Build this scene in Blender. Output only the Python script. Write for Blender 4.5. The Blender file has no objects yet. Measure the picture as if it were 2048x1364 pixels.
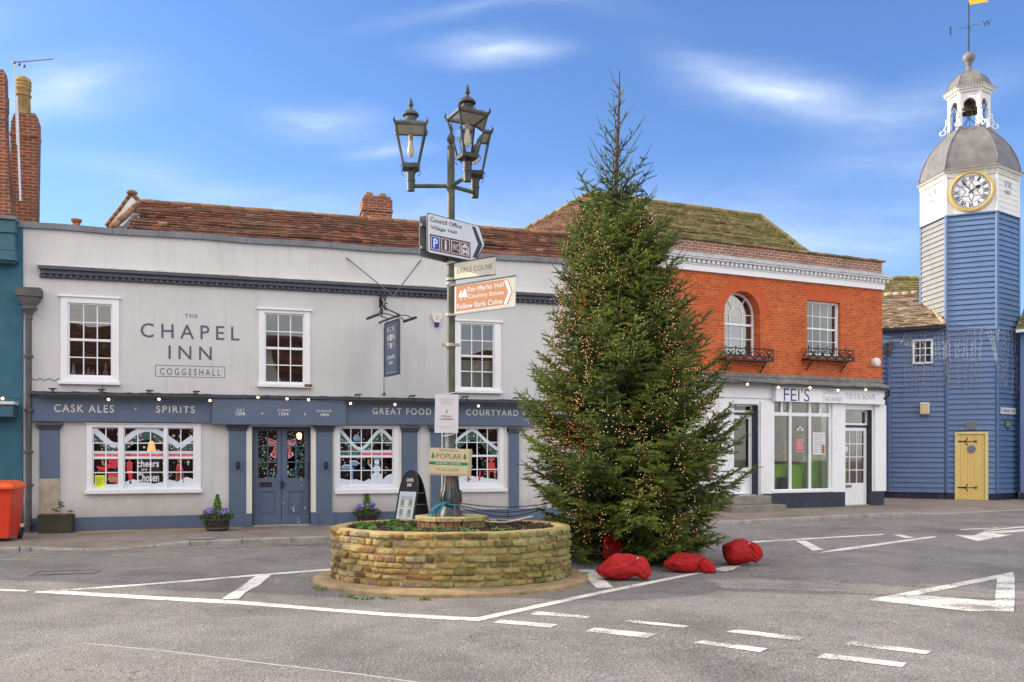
import bpy, bmesh, math, random
import numpy as np
from mathutils import Vector, Matrix, noise as mnoise
R = math.radians
random.seed(7)
scene = bpy.context.scene
C = scene.collection

# ------------------------------------------------------------------ camera
CX, YH, F, EYE = 1024.0, 907.0, 1750.0, 1.65
cd = bpy.data.cameras.new('camera'); cam = bpy.data.objects.new('camera', cd); C.objects.link(cam)
cam.location = (0, 0, EYE); cam.rotation_euler = (R(90), 0, 0)
cd.sensor_width = 36; cd.lens = F / 2048 * 36; cd.shift_y = (YH - 682) / 2048
cd.clip_end = 2000; cd.clip_start = 0.1
scene.camera = cam

# ------------------------------------------------------------------ sky and sun
SUN_EL, SUN_AZ = 20.0, -76.0           # azimuth clockwise from +Y
w = bpy.data.worlds.new('World'); scene.world = w; w.use_nodes = True
nt = w.node_tree; nt.nodes.clear()
def nn(t, **k):
    n = nt.nodes.new(t)
    for a, b in k.items(): setattr(n, a, b)
    return n
def L(a, b): nt.links.new(a, b)
def wmath(op, a, b=None, c=None, clamp=False):
    n = nn('ShaderNodeMath', operation=op, use_clamp=clamp)
    for i, v in enumerate((a, b, c)):
        if v is None: continue
        if isinstance(v, (int, float)): n.inputs[i].default_value = v
        else: L(v, n.inputs[i])
    return n.outputs[0]
out = nn('ShaderNodeOutputWorld'); bg = nn('ShaderNodeBackground'); L(bg.outputs[0], out.inputs[0])
bg.inputs[1].default_value = 0.10
sky = nn('ShaderNodeTexSky', sky_type='NISHITA', sun_disc=False, sun_elevation=R(SUN_EL), sun_rotation=R(SUN_AZ))
sky.air_density = 1.0; sky.dust_density = 0.6; sky.ozone_density = 2.2
tc = nn('ShaderNodeTexCoord'); sep = nn('ShaderNodeSeparateXYZ'); L(tc.outputs['Generated'], sep.inputs[0])
ypos = wmath('MAXIMUM', sep.outputs[1], 0.08)
u = wmath('DIVIDE', sep.outputs[0], ypos); v = wmath('DIVIDE', sep.outputs[2], ypos)
comb = nn('ShaderNodeCombineXYZ'); L(u, comb.inputs[0]); L(v, comb.inputs[1])
nz = nn('ShaderNodeTexNoise'); nz.inputs['Scale'].default_value = 3.0; nz.inputs['Detail'].default_value = 6
mp0 = nn('ShaderNodeMapping'); mp0.inputs['Scale'].default_value = (1, 2.6, 1); L(comb.outputs[0], mp0.inputs[0]); L(mp0.outputs[0], nz.inputs['Vector'])
vm = nn('ShaderNodeVectorMath', operation='SUBTRACT'); L(nz.outputs['Color'], vm.inputs[0]); vm.inputs[1].default_value = (.5, .5, .5)
vs = nn('ShaderNodeVectorMath', operation='SCALE'); L(vm.outputs[0], vs.inputs[0]); vs.inputs['Scale'].default_value = .07
va = nn('ShaderNodeVectorMath', operation='ADD'); L(comb.outputs[0], va.inputs[0]); L(vs.outputs[0], va.inputs[1])
# wisps of cirrus: direction (tan azimuth, tan elevation), size, tilt, opacity
WISP = [(-.50, .425, .17, .060, 4, .55), (-.215, .385, .13, .040, -3, .60), (-.02, .458, .13, .026, 0, .75), (-.05, .50, .2, .02, 8, .2),
        (.31, .415, .20, .050, -8, .62), (.24, .43, .14, .03, -18, .35), (-.145, .345, .09, .026, 6, .45), (-.40, .32, .22, .035, -10, .30),
        (-.30, .27, .30, .05, -6, .22), (.47, .40, .2, .05, 15, .35), (.47, .34, .22, .04, 5, .30), (.53, .28, .25, .06, 10, .3), (.25, .24, .5, .12, 0, .42), (-.1, .25, .6, .10, 0, .25), (.0, .53, .3, .03, -14, .16), (-.62, .50, .2, .04, 10, .22)]
acc = None
for (u0, v0, a, b, rot, op) in WISP:
    m = nn('ShaderNodeMapping', vector_type='TEXTURE')
    m.inputs['Location'].default_value = (u0, v0, 0); m.inputs['Rotation'].default_value = (0, 0, R(rot)); m.inputs['Scale'].default_value = (a, b, 1)
    L(va.outputs[0], m.inputs[0])
    g = nn('ShaderNodeTexGradient', gradient_type='SPHERICAL'); L(m.outputs[0], g.inputs[0])
    t = wmath('MULTIPLY', wmath('POWER', g.outputs['Fac'], 2.0), op * 1.1)
    acc = t if acc is None else wmath('ADD', acc, t)
nz2 = nn('ShaderNodeTexNoise'); nz2.inputs['Scale'].default_value = 7; nz2.inputs['Detail'].default_value = 8; nz2.inputs['Roughness'].default_value = .6
mp1 = nn('ShaderNodeMapping'); mp1.inputs['Scale'].default_value = (.7, 3.2, 1); mp1.inputs['Rotation'].default_value = (0, 0, R(10)); L(va.outputs[0], mp1.inputs[0]); L(mp1.outputs[0], nz2.inputs['Vector'])
fac_f = wmath('MULTIPLY', acc, wmath('MULTIPLY_ADD', wmath('MULTIPLY', wmath('SUBTRACT', nz2.outputs['Fac'], .36), 2.4, clamp=True), 1.15, .36), clamp=True)
front = wmath('GREATER_THAN', sep.outputs[1], .08)
fac_f = wmath('MULTIPLY', fac_f, front)
# broken bright cloud added behind the viewer and overhead, out of view, as fill
nz3 = nn('ShaderNodeTexNoise'); nz3.inputs['Scale'].default_value = 2.2; nz3.inputs['Detail'].default_value = 6
L(tc.outputs['Generated'], nz3.inputs['Vector'])
cl = wmath('MULTIPLY', wmath('SUBTRACT', nz3.outputs['Fac'], .40), 7.0, clamp=True)
back = wmath('MAXIMUM', wmath('MULTIPLY', wmath('SUBTRACT', -0.02, sep.outputs[1]), 3.0, clamp=True), wmath('MULTIPLY', wmath('SUBTRACT', sep.outputs[2], .60), 4.0, clamp=True))
fac_b = wmath('MULTIPLY', cl, back)
mix1 = nn('ShaderNodeMix', data_type='RGBA'); L(fac_f, mix1.inputs[0]); skt = nn('ShaderNodeMix', data_type='RGBA', blend_type='MULTIPLY'); skt.inputs[0].default_value = 1; L(sky.outputs[0], skt.inputs[6]); skt.inputs[7].default_value = (.80, 1.0, 1.38, 1); L(skt.outputs[2], mix1.inputs[6]); mix1.inputs[7].default_value = (5.6, 6.4, 7.6, 1)
mix2 = nn('ShaderNodeMix', data_type='RGBA'); L(fac_b, mix2.inputs[0]); L(mix1.outputs[2], mix2.inputs[6]); mix2.inputs[7].default_value = (13.2, 12.4, 11.6, 1)
L(mix2.outputs[2], bg.inputs[0])

sd = bpy.data.lights.new('sun', 'SUN'); sd.energy = 3.2; sd.angle = R(0.6); sd.color = (1, .86, .66)
sun = bpy.data.objects.new('sun', sd); C.objects.link(sun)
sdir = Vector((math.sin(R(SUN_AZ)) * math.cos(R(SUN_EL)), math.cos(R(SUN_AZ)) * math.cos(R(SUN_EL)), math.sin(R(SUN_EL))))
sun.rotation_euler = (-sdir).to_track_quat('-Z', 'Y').to_euler()
sun.location = sdir * 60
scene.view_settings.view_transform = 'Standard'; scene.view_settings.look = 'None'
scene.view_settings.gamma = 1; scene.view_settings.use_curve_mapping = False
scene.view_settings.exposure = 0.85

# ------------------------------------------------------------------ materials
def nodes(name):
    m = bpy.data.materials.new(name); m.use_nodes = True
    t = m.node_tree; b = t.nodes['Principled BSDF']
    return m, t, b
def c4(c): return (c[0], c[1], c[2], 1)
def add_bump(t, b, height, strength=.3, dist=.01):
    bp = t.nodes.new('ShaderNodeBump'); bp.inputs['Strength'].default_value = strength; bp.inputs['Distance'].default_value = dist
    t.links.new(height, bp.inputs['Height']); t.links.new(bp.outputs[0], b.inputs['Normal'])
    return bp
def tnoise(t, scale, detail=4, vec=None, rough=.55):
    n = t.nodes.new('ShaderNodeTexNoise'); n.inputs['Scale'].default_value = scale; n.inputs['Detail'].default_value = detail; n.inputs['Roughness'].default_value = rough
    if vec is None:
        q = t.nodes.new('ShaderNodeTexCoord'); vec = q.outputs['Object']
    t.links.new(vec, n.inputs['Vector']); return n
def ramp(t, fac, stops):
    r = t.nodes.new('ShaderNodeValToRGB'); e = r.color_ramp.elements
    while len(e) > 1: e.remove(e[-1])
    e[0].position = stops[0][0]; e[0].color = c4(stops[0][1])
    for p, c in stops[1:]:
        q = e.new(p); q.color = c4(c)
    t.links.new(fac, r.inputs[0]); return r
def mixc(t, fac, a, b, blend='MIX'):
    m = t.nodes.new('ShaderNodeMix'); m.data_type = 'RGBA'; m.blend_type = blend
    for i, x in ((0, fac), (6, a), (7, b)):
        if isinstance(x, (int, float)): m.inputs[i].default_value = x
        elif isinstance(x, tuple): m.inputs[i].default_value = c4(x)
        else: t.links.new(x, m.inputs[i])
    return m.outputs[2]
def mth(t, op, a, b=None, clamp=False):
    n = t.nodes.new('ShaderNodeMath'); n.operation = op; n.use_clamp = clamp
    for i, x in enumerate((a, b)):
        if x is None: continue
        if isinstance(x, (int, float)): n.inputs[i].default_value = x
        else: t.links.new(x, n.inputs[i])
    return n.outputs[0]
def mapped(t, scale, rot=(0, 0, 0), loc=(0, 0, 0)):
    q = t.nodes.new('ShaderNodeTexCoord'); m = t.nodes.new('ShaderNodeMapping')
    m.inputs['Scale'].default_value = scale; m.inputs['Rotation'].default_value = rot; m.inputs['Location'].default_value = loc
    t.links.new(q.outputs['Object'], m.inputs[0]); return m.outputs[0]

def plain(name, col, rough=.6, var=.12, scale=6, bump=.15, bscale=60, metal=0, spec=.5, dirt=None, dirt_amt=0, stretch=None, dirt_scale=1.5, bdist=.004):
    """painted or bare surface with slight mottling, optional patches of dirt, fine bump"""
    m, t, b = nodes(name)
    vec = mapped(t, stretch) if stretch else None
    n = tnoise(t, scale, 5, vec)
    dk = tuple(x * (1 - var) for x in col); lt = tuple(min(1, x * (1 + var)) for x in col)
    r = ramp(t, n.outputs['Fac'], [(.3, dk), (.7, lt)])
    o = r.outputs[0]
    if dirt:
        n2 = tnoise(t, dirt_scale, 8, mapped(t, (1, 1, .45)), .65)
        f = mth(t, 'MULTIPLY', mth(t, 'SUBTRACT', n2.outputs['Fac'], .5), 5, True)
        o = mixc(t, mth(t, 'MULTIPLY', f, dirt_amt), o, dirt)
    t.links.new(o, b.inputs['Base Color'])
    b.inputs['Roughness'].default_value = rough; b.inputs['Metallic'].default_value = metal; b.inputs['Specular IOR Level'].default_value = spec
    if bump:
        n3 = tnoise(t, bscale, 3); add_bump(t, b, n3.outputs['Fac'], bump, bdist)
    return m
def emit(name, col, s, base=None):
    m, t, b = nodes(name); b.inputs['Base Color'].default_value = c4(base or col)
    b.inputs['Emission Color'].default_value = c4(col); b.inputs['Emission Strength'].default_value = s
    return m
def tinted(name, stops, rough=.7, scale=25, amt=.25, bump=.3, spec=.4, moss=None, moss_amt=0, moss_scale=1.2, attr='tint'):
    """colour of each piece from its own tint value, with grain over it"""
    m, t, b = nodes(name)
    a = t.nodes.new('ShaderNodeAttribute'); a.attribute_name = attr; a.attribute_type = 'GEOMETRY'
    r = ramp(t, a.outputs['Fac'], stops)
    n = tnoise(t, scale, 6)
    g = ramp(t, n.outputs['Fac'], [(.3, (1 - amt,) * 3), (.7, (1 + amt,) * 3)])
    o = mixc(t, 1.0, r.outputs[0], g.outputs[0], 'MULTIPLY')
    if moss:
        n2 = tnoise(t, moss_scale, 8, None, .7)
        f = mth(t, 'MULTIPLY', mth(t, 'SUBTRACT', n2.outputs['Fac'], .47 if moss_amt < .9 else .40), 6, True)
        n4 = tnoise(t, 22, 4); f = mth(t, 'MULTIPLY', f, mth(t, 'MULTIPLY', mth(t, 'SUBTRACT', n4.outputs['Fac'], .3), 3, True))
        o = mixc(t, mth(t, 'MULTIPLY', f, moss_amt), o, moss)
    t.links.new(o, b.inputs['Base Color'])
    b.inputs['Roughness'].default_value = rough; b.inputs['Specular IOR Level'].default_value = spec
    if bump: add_bump(t, b, n.outputs['Fac'], bump, .01)
    return m
def brick(name, c1, c2, mortar, bw=.225, bh=.075, msize=.009, bump=.6, grime=None, grime_amt=0, var=.5, side=False):
    """brickwork in the building's own x-z (side: y-z) coordinates"""
    m, t, b = nodes(name)
    q = t.nodes.new('ShaderNodeTexCoord'); s = t.nodes.new('ShaderNodeSeparateXYZ'); cb = t.nodes.new('ShaderNodeCombineXYZ')
    t.links.new(q.outputs['Object'], s.inputs[0])
    g = t.nodes.new('ShaderNodeNewGeometry')
    t.links.new(mth(t, 'ADD', s.outputs[0], s.outputs[1]), cb.inputs[0]); t.links.new(s.outputs[2], cb.inputs[1])
    wob = tnoise(t, 3, 3); wv = t.nodes.new('ShaderNodeVectorMath'); wv.operation = 'SCALE'; t.links.new(wob.outputs['Color'], wv.inputs[0]); wv.inputs['Scale'].default_value = .02
    wa = t.nodes.new('ShaderNodeVectorMath'); wa.operation = 'ADD'; t.links.new(cb.outputs[0], wa.inputs[0]); t.links.new(wv.outputs[0], wa.inputs[1])
    k = t.nodes.new('ShaderNodeTexBrick'); t.links.new(wa.outputs[0], k.inputs['Vector'])
    k.inputs['Scale'].default_value = 1; k.inputs['Brick Width'].default_value = bw; k.inputs['Row Height'].default_value = bh
    k.inputs['Mortar Size'].default_value = msize; k.inputs['Mortar Smooth'].default_value = .2; k.inputs['Bias'].default_value = 0
    k.inputs['Color1'].default_value = c4(c1); k.inputs['Color2'].default_value = c4(c2); k.inputs['Mortar'].default_value = c4(mortar)
    n = tnoise(t, 9, 6); gr = ramp(t, n.outputs['Fac'], [(.25, (1 - var * .5,) * 3), (.75, (1 + var * .4,) * 3)])
    o = mixc(t, 1.0, k.outputs['Color'], gr.outputs[0], 'MULTIPLY')
    if grime:
        n2 = tnoise(t, 1.6, 8, None, .7); f = mth(t, 'MULTIPLY', mth(t, 'SUBTRACT', n2.outputs['Fac'], .47), 6, True)
        o = mixc(t, mth(t, 'MULTIPLY', f, grime_amt), o, grime)
    t.links.new(o, b.inputs['Base Color']); b.inputs['Roughness'].default_value = .85; b.inputs['Specular IOR Level'].default_value = .25
    h = mth(t, 'SUBTRACT', 1.0, k.outputs['Fac']); h2 = mth(t, 'ADD', h, mth(t, 'MULTIPLY', n.outputs['Fac'], .3))
    add_bump(t, b, h2, bump, .008)
    return m
def glass(name, refl=.12, tint=(.75, .8, .8), wavy=.02):
    m, t, b = nodes(name); t.nodes.remove(b)
    o = t.nodes['Material Output']
    tr = t.nodes.new('ShaderNodeBsdfTransparent'); tr.inputs[0].default_value = c4(tint)
    gl = t.nodes.new('ShaderNodeBsdfGlossy'); gl.inputs['Roughness'].default_value = .02; gl.inputs[0].default_value = (1, 1, 1, 1)
    n = tnoise(t, 1.6, 0); bp = t.nodes.new('ShaderNodeBump'); bp.inputs['Strength'].default_value = .25; bp.inputs['Distance'].default_value = wavy
    t.links.new(n.outputs['Fac'], bp.inputs['Height']); t.links.new(bp.outputs[0], gl.inputs['Normal'])
    fr = t.nodes.new('ShaderNodeFresnel'); fr.inputs['IOR'].default_value = 1.36
    f = mth(t, 'ADD', fr.outputs[0], refl, True)
    mx = t.nodes.new('ShaderNodeMixShader'); t.links.new(f, mx.inputs[0]); t.links.new(tr.outputs[0], mx.inputs[1]); t.links.new(gl.outputs[0], mx.inputs[2])
    t.links.new(mx.outputs[0], o.inputs[0])
    return m

def asphalt(name, base, speck=.5, light=1.0, patchy=.25, cracks=True):
    m, t, b = nodes(name)
    fine = tnoise(t, 62, 4, None, .8); mid = tnoise(t, 28, 4, None, .65); big = tnoise(t, .45, 6, None, .6); mids = tnoise(t, 2.2, 6, None, .6)
    vo = t.nodes.new('ShaderNodeTexVoronoi'); vo.inputs['Scale'].default_value = 46
    q = t.nodes.new('ShaderNodeTexCoord'); t.links.new(q.outputs['Object'], vo.inputs['Vector'])
    a = ramp(t, fine.outputs['Fac'], [(.30, tuple(x * (1 - speck) for x in base)), (.5, base), (.72, tuple(min(1, x * (1 + speck * 1.5)) for x in base))])
    pb = ramp(t, big.outputs['Fac'], [(.33, (1 - patchy,) * 3), (.5, (1, 1, 1)), (.66, (1 + patchy * .5,) * 3)])
    o = mixc(t, 1.0, a.outputs[0], pb.outputs[0], 'MULTIPLY')
    pm = ramp(t, mids.outputs['Fac'], [(.3, (.80, .81, .84)), (.7, (1.13, 1.09, 1.05))])
    o = mixc(t, 1.0, o, pm.outputs[0], 'MULTIPLY')
    st = ramp(t, vo.outputs['Color'], [(0, (.55, .55, .57)), (.35, (.9, .89, .88)), (.8, (1.08, 1.06, 1.03)), (.93, (1.6, 1.56, 1.5)), (1, (2.1, 2.05, 1.95))])
    o = mixc(t, .8, o, st.outputs[0], 'MULTIPLY')
    # crazed dark cracks in places
    cr = t.nodes.new('ShaderNodeTexVoronoi'); cr.feature = 'DISTANCE_TO_EDGE'; cr.inputs['Scale'].default_value = 4.5
    wob = tnoise(t, 3.0, 6); wv = t.nodes.new('ShaderNodeVectorMath'); wv.operation = 'SCALE'; t.links.new(wob.outputs['Color'], wv.inputs[0]); wv.inputs['Scale'].default_value = .5
    wa = t.nodes.new('ShaderNodeVectorMath'); wa.operation = 'ADD'; t.links.new(q.outputs['Object'], wa.inputs[0]); t.links.new(wv.outputs[0], wa.inputs[1]); t.links.new(wa.outputs[0], cr.inputs['Vector'])
    line = mth(t, 'LESS_THAN', cr.outputs['Distance'], .022)
    reg = tnoise(t, .33, 3, mapped(t, (1, 1, 1), (0, 0, 0), (3.1, 5.2, 0)))
    rg = mth(t, 'MULTIPLY', mth(t, 'SUBTRACT', reg.outputs['Fac'], .50), 10 if cracks else 0, True)
    ms = mth(t, 'MULTIPLY', mth(t, 'SUBTRACT', mid.outputs['Fac'], .42), 8, True)
    cf = mth(t, 'MULTIPLY', mth(t, 'MULTIPLY', line, rg), ms)
    o = mixc(t, mth(t, 'MULTIPLY', cf, .8), o, (.035, .032, .03))
    t.links.new(o, b.inputs['Base Color']); b.inputs['Roughness'].default_value = .85; b.inputs['Specular IOR Level'].default_value = .3
    hh = mth(t, 'ADD', mth(t, 'MULTIPLY', fine.outputs['Fac'], .6), mth(t, 'MULTIPLY', vo.outputs['Distance'], .8))
    add_bump(t, b, hh, 1.0, .014)
    return m
def streaked(name, col, dirt, foot):
    """painted render with rain streaks, patches and a splash-dirtied foot"""
    m, t, b = nodes(name)
    n = tnoise(t, 1.2, 6); o = ramp(t, n.outputs['Fac'], [(.3, tuple(x * .955 for x in col)), (.7, tuple(x * 1.03 for x in col))]).outputs[0]
    s = tnoise(t, 1.0, 7, mapped(t, (5.5, 1, .38)), .7); f = mth(t, 'MULTIPLY', mth(t, 'SUBTRACT', s.outputs['Fac'], .52), 4.5, True)
    o = mixc(t, mth(t, 'MULTIPLY', f, .5), o, dirt)
    p = tnoise(t, .55, 4, mapped(t, (1, 1, 1.4), (0, 0, 0), (4, 0, 2))); f2 = mth(t, 'MULTIPLY', mth(t, 'SUBTRACT', p.outputs['Fac'], .55), 9, True); o = mixc(t, mth(t, 'MULTIPLY', f2, .20), o, dirt)
    q = t.nodes.new('ShaderNodeTexCoord'); sp = t.nodes.new('ShaderNodeSeparateXYZ'); t.links.new(q.outputs['Object'], sp.inputs[0])
    s2 = tnoise(t, 5, 6, None, .7); h = mth(t, 'MULTIPLY', mth(t, 'SUBTRACT', mth(t, 'ADD', .48, mth(t, 'MULTIPLY', s2.outputs['Fac'], .5)), sp.outputs[2]), 2.2, True); o = mixc(t, mth(t, 'MULTIPLY', h, .75), o, foot)
    t.links.new(o, b.inputs['Base Color']); b.inputs['Roughness'].default_value = .85; b.inputs['Specular IOR Level'].default_value = .3
    g = tnoise(t, 16, 5); g2 = tnoise(t, 2.0, 2); add_bump(t, b, mth(t, 'ADD', g.outputs['Fac'], mth(t, 'MULTIPLY', g2.outputs['Fac'], 2.0)), .35, .014)
    return m
def roadpaint(name, col, wear=.5):
    m, t, b = nodes(name)
    n = tnoise(t, 55, 5, None, .75); n2 = tnoise(t, 2.5, 4)
    s = mth(t, 'ADD', n.outputs['Fac'], mth(t, 'MULTIPLY', n2.outputs['Fac'], .55))
    f = mth(t, 'MULTIPLY', mth(t, 'SUBTRACT', s, .56 + wear * .22), 12, True)
    g = ramp(t, tnoise(t, 8, 4).outputs['Fac'], [(.3, tuple(x * .82 for x in col)), (.7, col)])
    o = mixc(t, f, (.17, .16, .155), g.outputs[0])
    t.links.new(o, b.inputs['Base Color']); b.inputs['Roughness'].default_value = .75
    add_bump(t, b, n.outputs['Fac'], .5, .004)
    return m

# ------------------------------------------------------------------ mesh builder
class MB:
    def __init__(s): s.v = []; s.f = []; s.m = []; s.t = []; s.k = []
    def mark(s): s.k.append((len(s.v), len(s.f))); return s
    def parts(s, name, mats, parent=None, **kw):
        """one object for each marked stretch"""
        ks = s.k + [(len(s.v), len(s.f))]; out = []
        for (v0, f0), (v1, f1) in zip(ks, ks[1:]):
            if f1 == f0: continue
            q = MB(); q.v = s.v[v0:v1]; q.f = [tuple(i - v0 for i in f) for f in s.f[f0:f1]]; q.m = s.m[f0:f1]; q.t = s.t[f0:f1]; out.append(q.build(name, mats, parent, **kw))
        return out
    def add(s, vs, fs, mi=0, tint=.5):
        o = len(s.v); s.v += [tuple(p) for p in vs]; s.f += [tuple(i + o for i in f) for f in fs]
        s.m += [mi] * len(fs); s.t += [tint] * len(fs); return s
    def box(s, x0, x1, y0, y1, z0, z1, mi=0, tint=.5):
        return s.ext([(x0, z0), (x1, z0), (x1, z1), (x0, z1)], y0, y1, mi, tint)
    def ext(s, pts, y0, y1, mi=0, tint=.5):
        if y0 > y1: y0, y1 = y1, y0
        n = len(pts)
        if sum(pts[i][0] * pts[(i + 1) % n][1] - pts[(i + 1) % n][0] * pts[i][1] for i in range(n)) < 0: pts = pts[::-1]
        vs = [(p[0], y0, p[1]) for p in pts] + [(p[0], y1, p[1]) for p in pts]
        fs = [tuple(range(n)), tuple(range(2 * n - 1, n - 1, -1))] + [(i + n, (i + 1) % n + n, (i + 1) % n, i) for i in range(n)]
        return s.add(vs, fs, mi, tint)
    def extz(s, pts, z0, z1, mi=0, tint=.5):
        n = len(pts)
        if sum(pts[i][0] * pts[(i + 1) % n][1] - pts[(i + 1) % n][0] * pts[i][1] for i in range(n)) < 0: pts = pts[::-1]
        vs = [(p[0], p[1], z0) for p in pts] + [(p[0], p[1], z1) for p in pts]
        fs = [tuple(range(n - 1, -1, -1)), tuple(range(n, 2 * n))] + [(i, (i + 1) % n, (i + 1) % n + n, i + n) for i in range(n)]
        return s.add(vs, fs, mi, tint)
    def ring(s, rings, mi=0, tint=.5, cap=True, close=True):
        n = len(rings[0]); vs = [p for r in rings for p in r]; fs = []
        for k in range(len(rings) - 1):
            for i in range(n if close else n - 1):
                j = (i + 1) % n; fs.append((k * n + i, k * n + j, (k + 1) * n + j, (k + 1) * n + i))
        if cap: fs.append(tuple(range(n - 1, -1, -1))); fs.append(tuple(range((len(rings) - 1) * n, len(rings) * n)))
        return s.add(vs, fs, mi, tint)
    def tube(s, p0, p1, r0, r1=None, n=8, mi=0, tint=.5):
        return s.path([p0, p1], [r0, r0 if r1 is None else r1], n, mi, tint)
    def path(s, pts, r, n=6, mi=0, tint=.5):
        P = [Vector(p) for p in pts]
        if isinstance(r, (int, float)): r = [r] * len(P)
        rings = []; up = None
        for i, p in enumerate(P):
            d = (P[min(i + 1, len(P) - 1)] - P[max(i - 1, 0)])
            if d.length < 1e-9: d = Vector((0, 0, 1))
            d.normalize()
            if up is None:
                up = Vector((0, 0, 1)) if abs(d.z) < .9 else Vector((1, 0, 0))
            a = d.cross(up)
            if a.length < 1e-6: a = d.cross(Vector((0, 1, 0)))
            a.normalize(); bb = a.cross(d).normalized(); up = bb
            rings.append([tuple(p + (a * math.cos(q) + bb * math.sin(q)) * r[i]) for q in [2 * math.pi * k / n for k in range(n)]])
        return s.ring(rings, mi, tint)
    def lathe(s, prof, c=(0, 0), n=16, mi=0, tint=.5, rot=0, sx=1, sy=1, z=0):
        rings = [[(c[0] + sx * r * math.cos(rot + 2 * math.pi * k / n), c[1] + sy * r * math.sin(rot + 2 * math.pi * k / n), z + h) for k in range(n)] for r, h in prof]
        return s.ring(rings, mi, tint)
    def ball(s, c, r, n=10, m=7, mi=0, tint=.5, sc=(1, 1, 1)):
        rings = []
        for i in range(m + 1):
            a = -math.pi / 2 + math.pi * (i + .02) / (m + .04)
            rings.append([(c[0] + sc[0] * r * math.cos(a) * math.cos(2 * math.pi * k / n), c[1] + sc[1] * r * math.cos(a) * math.sin(2 * math.pi * k / n), c[2] + sc[2] * r * math.sin(a)) for k in range(n)])
        return s.ring(rings, mi, tint)
    def text(s, string, x0, x1, z0, z1, y, mi=0, thick=.002, bold=0, M=None, keep=False, sp=1.0):
        vs, fs = text_mesh(string, bold, sp)
        xs = [p[0] for p in vs]; zs = [p[1] for p in vs]
        ax, bx, az, bz = min(xs), max(xs), min(zs), max(zs)
        kx = (x1 - x0) / (bx - ax); kz = (z1 - z0) / (bz - az)
        if keep: kx = kz; x0 = (x0 + x1) / 2 - kx * (bx - ax) / 2
        V = [(x0 + (p[0] - ax) * kx, y - thick * (1 if p[2] > 0 else 0), z0 + (p[1] - az) * kz) for p in vs]
        if M is not None: V = [tuple(M @ Vector(p)) for p in V]
        return s.add(V, fs, mi)
    def xf(s, M, start=0):
        s.v[start:] = [tuple(M @ Vector(p)) for p in s.v[start:]]; return s
    def build(s, name, mats, parent=None, smooth=False, bevel=0, seg=2, auto=None):
        me = bpy.data.meshes.new(name); me.from_pydata(s.v, [], s.f)
        if not isinstance(mats, (list, tuple)): mats = [mats]
        for m in mats: me.materials.append(m)
        me.polygons.foreach_set('material_index', s.m)
        a = me.attributes.new('tint', 'FLOAT', 'FACE'); a.data.foreach_set('value', s.t)
        if smooth: me.polygons.foreach_set('use_smooth', [True] * len(s.f))
        me.update()
        o = bpy.data.objects.new(name, me); C.objects.link(o)
        if parent: o.parent = parent
        if bevel:
            b = o.modifiers.new('bevel', 'BEVEL'); b.width = bevel; b.segments = seg; b.limit_method = 'ANGLE'; b.angle_limit = R(40)
        if smooth and auto:
            bm = bmesh.new(); bm.from_mesh(me)
            for e in bm.edges:
                if len(e.link_faces) == 2 and e.calc_face_angle(0) > R(auto): e.smooth = False
            bm.to_mesh(me); bm.free()
        return o
_tc = {}
def text_mesh(string, bold=0, sp=1.0):
    k = (string, bold, sp)
    if k not in _tc:
        cu = bpy.data.curves.new('lettering', 'FONT'); cu.body = string; cu.size = 1; cu.extrude = .01; cu.offset = bold; cu.resolution_u = 3; cu.space_character = sp
        o = bpy.data.objects.new('lettering', cu); C.objects.link(o)
        dg = bpy.context.evaluated_depsgraph_get(); me = bpy.data.meshes.new_from_object(o.evaluated_get(dg))
        _tc[k] = ([tuple(p.co) for p in me.vertices], [tuple(p.vertices) for p in me.polygons])
        bpy.data.objects.remove(o); bpy.data.curves.remove(cu); bpy.data.meshes.remove(me)
    return _tc[k]

def tag(o, label=None, cat=None, group=None, kind=None):
    if label: o['label'] = label
    if cat: o['category'] = cat
    if group: o['group'] = group
    if kind: o['kind'] = kind
    return o
def thing(name, label, cat, loc=(0, 0, 0), rz=0, group=None):
    o = bpy.data.objects.new(name, None); C.objects.link(o); o.location = loc; o.rotation_euler = (0, 0, rz); o.empty_display_size = .3
    return tag(o, label, cat, group)
def struct(mb, name, mats, **k):
    o = mb.build(name, mats, **k); o['kind'] = 'structure'; return o

# ------------------------------------------------------------------ places: pixel of the photograph -> point of a real plane
def G(px, py, z=0):
    d = (EYE - z) * F / (py - YH); return ((px - CX) / F * d, d)
class Plane:
    def __init__(s, A, B):
        s.A = A; dx, dy = B[0] - A[0], B[1] - A[1]; l = math.hypot(dx, dy); s.u = (dx / l, dy / l); s.n = (-s.u[1], s.u[0]); s.rz = math.atan2(dy, dx)
    def hit(s, px, py=YH, off=0):
        r = ((px - CX) / F, 1.0); ox, oy = s.A[0] + s.n[0] * off, s.A[1] + s.n[1] * off
        d = (ox * s.n[0] + oy * s.n[1]) / (r[0] * s.n[0] + r[1] * s.n[1])
        x, y = r[0] * d, d
        return ((x - s.A[0]) * s.u[0] + (y - s.A[1]) * s.u[1], EYE + (YH - py) / F * d)
    def s(s_, px, off=0): return s_.hit(px, YH, off)[0]
    def z(s_, px, py, off=0): return s_.hit(px, py, off)[1]
    def rect(s_, px0, px1, py0, py1, off=0):
        m = (px0 + px1) / 2
        return s_.s(px0, off), s_.s(px1, off), s_.z(m, py1, off), s_.z(m, py0, off)
    def loc(s_, z=0): return (s_.A[0], s_.A[1], z)
    def world(s_, s, off, z): return (s_.A[0] + s_.u[0] * s + s_.n[0] * off, s_.A[1] + s_.u[1] * s + s_.n[1] * off, z)

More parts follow.
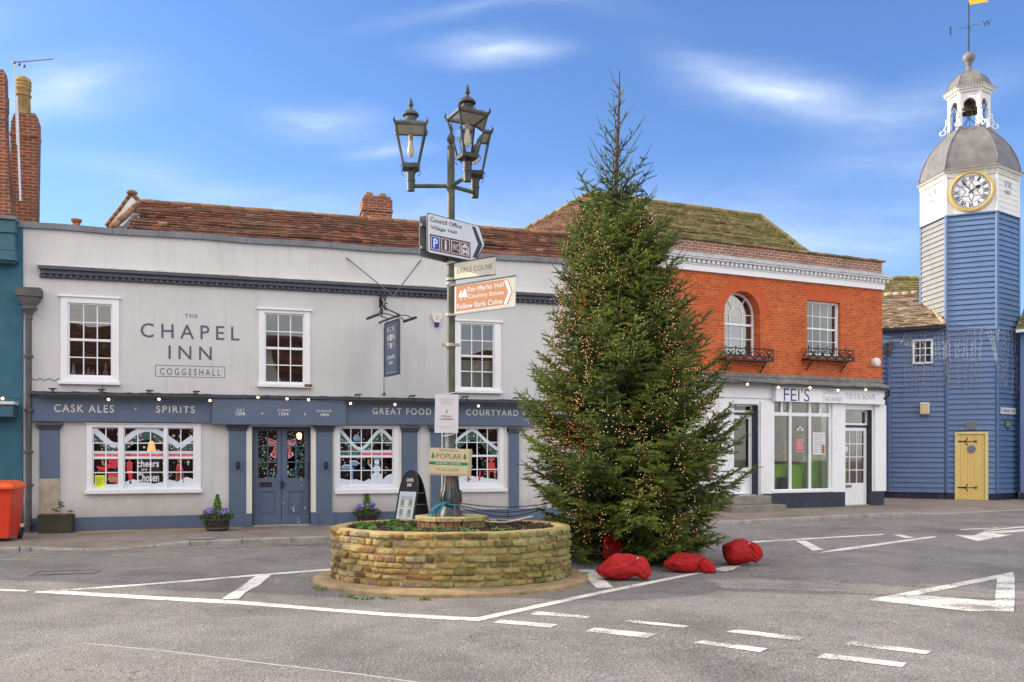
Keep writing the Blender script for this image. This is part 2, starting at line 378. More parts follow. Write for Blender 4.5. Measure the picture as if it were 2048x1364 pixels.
def wall_holes(mb, x0, x1, z0, z1, holes, y0, y1, mi=0):
    """slab x0..x1, z0..z1 with rectangular openings, depth y0..y1"""
    xs = sorted({x0, x1, *[h[0] for h in holes], *[h[1] for h in holes]}); zs = sorted({z0, z1, *[h[2] for h in holes], *[h[3] for h in holes]})
    xs = [x for x in xs if x0 <= x <= x1]; zs = [z for z in zs if z0 <= z <= z1]
    solid = lambda i, j: 0 <= i < len(xs) - 1 and 0 <= j < len(zs) - 1 and not any(h[0] < (xs[i] + xs[i + 1]) / 2 < h[1] and h[2] < (zs[j] + zs[j + 1]) / 2 < h[3] for h in holes)
    for i in range(len(xs) - 1):
        for j in range(len(zs) - 1):
            if not solid(i, j): continue
            a, b, c, d = xs[i], xs[i + 1], zs[j], zs[j + 1]
            V = [(a, y0, c), (b, y0, c), (b, y0, d), (a, y0, d), (a, y1, c), (b, y1, c), (b, y1, d), (a, y1, d)]
            fs = [(0, 1, 2, 3), (7, 6, 5, 4)]
            if not solid(i - 1, j): fs.append((4, 0, 3, 7))
            if not solid(i + 1, j): fs.append((1, 5, 6, 2))
            if not solid(i, j - 1): fs.append((4, 5, 1, 0))
            if not solid(i, j + 1): fs.append((3, 2, 6, 7))
            mb.add(V, fs, mi)

def tiles(mb, BL, BR, TR, TL, course=.11, tw=.17, mi=0, rise=.034, sag=.02, seed=0, jit=.012, tone=(0, 1)):
    """plain-tiled roof slope between four corners, laid tile by tile in lapped courses"""
    rnd = random.Random(seed); BL, BR, TR, TL = map(Vector, (BL, BR, TR, TL))
    nrm = (BR - BL).cross(TL - BL).normalized()
    if nrm.z < 0: nrm = -nrm
    H = ((TL - BL).length + (TR - BR).length) / 2; n = max(2, int(H / course))
    Wm = max((BR - BL).length, (TR - TL).length)
    for k in range(n):
        a0, a1 = k / n, (k + 1.25) / n
        l0, r0, l1, r1 = BL.lerp(TL, a0), BR.lerp(TR, a0), BL.lerp(TL, min(a1, 1)), BR.lerp(TR, min(a1, 1))
        W = (r0 - l0).length
        if W < tw: continue
        m = max(1, int(W / tw)); off = (.5 if k % 2 else 0)
        for i in range(-1, m + 1):
            t0, t1 = max(0, (i + off) / m), min(1, (i + 1 + off) / m - .006 / W)
            if t1 <= t0: continue
            sg = -sag * mnoise.noise(Vector((k * .35, i * .12, seed)))
            p0, p1 = l0.lerp(r0, t0), l0.lerp(r0, t1); q0, q1 = l1.lerp(r1, t0), l1.lerp(r1, t1)
            j = rnd.uniform(-jit, jit); j2 = rnd.uniform(-jit, jit) * .4
            up = nrm * (rise + sg + rnd.uniform(0, .007)); dn = nrm * (sg - .004); sl = (l0 - l1).normalized() * j
            up2 = up + nrm * j2
            V = [p0 + up + sl, p1 + up2 + sl, q1 + dn + nrm * .004, q0 + dn + nrm * .004, p0 + dn + sl, p1 + dn + sl]
            mb.add(V, [(0, 1, 2, 3), (4, 5, 1, 0)], mi, tone[0] + (tone[1] - tone[0]) * rnd.random())
def capline(mb, A, B, r=.09, step=.32, mi=0, seed=0, tone=(0, 1)):
    """row of half-round ridge or hip tiles"""
    rnd = random.Random(seed); A, B = Vector(A), Vector(B); n = max(1, int((B - A).length / step))
    for k in range(n):
        p, q = A.lerp(B, k / n), A.lerp(B, (k + 1.02) / n); dz = Vector((0, 0, rnd.uniform(-.008, .008)))
        mb.path([p + dz, q + dz], [r * 1.06, r * .96], 10, mi, tone[0] + (tone[1] - tone[0]) * rnd.random())

# ------------------------------------------------------------------ material palette
M = {}
M['asphalt'] = asphalt('asphalt', (.250, .238, .228), .65, patchy=.34)
M['patch'] = asphalt('asphalt_patch', (.28, .26, .242), .32, patchy=.2)
M['pave'] = asphalt('pavement_tarmac', (.29, .245, .215), .3, patchy=.3, cracks=False)
M['slab'] = plain('yellow_paving', (.33, .24, .12), .8, .25, 5, .4, 50, dirt=(.15, .12, .09), dirt_amt=.5)
M['kerb'] = plain('kerb_stone', (.34, .32, .29), .85, .2, 7, .5, 40, dirt=(.12, .11, .1), dirt_amt=.6)
M['paint'] = roadpaint('road_paint', (.88, .85, .76), .46)
M['paintworn'] = roadpaint('worn_road_paint', (.84, .81, .73), .62)
M['yellow'] = roadpaint('faded_yellow_paint', (.50, .40, .22), .6)
M['seam'] = roadpaint('joint_sealer', (.50, .48, .45), .3)
M['render'] = streaked('cream_render', (.635, .637, .635), (.45, .45, .45), (.38, .34, .29))
M['beige'] = plain('bare_plaster', (.42, .36, .27), .9, .3, 5, .5, 20, dirt=(.30, .25, .2), dirt_amt=.6, dirt_scale=4)
M['slate'] = plain('blue_grey_paint', (.098, .143, .225), .45, .07, 2.5, .12, 60, dirt=(.13, .17, .24), dirt_amt=.4)
M['slatedark'] = plain('dark_slate_paint', (.055, .065, .09), .5, .12, 4, .15)
M['cornice'] = plain('weathered_cornice_paint', (.075, .088, .118), .55, .2, 8, .3, 40)
M['white'] = plain('white_gloss_paint', (.84, .86, .89), .4, .03, 3, .08, 40, dirt=(.66, .66, .64), dirt_amt=.35)
M['offwhite'] = plain('aged_white_paint', (.66, .65, .60), .6, .1, 6, .3, 40, dirt=(.42, .42, .36), dirt_amt=.7)
M['cream'] = plain('cream_paint', (.74, .72, .66), .5, .05, 3, .1)
M['lead'] = plain('lead_sheet', (.16, .175, .20), .55, .2, 3, .3, 30, metal=.0, dirt=(.24, .25, .26), dirt_amt=.6)
M['darklead'] = plain('dark_lead', (.085, .08, .085), .5, .25, 4, .3, 30)
M['teal'] = plain('teal_masonry_paint', (.028, .125, .185), .7, .16, 3, .8, 22, bdist=.012)
M['tealflat'] = plain('teal_joinery_paint', (.035, .125, .165), .5, .06, 3, .1)
M['glass'] = glass('window_glass', .0)
M['glassup'] = glass('upstairs_glass', .055); M['glassdull'] = glass('shop_glass', .0, (.85, .88, .86), .005)
M['dark'] = plain('dim_interior', (.035, .03, .026), .9, .5, 1.5, 0)
M['warmdark'] = plain('brown_interior', (.16, .075, .035), .9, .5, 1.1, 0)
M['black'] = plain('black_iron', (.012, .012, .014), .45, .3, 20, .2)
M['blackp'] = plain('black_plastic', (.018, .018, .02), .35, .1, 5, 0)
M['tile_red'] = tinted('red_clay_tiles', [(0, (.085, .042, .03)), (.3, (.145, .058, .038)), (.7, (.215, .076, .044)), (.97, (.28, .11, .06)), (1, (.42, .30, .2))], .85, 30, .35, .4, moss=(.12, .11, .05), moss_amt=.75, moss_scale=1.1)
M['tile_moss'] = tinted('mossy_clay_tiles', [(0, (.10, .085, .045)), (.35, (.20, .15, .075)), (.75, (.30, .20, .10)), (1, (.38, .30, .16))], .9, 30, .35, .4, moss=(.225, .225, .055), moss_amt=.90, moss_scale=.9)
M['tile_tan'] = tinted('weathered_tan_tiles', [(0, (.16, .12, .08)), (.35, (.30, .22, .15)), (.75, (.42, .30, .2)), (1, (.50, .40, .3))], .9, 30, .3, .4, moss=(.16, .17, .07), moss_amt=.5, moss_scale=1.4)
M['ridge'] = tinted('ridge_tiles', [(0, (.13, .075, .04)), (.5, (.30, .15, .075)), (1, (.38, .21, .11))], .85, 25, .3, .3, moss=(.12, .115, .05), moss_amt=.7, moss_scale=2)
M['brick_orange'] = brick('orange_brick', (.66, .14, .036), (.46, .075, .022), (.54, .23, .11), .225, .075, .010, .7, grime=(.36, .075, .03), grime_amt=.45, var=.42)
M['brick_rub'] = plain('rubbed_orange_brick', (.54, .10, .026), .8, .12, 7, .2, 60)
M['brick_old'] = brick('old_mixed_brick', (.40, .13, .06), (.22, .11, .08), (.46, .40, .34), .225, .075, .013, .8, grime=(.15, .11, .08), grime_amt=.5, var=.6)
M['brick_stack'] = brick('chimney_brick', (.36, .085, .035), (.20, .06, .035), (.36, .27, .2), .21, .072, .012, .9, grime=(.10, .07, .05), grime_amt=.6, var=.6)
M['pot'] = plain('clay_pot', (.36, .23, .08), .8, .25, 9, .3, 40, dirt=(.10, .08, .05), dirt_amt=.7, dirt_scale=5)
M['pot_red'] = plain('red_clay_pot', (.40, .14, .06), .8, .2, 9, .3)
M['lettergrey'] = plain('grey_lettering', (.085, .105, .145), .5, .03, 3, 0)
M['letterwhite'] = plain('pale_lettering', (.70, .68, .66), .5, .03, 3, 0)
M['bulb'] = emit('lit_bulb', (1.0, .62, .32), 1.9, (1, .8, .6))
M['lamp'] = emit('lit_lantern', (1.0, .5, .16), 7, (1, .7, .4))
M['redcloth'] = None
def cols(*names): return [M[n] for n in names]
def solid(name, col, rough=.6):
    if name not in M: M[name] = plain(name, col, rough, .08, 8, 0)
    return M[name]

# ------------------------------------------------------------------ ground, road, markings, kerb, pavement
mb = MB(); mb.add([(-160, -120, 0), (160, -120, 0), (160, 200, 0), (-160, 200, 0)], [(0, 1, 2, 3)]); struct(mb, 'road', M['asphalt'])
mb = MB(); pp = [G(-420, 1440), G(0, 1324), G(164, 1288), G(330, 1304), G(560, 1333), G(720, 1351), G(860, 1371), G(1100, 1420)]
mb.add([(x, y, .003) for x, y in pp] + [(3, 1.5, .003), (-8, 1.5, .003)], [tuple(range(9, -1, -1))]); struct(mb, 'road_patch', M['patch'])
mb = MB()
for a, b in zip(pp, pp[1:]):
    mb.add([(a[0], a[1], .005), (b[0], b[1], .005), (b[0], b[1] + .035, .005), (a[0], a[1] + .035, .005)], [(0, 1, 2, 3)])
struct(mb, 'road_joint', M['seam'])

def marking(polys, mat='paint', name='road_marking', label=None, z=.004):
    mb = MB()
    for p in polys:
        q = [G(*a) for a in p]
        if sum(q[i][0] * q[(i + 1) % len(q)][1] - q[(i + 1) % len(q)][0] * q[i][1] for i in range(len(q))) < 0: q = q[::-1]
        mb.add([(x, y, z) for x, y in q], [tuple(range(len(q)))])
        z += .0005
    struct(mb, name, M[mat])
marking([[(-80, 1174.5), (0, 1178.5), (60, 1181.3), (50, 1183.6), (0, 1182.2), (-80, 1179)]])
marking([[(70, 1183.9), (307, 1166.5), (520, 1148.6), (700, 1135), (700, 1138), (545, 1150), (307, 1169.8), (130, 1182), (307.6, 1193), (478, 1201.6), (600, 1212.4), (775, 1226.4), (945.7, 1235.6), (960, 1234.5), (1200, 1182.9), (1374.6, 1148.3), (1421, 1140), (1421, 1143.5), (1374.6, 1152.7), (1200, 1188.8), (958.6, 1242.3), (945.7, 1242.7), (775.8, 1232.7), (600, 1218.6), (478, 1209), (307.6, 1200), (70, 1185.6)]])
marking([[(543, 1150.3), (512, 1152.8), (500, 1160), (480, 1176), (444, 1198), (460, 1199), (478.5, 1197.8), (490, 1186), (520, 1170)]], z=.006)
marking([[(1155, 1140), (1187, 1140), (1226.7, 1175.6), (1193, 1176.8)]], z=.006)
marking([[(1421, 1141), (1445, 1134.5), (1482, 1132), (1468, 1140), (1450, 1144)]], 'paintworn', z=.008)
for p in ([(1059.7, 1229), (1075.8, 1223), (1181, 1233), (1174, 1237)], [(986, 1245.6), (1002.5, 1240), (1116.8, 1249.4), (1100.7, 1256)],
          [(1242.8, 1243.6), (1256, 1239.5), (1380.5, 1252.4), (1368.8, 1256)], [(1169.5, 1263), (1190, 1256), (1314.6, 1268.5), (1295.5, 1276.7)],
          [(1450.6, 1264), (1476, 1259.5), (1609, 1275), (1596, 1282.6)], [(1387, 1286), (1406, 1281.6), (1536, 1297.5), (1520, 1305)],
          [(1689.5, 1289.5), (1703.8, 1282.6), (1863.6, 1303), (1852.5, 1309.5)], [(1634, 1315.8), (1650, 1307.6), (1813, 1326.6), (1805, 1334.8)]):
    marking([p], 'paintworn')
marking([[(1733.9, 1200), (2026, 1144.5), (1994, 1158), (1835, 1190.3)], [(1733.9, 1200.4), (1835, 1190.5), (1990, 1202.5), (2028, 1224), (1940, 1223)], [(2026, 1144.6), (2029, 1155), (2030, 1193), (2027.5, 1224), (1990, 1202.5), (1994, 1158)]], 'paintworn')
marking([[(1505, 1082.8), (1767, 1068), (1767, 1070), (1505, 1085.6)]])
marking([[(1591, 1081.6), (1609, 1080.7), (1648.4, 1100.6), (1626, 1102)]], z=.006)
marking([[(1636, 1106), (1672, 1098.5), (1865, 1072.8), (1875, 1073.4), (1868, 1075.3), (1685, 1101.5)]])
marking([[(1783, 1069), (1802, 1069.6), (1829, 1075.3), (1811, 1076.6)]])
marking([[(1909, 1070.3), (1947, 1071.3), (1970, 1063.4), (2060, 1058.2), (2200, 1051), (2200, 1054.5), (2060, 1062.5), (1985, 1068), (2026, 1069.5), (1955, 1082.4)]])
marking([[(1920, 1058.8), (1995, 1055.2), (1998, 1056.5), (1922, 1060)]])
marking([[(1964, 1060.6), (2060, 1051.5), (2200, 1043), (2200, 1045), (2060, 1053.8), (1970, 1062)]])
for p in ([(-60, 1121.5), (90, 1116.3), (90, 1118), (-60, 1123.4)], [(222, 1110.8), (362, 1104.8), (362, 1106.2), (222, 1112.4)], [(490, 1100), (615, 1094.8), (615, 1096), (490, 1101.4)],
          [(95, 1106), (190, 1101.6), (190, 1102.8), (95, 1107.6)], [(200, 1101.6), (663, 1084.2), (663, 1085.2), (200, 1103)]):
    marking([p], 'yellow')

# kerb line: (pixel x, pixel y at the road, kerb height)
KL = [(-900, 1142, .09), (-300, 1118, .09), (0, 1106, .085), (40, 1104.3, .08), (62, 1103.2, .07), (167, 1101, .02), (239, 1099, .015), (310, 1095.5, .05), (381, 1092, .09), (485, 1088.3, .09), (583, 1085, .09), (663, 1082.5, .09)]
KR = [(1485, 1049, .09), (1551, 1045, .09), (1618, 1041.3, .09), (1680, 1038, .09), (1742, 1035, .09), (1795, 1033, .085), (1843, 1031, .07), (1897, 1028.3, .02), (2048, 1019.8, .015), (2400, 1003, .015), (3000, 985, .03)]
ks = [(*G(x, y), h) for x, y, h in KL]
a, b = ks[-1], (*G(1485, 1049), .09)
for i in range(1, 9): t = i / 9; ks.append((a[0] + (b[0] - a[0]) * t, a[1] + (b[1] - a[1]) * t, .09))
ks += [(*G(x, y), h) for x, y, h in KR]
kerb = MB(); pave = MB()
def kn(i):
    p, q = ks[max(i - 1, 0)], ks[min(i + 1, len(ks) - 1)]; dx, dy = q[0] - p[0], q[1] - p[1]; l = math.hypot(dx, dy); return (-dy / l, dx / l)
rk = random.Random(3)
for i in range(len(ks) - 1):
    p, q = ks[i], ks[i + 1]; n0, n1 = kn(i), kn(i + 1); L_ = math.hypot(q[0] - p[0], q[1] - p[1]); m = max(1, round(L_ / .92))
    for k in range(m):
        t0, t1 = k / m, (k + 1) / m - .012 / max(L_ / m, .1)
        ln = lambda t: ((p[0] + (q[0] - p[0]) * t), (p[1] + (q[1] - p[1]) * t), p[2] + (q[2] - p[2]) * t, n0[0] + (n1[0] - n0[0]) * t, n0[1] + (n1[1] - n0[1]) * t)
        A0, A1 = ln(t0), ln(t1); wv = .14; jz = rk.uniform(-.004, .004)
        rr = []
        for (x, y, h, nx, ny) in (A0, A1):
            h += jz
            rr.append([(x, y, -.05), (x + nx * .012, y + ny * .012, h - .02), (x + nx * .03, y + ny * .03, h), (x + nx * wv, y + ny * wv, h + .002), (x + nx * wv, y + ny * wv, -.05)])
        kerb.ring(rr, tint=rk.random())
struct(kerb, 'kerb', M['kerb'], bevel=.004)
rows = []
for i, (x, y, h) in enumerate(ks):
    n = kn(i); n = (n[0] * .5 + -.3 * .5, n[1] * .5 + .95 * .5); l = math.hypot(*n); n = (n[0] / l, n[1] / l); n0 = kn(i)
    rows.append([(x + n0[0] * .13, y + n0[1] * .13, h - .002), (x + n0[0] * .13 - .15, y + n0[1] * .13 + .477, max(h, .075) + .004), (x + -.3 * 1.3, y + .954 * 1.3, .1), (x + -.3 * 30, y + .954 * 30, .1)])
n_ = 4; vs = [p for r in rows for p in r]; fs = [(i * n_ + j, (i + 1) * n_ + j, (i + 1) * n_ + j + 1, i * n_ + j + 1) for i in range(len(rows) - 1) for j in range(3)]
pave.add(vs, fs); struct(pave, 'pavement', M['pave'])
mb = MB(); x, y = G(402, 1077, .1); mb.lathe([(.20, .1005), (.20, .104), (.17, .104), (.17, .1025), (.0005, .1028)], (x, y), 28, sx=1.2); struct(mb, 'manhole_cover', M['kerb'])
mb = MB(); x, y = G(132, 1145); wall_holes(mb, -.42, .42, -.22, .22, [(-.38, .38, -.18, .18)], 0, .006); mb.xf(Matrix.Translation((x, y, .0045)) @ Matrix.Rotation(R(14), 4, 'Z') @ Matrix.Rotation(R(90), 4, 'X')); struct(mb, 'inspection_cover', M['patch'])

# ------------------------------------------------------------------ window builders
def bars(mb, x0, x1, z0, z1, nc, nr, w, y0, y1, mi=0, meet=None, mw=.05):
    """glazing bars between the sash edges; meet = row index of the deep meeting rail"""
    for i in range(1, nc):
        x = x0 + (x1 - x0) * i / nc; mb.box(x - w / 2, x + w / 2, y0, y1, z0, z1, mi)
    for j in range(1, nr):
        z = z0 + (z1 - z0) * j / nr; ww = mw if j == meet else w
        mb.box(x0, x1, y0 - (.014 if j == meet else .002), y1 + .001, z - ww / 2, z + ww / 2, mi)
def sash_window(par, fr, gl, cas, nc, nr, sill=None, yf=-.03, depth=.14, mat='white', glassmat='glass', bar=.022, meet=2, top=None, name='window', sash_edge=.03, label=None, cover=0):
    """fr = outer casing rect, gl = glazed rect (x0,x1,z0,z1); returns the casing object, with pane and sill under it"""
    mb = MB(); X0, X1, Z0, Z1 = fr; x0, x1, z0, z1 = gl
    wall_holes(mb, X0, X1, Z0, Z1, [(x0 - sash_edge, x1 + sash_edge, z0 - sash_edge * 1.3, z1 + sash_edge)], yf, depth)
    wall_holes(mb, x0 - sash_edge, x1 + sash_edge, z0 - sash_edge * 1.3, z1 + sash_edge, [(x0, x1, z0, z1)], yf + .045, yf + .085)
    bars(mb, x0, x1, z0, z1, nc, nr, bar, yf + .052, yf + .08, meet=meet)
    if top: mb.box(X0 - .04, X1 + .04, yf - .045, .02, Z1 + .001, Z1 + top)
    o = mb.build(name, M[mat], par, bevel=.004)
    if label: o['label'] = label
    p = MB(); p.box(x0 - .01, x1 + .01, yf + .066, yf + .070, z0 - .01, z1 + .01); p.build('pane', M[glassmat], o)
    if sill:
        s = MB(); s.box(sill[0], sill[1], yf - .07, .04, sill[2], sill[3]); s.build('sill', M['white'], o, bevel=.006)
    return o
def room(mb, x0, x1, z0, z1, y0, y1, mi=0):
    V = [(x0, y0, z0), (x1, y0, z0), (x1, y0, z1), (x0, y0, z1), (x0, y1, z0), (x1, y1, z0), (x1, y1, z1), (x0, y1, z1)]
    mb.add(V, [(4, 7, 6, 5), (0, 3, 7, 4), (1, 5, 6, 2), (0, 4, 5, 1), (3, 2, 6, 7)], mi)

# ================================================================== THE INN
I = Plane(G(64, 1064, .1), G(620, 1051, .1))
def IS(px, off=0): return I.s(px, off)
def IZ(px, py, off=0): return I.z(px, py, off)
inn = thing('inn', 'long cream rendered inn with blue grey ground floor fascia, double doors and red tiled roof', 'inn', I.loc(0), I.rz)
XL, XR = IS(38), IS(1180); ZT = 6.17
ZF1 = 2.80; ZF0 = 2.27
def ir(a, b, c, d): return I.rect(a, b, c, d)
W1g, W2g, W3g = ir(139, 221.5, 610, 750), ir(532, 605.5, 630, 763.5), ir(922.5, 986, 650.5, 774)
W1f, W2f, W3f = ir(121.5, 238.5, 596, 763), ir(517.5, 620.5, 621, 769), ir(905, 1001, 644, 781)
g1 = ir(186.5, 386, 857, 976); g1f = ir(173.5, 402, 849, 979)
g2 = ir(681, 785, 857.5, 968.5); g2f = ir(666.5, 803, 852, 985)
g3 = ir(893, 996, 857.5, 966); g3f = ir(880, 1013, 852, 982)
D = ir(504, 621.5, 858, 1050)
D = (D[0], D[1], .12, ZF0 - .05)
holes = [(f[0] + .03, f[1] - .03, f[2] + .02, f[3] - .03) for f in (W1f, W2f, W3f, g1f, g2f, g3f)] + [D]
mb = MB(); wall_holes(mb, XL, XR, .0, ZT, holes, 0, .3)
mb.box(XL, XL + .25, .3, 6, 0, 5.9); mb.box(XR - .25, XR, .3, 6, 0, 5.9); mb.box(XL, XR, 5.75, 6, 0, 5.9)
mb.build('wall', M['render'], inn)
mb = MB()
room(mb, XL + .3, XR - .3, 2.9, 5.6, .3, 3.5, 0); room(mb, XL + .3, XR - .3, .12, 2.7, .3, 3.2, 0)
room(mb, IS(95), IS(300), 2.92, 5.5, .31, 2.6, 1)
mb.build('interior', cols('dark', 'warmdark'), inn)
# coping of lead along the parapet, slightly uneven
mb = MB(); n = 14
for i in range(n):
    a, b = XL - .03 + (XR - XL + .03) * i / n, XL - .03 + (XR - XL + .03) * (i + 1) / n - .004; q = .012 * math.sin(i * 2.1)
    mb.ext([(a, ZT + q - .085), (b, ZT + .012 * math.sin(i * 2.1 + 2.1) - .085), (b, ZT + .012 * math.sin(i * 2.1 + 2.1) + .035), (a, ZT + q + .035)], -.07, .36)
mb.build('coping', M['lead'], inn, bevel=.008)
# cornice
c0, c1 = IS(80), IS(1180); zc = 5.25
mb = MB()
mb.box(c0, c1, -.06, 0, zc - .12, zc - .05); mb.box(c0 + .03, c1, -.13, 0, zc - .05, zc + .03); mb.box(c0, c1, -.20, 0, zc + .03, zc + .085)
for i in range(int((c1 - c0) / .12)): mb.box(c0 + .06 + i * .12, c0 + .12 + i * .12, -.105, -.061, zc - .105, zc - .052)
co = mb.build('cornice', M['cornice'], inn, bevel=.006)
mb = MB(); rnd = random.Random(4); x = c0 - .03
while x < c1:
    l = rnd.uniform(.4, 1.1); h = rnd.uniform(.0, .015); mb.ext([(x, zc + .087), (min(x + l, c1), zc + .087), (min(x + l, c1), zc + .12 + h), (x, zc + .12 + h * .3)], -.215, 0); x += l
mb.build('flashing', M['offwhite'], co, bevel=.01)
# ground floor fascia, with a deeper central section over the doors
f0, fa, fb, f1 = IS(64), IS(425), IS(690), IS(1180)
mb = MB()
mb.box(f0, fa, -.12, 0, ZF0 + .015, ZF1); mb.box(fa, fb, -.22, 0, ZF0 - .02, ZF1 - .005); mb.box(fb, f1, -.12, 0, ZF0 + .015, ZF1)
fas = mb.build('fascia', M['slate'], inn, bevel=.006)
mb = MB(); mb.box(f0, f1, -.26, 0, ZF1 + .001, ZF1 + .035); mb.box(f0, f1, -.17, 0, ZF1 + .036, ZF1 + .075)
mb.build('fascia_moulding', M['slatedark'], inn, bevel=.006)
mb = MB()
TL = [('CASK ALES', 110.7, 229.5, 809.8, 825.4, .012), ('SPIRITS', 313.5, 390.3, 812.3, 826.3, .012), ('GREAT FOOD', 743.5, 860.4, 816.5, 829.8, .012), ('COURTYARD', 929.5, 1033.4, 820, 831.8, .012), ('GARDEN', 1042.5, 1112, 820.6, 832, .012)]
for s_, a, b, c, d, bo in TL:
    r = ir(a, b, c, d); mb.text(s_, r[0], r[1], r[2], r[3], -.1205, bold=bo, sp=1.25)
for s_, a, b, c, d, bo in [('BUILT', 473.5, 488.5, 817.6, 821.4, 0), ('1256', 471.4, 490.4, 823.2, 830.4, .02), ('LICENSED', 554.6, 581.3, 818.4, 822.3, 0), ('1554', 558.5, 577.3, 824.6, 831, .02), ('ESTABLISHED', 633.2, 664.3, 820, 824.1, 0), ('1856', 640.7, 658, 826.3, 832.2, .02)]:
    r = I.rect(a, b, c, d, -.22); mb.text(s_, r[0], r[1], r[2], r[3], -.2205, bold=bo)
for px, py, off in ((271, 818, -.12), (524.7, 827, -.22), (610, 828.4, -.22)):
    x, z = I.hit(px, py, off); mb.ext([(x + .018 * math.cos(q), z + .018 * math.sin(q)) for q in [k * math.pi / 5 for k in range(10)]], off - .002, off)
mb.build('lettering', M['letterwhite'], fas)
mb = MB()
for s_, a, b, c, d, bo in [('THE', 370, 395.5, 628, 636, 0), ('CHAPEL', 281, 479, 649.5, 678, .006), ('INN', 337, 423.5, 692.3, 719, .006), ('COGGESHALL', 320, 441, 737.5, 750.5, 0)]:
    r = ir(a, b, c, d); mb.text(s_, r[0], r[1], r[2], r[3], -.0005, bold=bo, thick=.004, sp=1.5 if s_ != 'THE' else 1.3)
r = ir(310.5, 450, 731.5, 754.5); q = .011
wall_holes(mb, r[0], r[1], r[2], r[3], [(r[0] + q, r[1] - q, r[2] + q, r[3] - q)], -.003, .001)
mb.build('wall_lettering', M['lettergrey'], inn)
# plinth, pilasters, capitals
zp = .375
mb = MB()
segs = [(IS(64), IS(504)), (IS(621.5), XR)]
for a, b in segs: mb.mark(); mb.box(a, b, -.035, 0, .0, zp)
for a, b in [(458, 492), (632, 666), (804, 834), (861, 890), (1018, 1040)]:
    mb.mark(); mb.box(IS(a) - .03, IS(b) + .03, -.075, -.036, 0, zp + .01)
mb.mark(); mb.box(D[0] - .14, D[0] + .0, -.10, .02, 0, zp + .012); mb.mark(); mb.box(D[1], D[1] + .14, -.10, .02, 0, zp + .012)
mb.parts('plinth', M['slate'], inn, bevel=.006)
for a, b in [(458, 492), (632, 664), (804, 834), (861, 890), (1018, 1037)]:
    mb = MB(); mb.box(IS(a), IS(b), -.05, 0, zp + .011, ZF0 - .02); o = mb.build('pilaster', M['slate'], inn, bevel=.005)
    mb = MB(); x0, x1 = IS(a) - .06, IS(b) + .06; mb.box(x0 + .03, x1 - .03, -.10, -.001, ZF0 - .13, ZF0 - .075); mb.box(x0, x1, -.14, -.001, ZF0 - .075, ZF0 - .022); mb.build('capital', M['slatedark'], o, bevel=.008)
mb = MB(); x0, x1 = IS(80), IS(120); zb_ = IZ(100, 957); mb.box(x0, x1, -.05, 0, zb_, ZF0 - .02); mb.box(x0, x1, -.05, 0, zp + .01, zb_ - .001, 1)
o = mb.build('pilaster', cols('slate', 'beige'), inn, bevel=.005); o['label'] = 'leftmost pilaster with bare beige plaster on its lower half'
mb = MB(); mb.box(x0 - .03, x1 + .03, -.10, -.001, ZF0 - .13, ZF0 - .075); mb.box(x0 - .06, x1 + .06, -.14, -.001, ZF0 - .075, ZF0 - .022); mb.build('capital', M['slatedark'], o, bevel=.008)
# door surround posts in cream
mb = MB()
for a, b in [(492.5, 504), (621.5, 632)]: mb.mark(); mb.box(IS(a), IS(b), -.04, 0, zp + .012, ZF0 - .03)
mb.parts('door_surround', M['cream'], inn, bevel=.004)
mb = MB(); mb.box(D[0], D[1], -.05, .45, .0, .13); mb.build('doorstep', M['kerb'], inn, bevel=.01)

# sash windows upstairs
def curtain(par, x0, x1, z0, z1, x2, y=.12, mat='cream'):
    mb = MB(); n = 14; vs = []
    for j in range(9):
        t = j / 8; xe = x1 + (x2 - x1) * (1 - t) ** 1.6 if x2 is not None else x1
        for i in range(n): xx = x0 + (xe - x0) * i / (n - 1); vs.append((xx, y + .02 * math.sin(i * 2.1), z0 + (z1 - z0) * t))
    mb.add(vs, [(j * n + i, j * n + i + 1, (j + 1) * n + i + 1, (j + 1) * n + i) for j in range(8) for i in range(n - 1)])
    return mb.build('curtain', M[mat], par, smooth=True)
def up_window(f, g, sillpx, lab=None):
    return sash_window(inn, f, g, None, 3, 4, sill=(f[0] - .03, f[1] + .03, f[2] - .065, f[2] + .0), top=.04, label=lab, glassmat='glassup')
w1 = up_window(W1f, W1g, None, 'upstairs sash window with small ornaments standing behind the glass')
w2 = up_window(W2f, W2g, None, 'upstairs sash window with a pale curtain and rotten sill end')
w3 = up_window(W3f, W3g, None)
curtain(w2, W2g[0] - .02, W2g[0] + .10, W2g[2] - .02, W2g[2] + .75, W2g[0] + .34)
mb = MB(); mb.box(W2f[1] - .13, W2f[1] + .035, -.102, -.02, W2f[2] - .055, W2f[2] + .012); mb.build('rotten_wood', plain('rotten_wood', (.16, .07, .035), .9, .4, 20, .8), w2, bevel=.01)
curtain(w3, W3g[0] - .02, W3g[1] + .02, W3g[2] - .02, W3g[2] + .62, None, .15, 'offwhite')
mb = MB()
for px, h, r_, mi in ((147, .26, .045, 0), (167, .12, .05, 1), (177, .20, .05, 1), (186, .14, .035, 1), (211, .30, .055, 1)):
    mb.mark(); x = IS(px, .1); z0 = W1g[2] - .02; mb.lathe([(r_, 0), (r_ * .9, h * .3), (r_ * .45, h * .6), (r_ * .5, h * .75), (.006, h)], (x, .11), 10, mi, z=z0)
mb.parts('ornament', [M['cream'], solid('peach_ceramic', (.55, .28, .18))], w1, smooth=True)

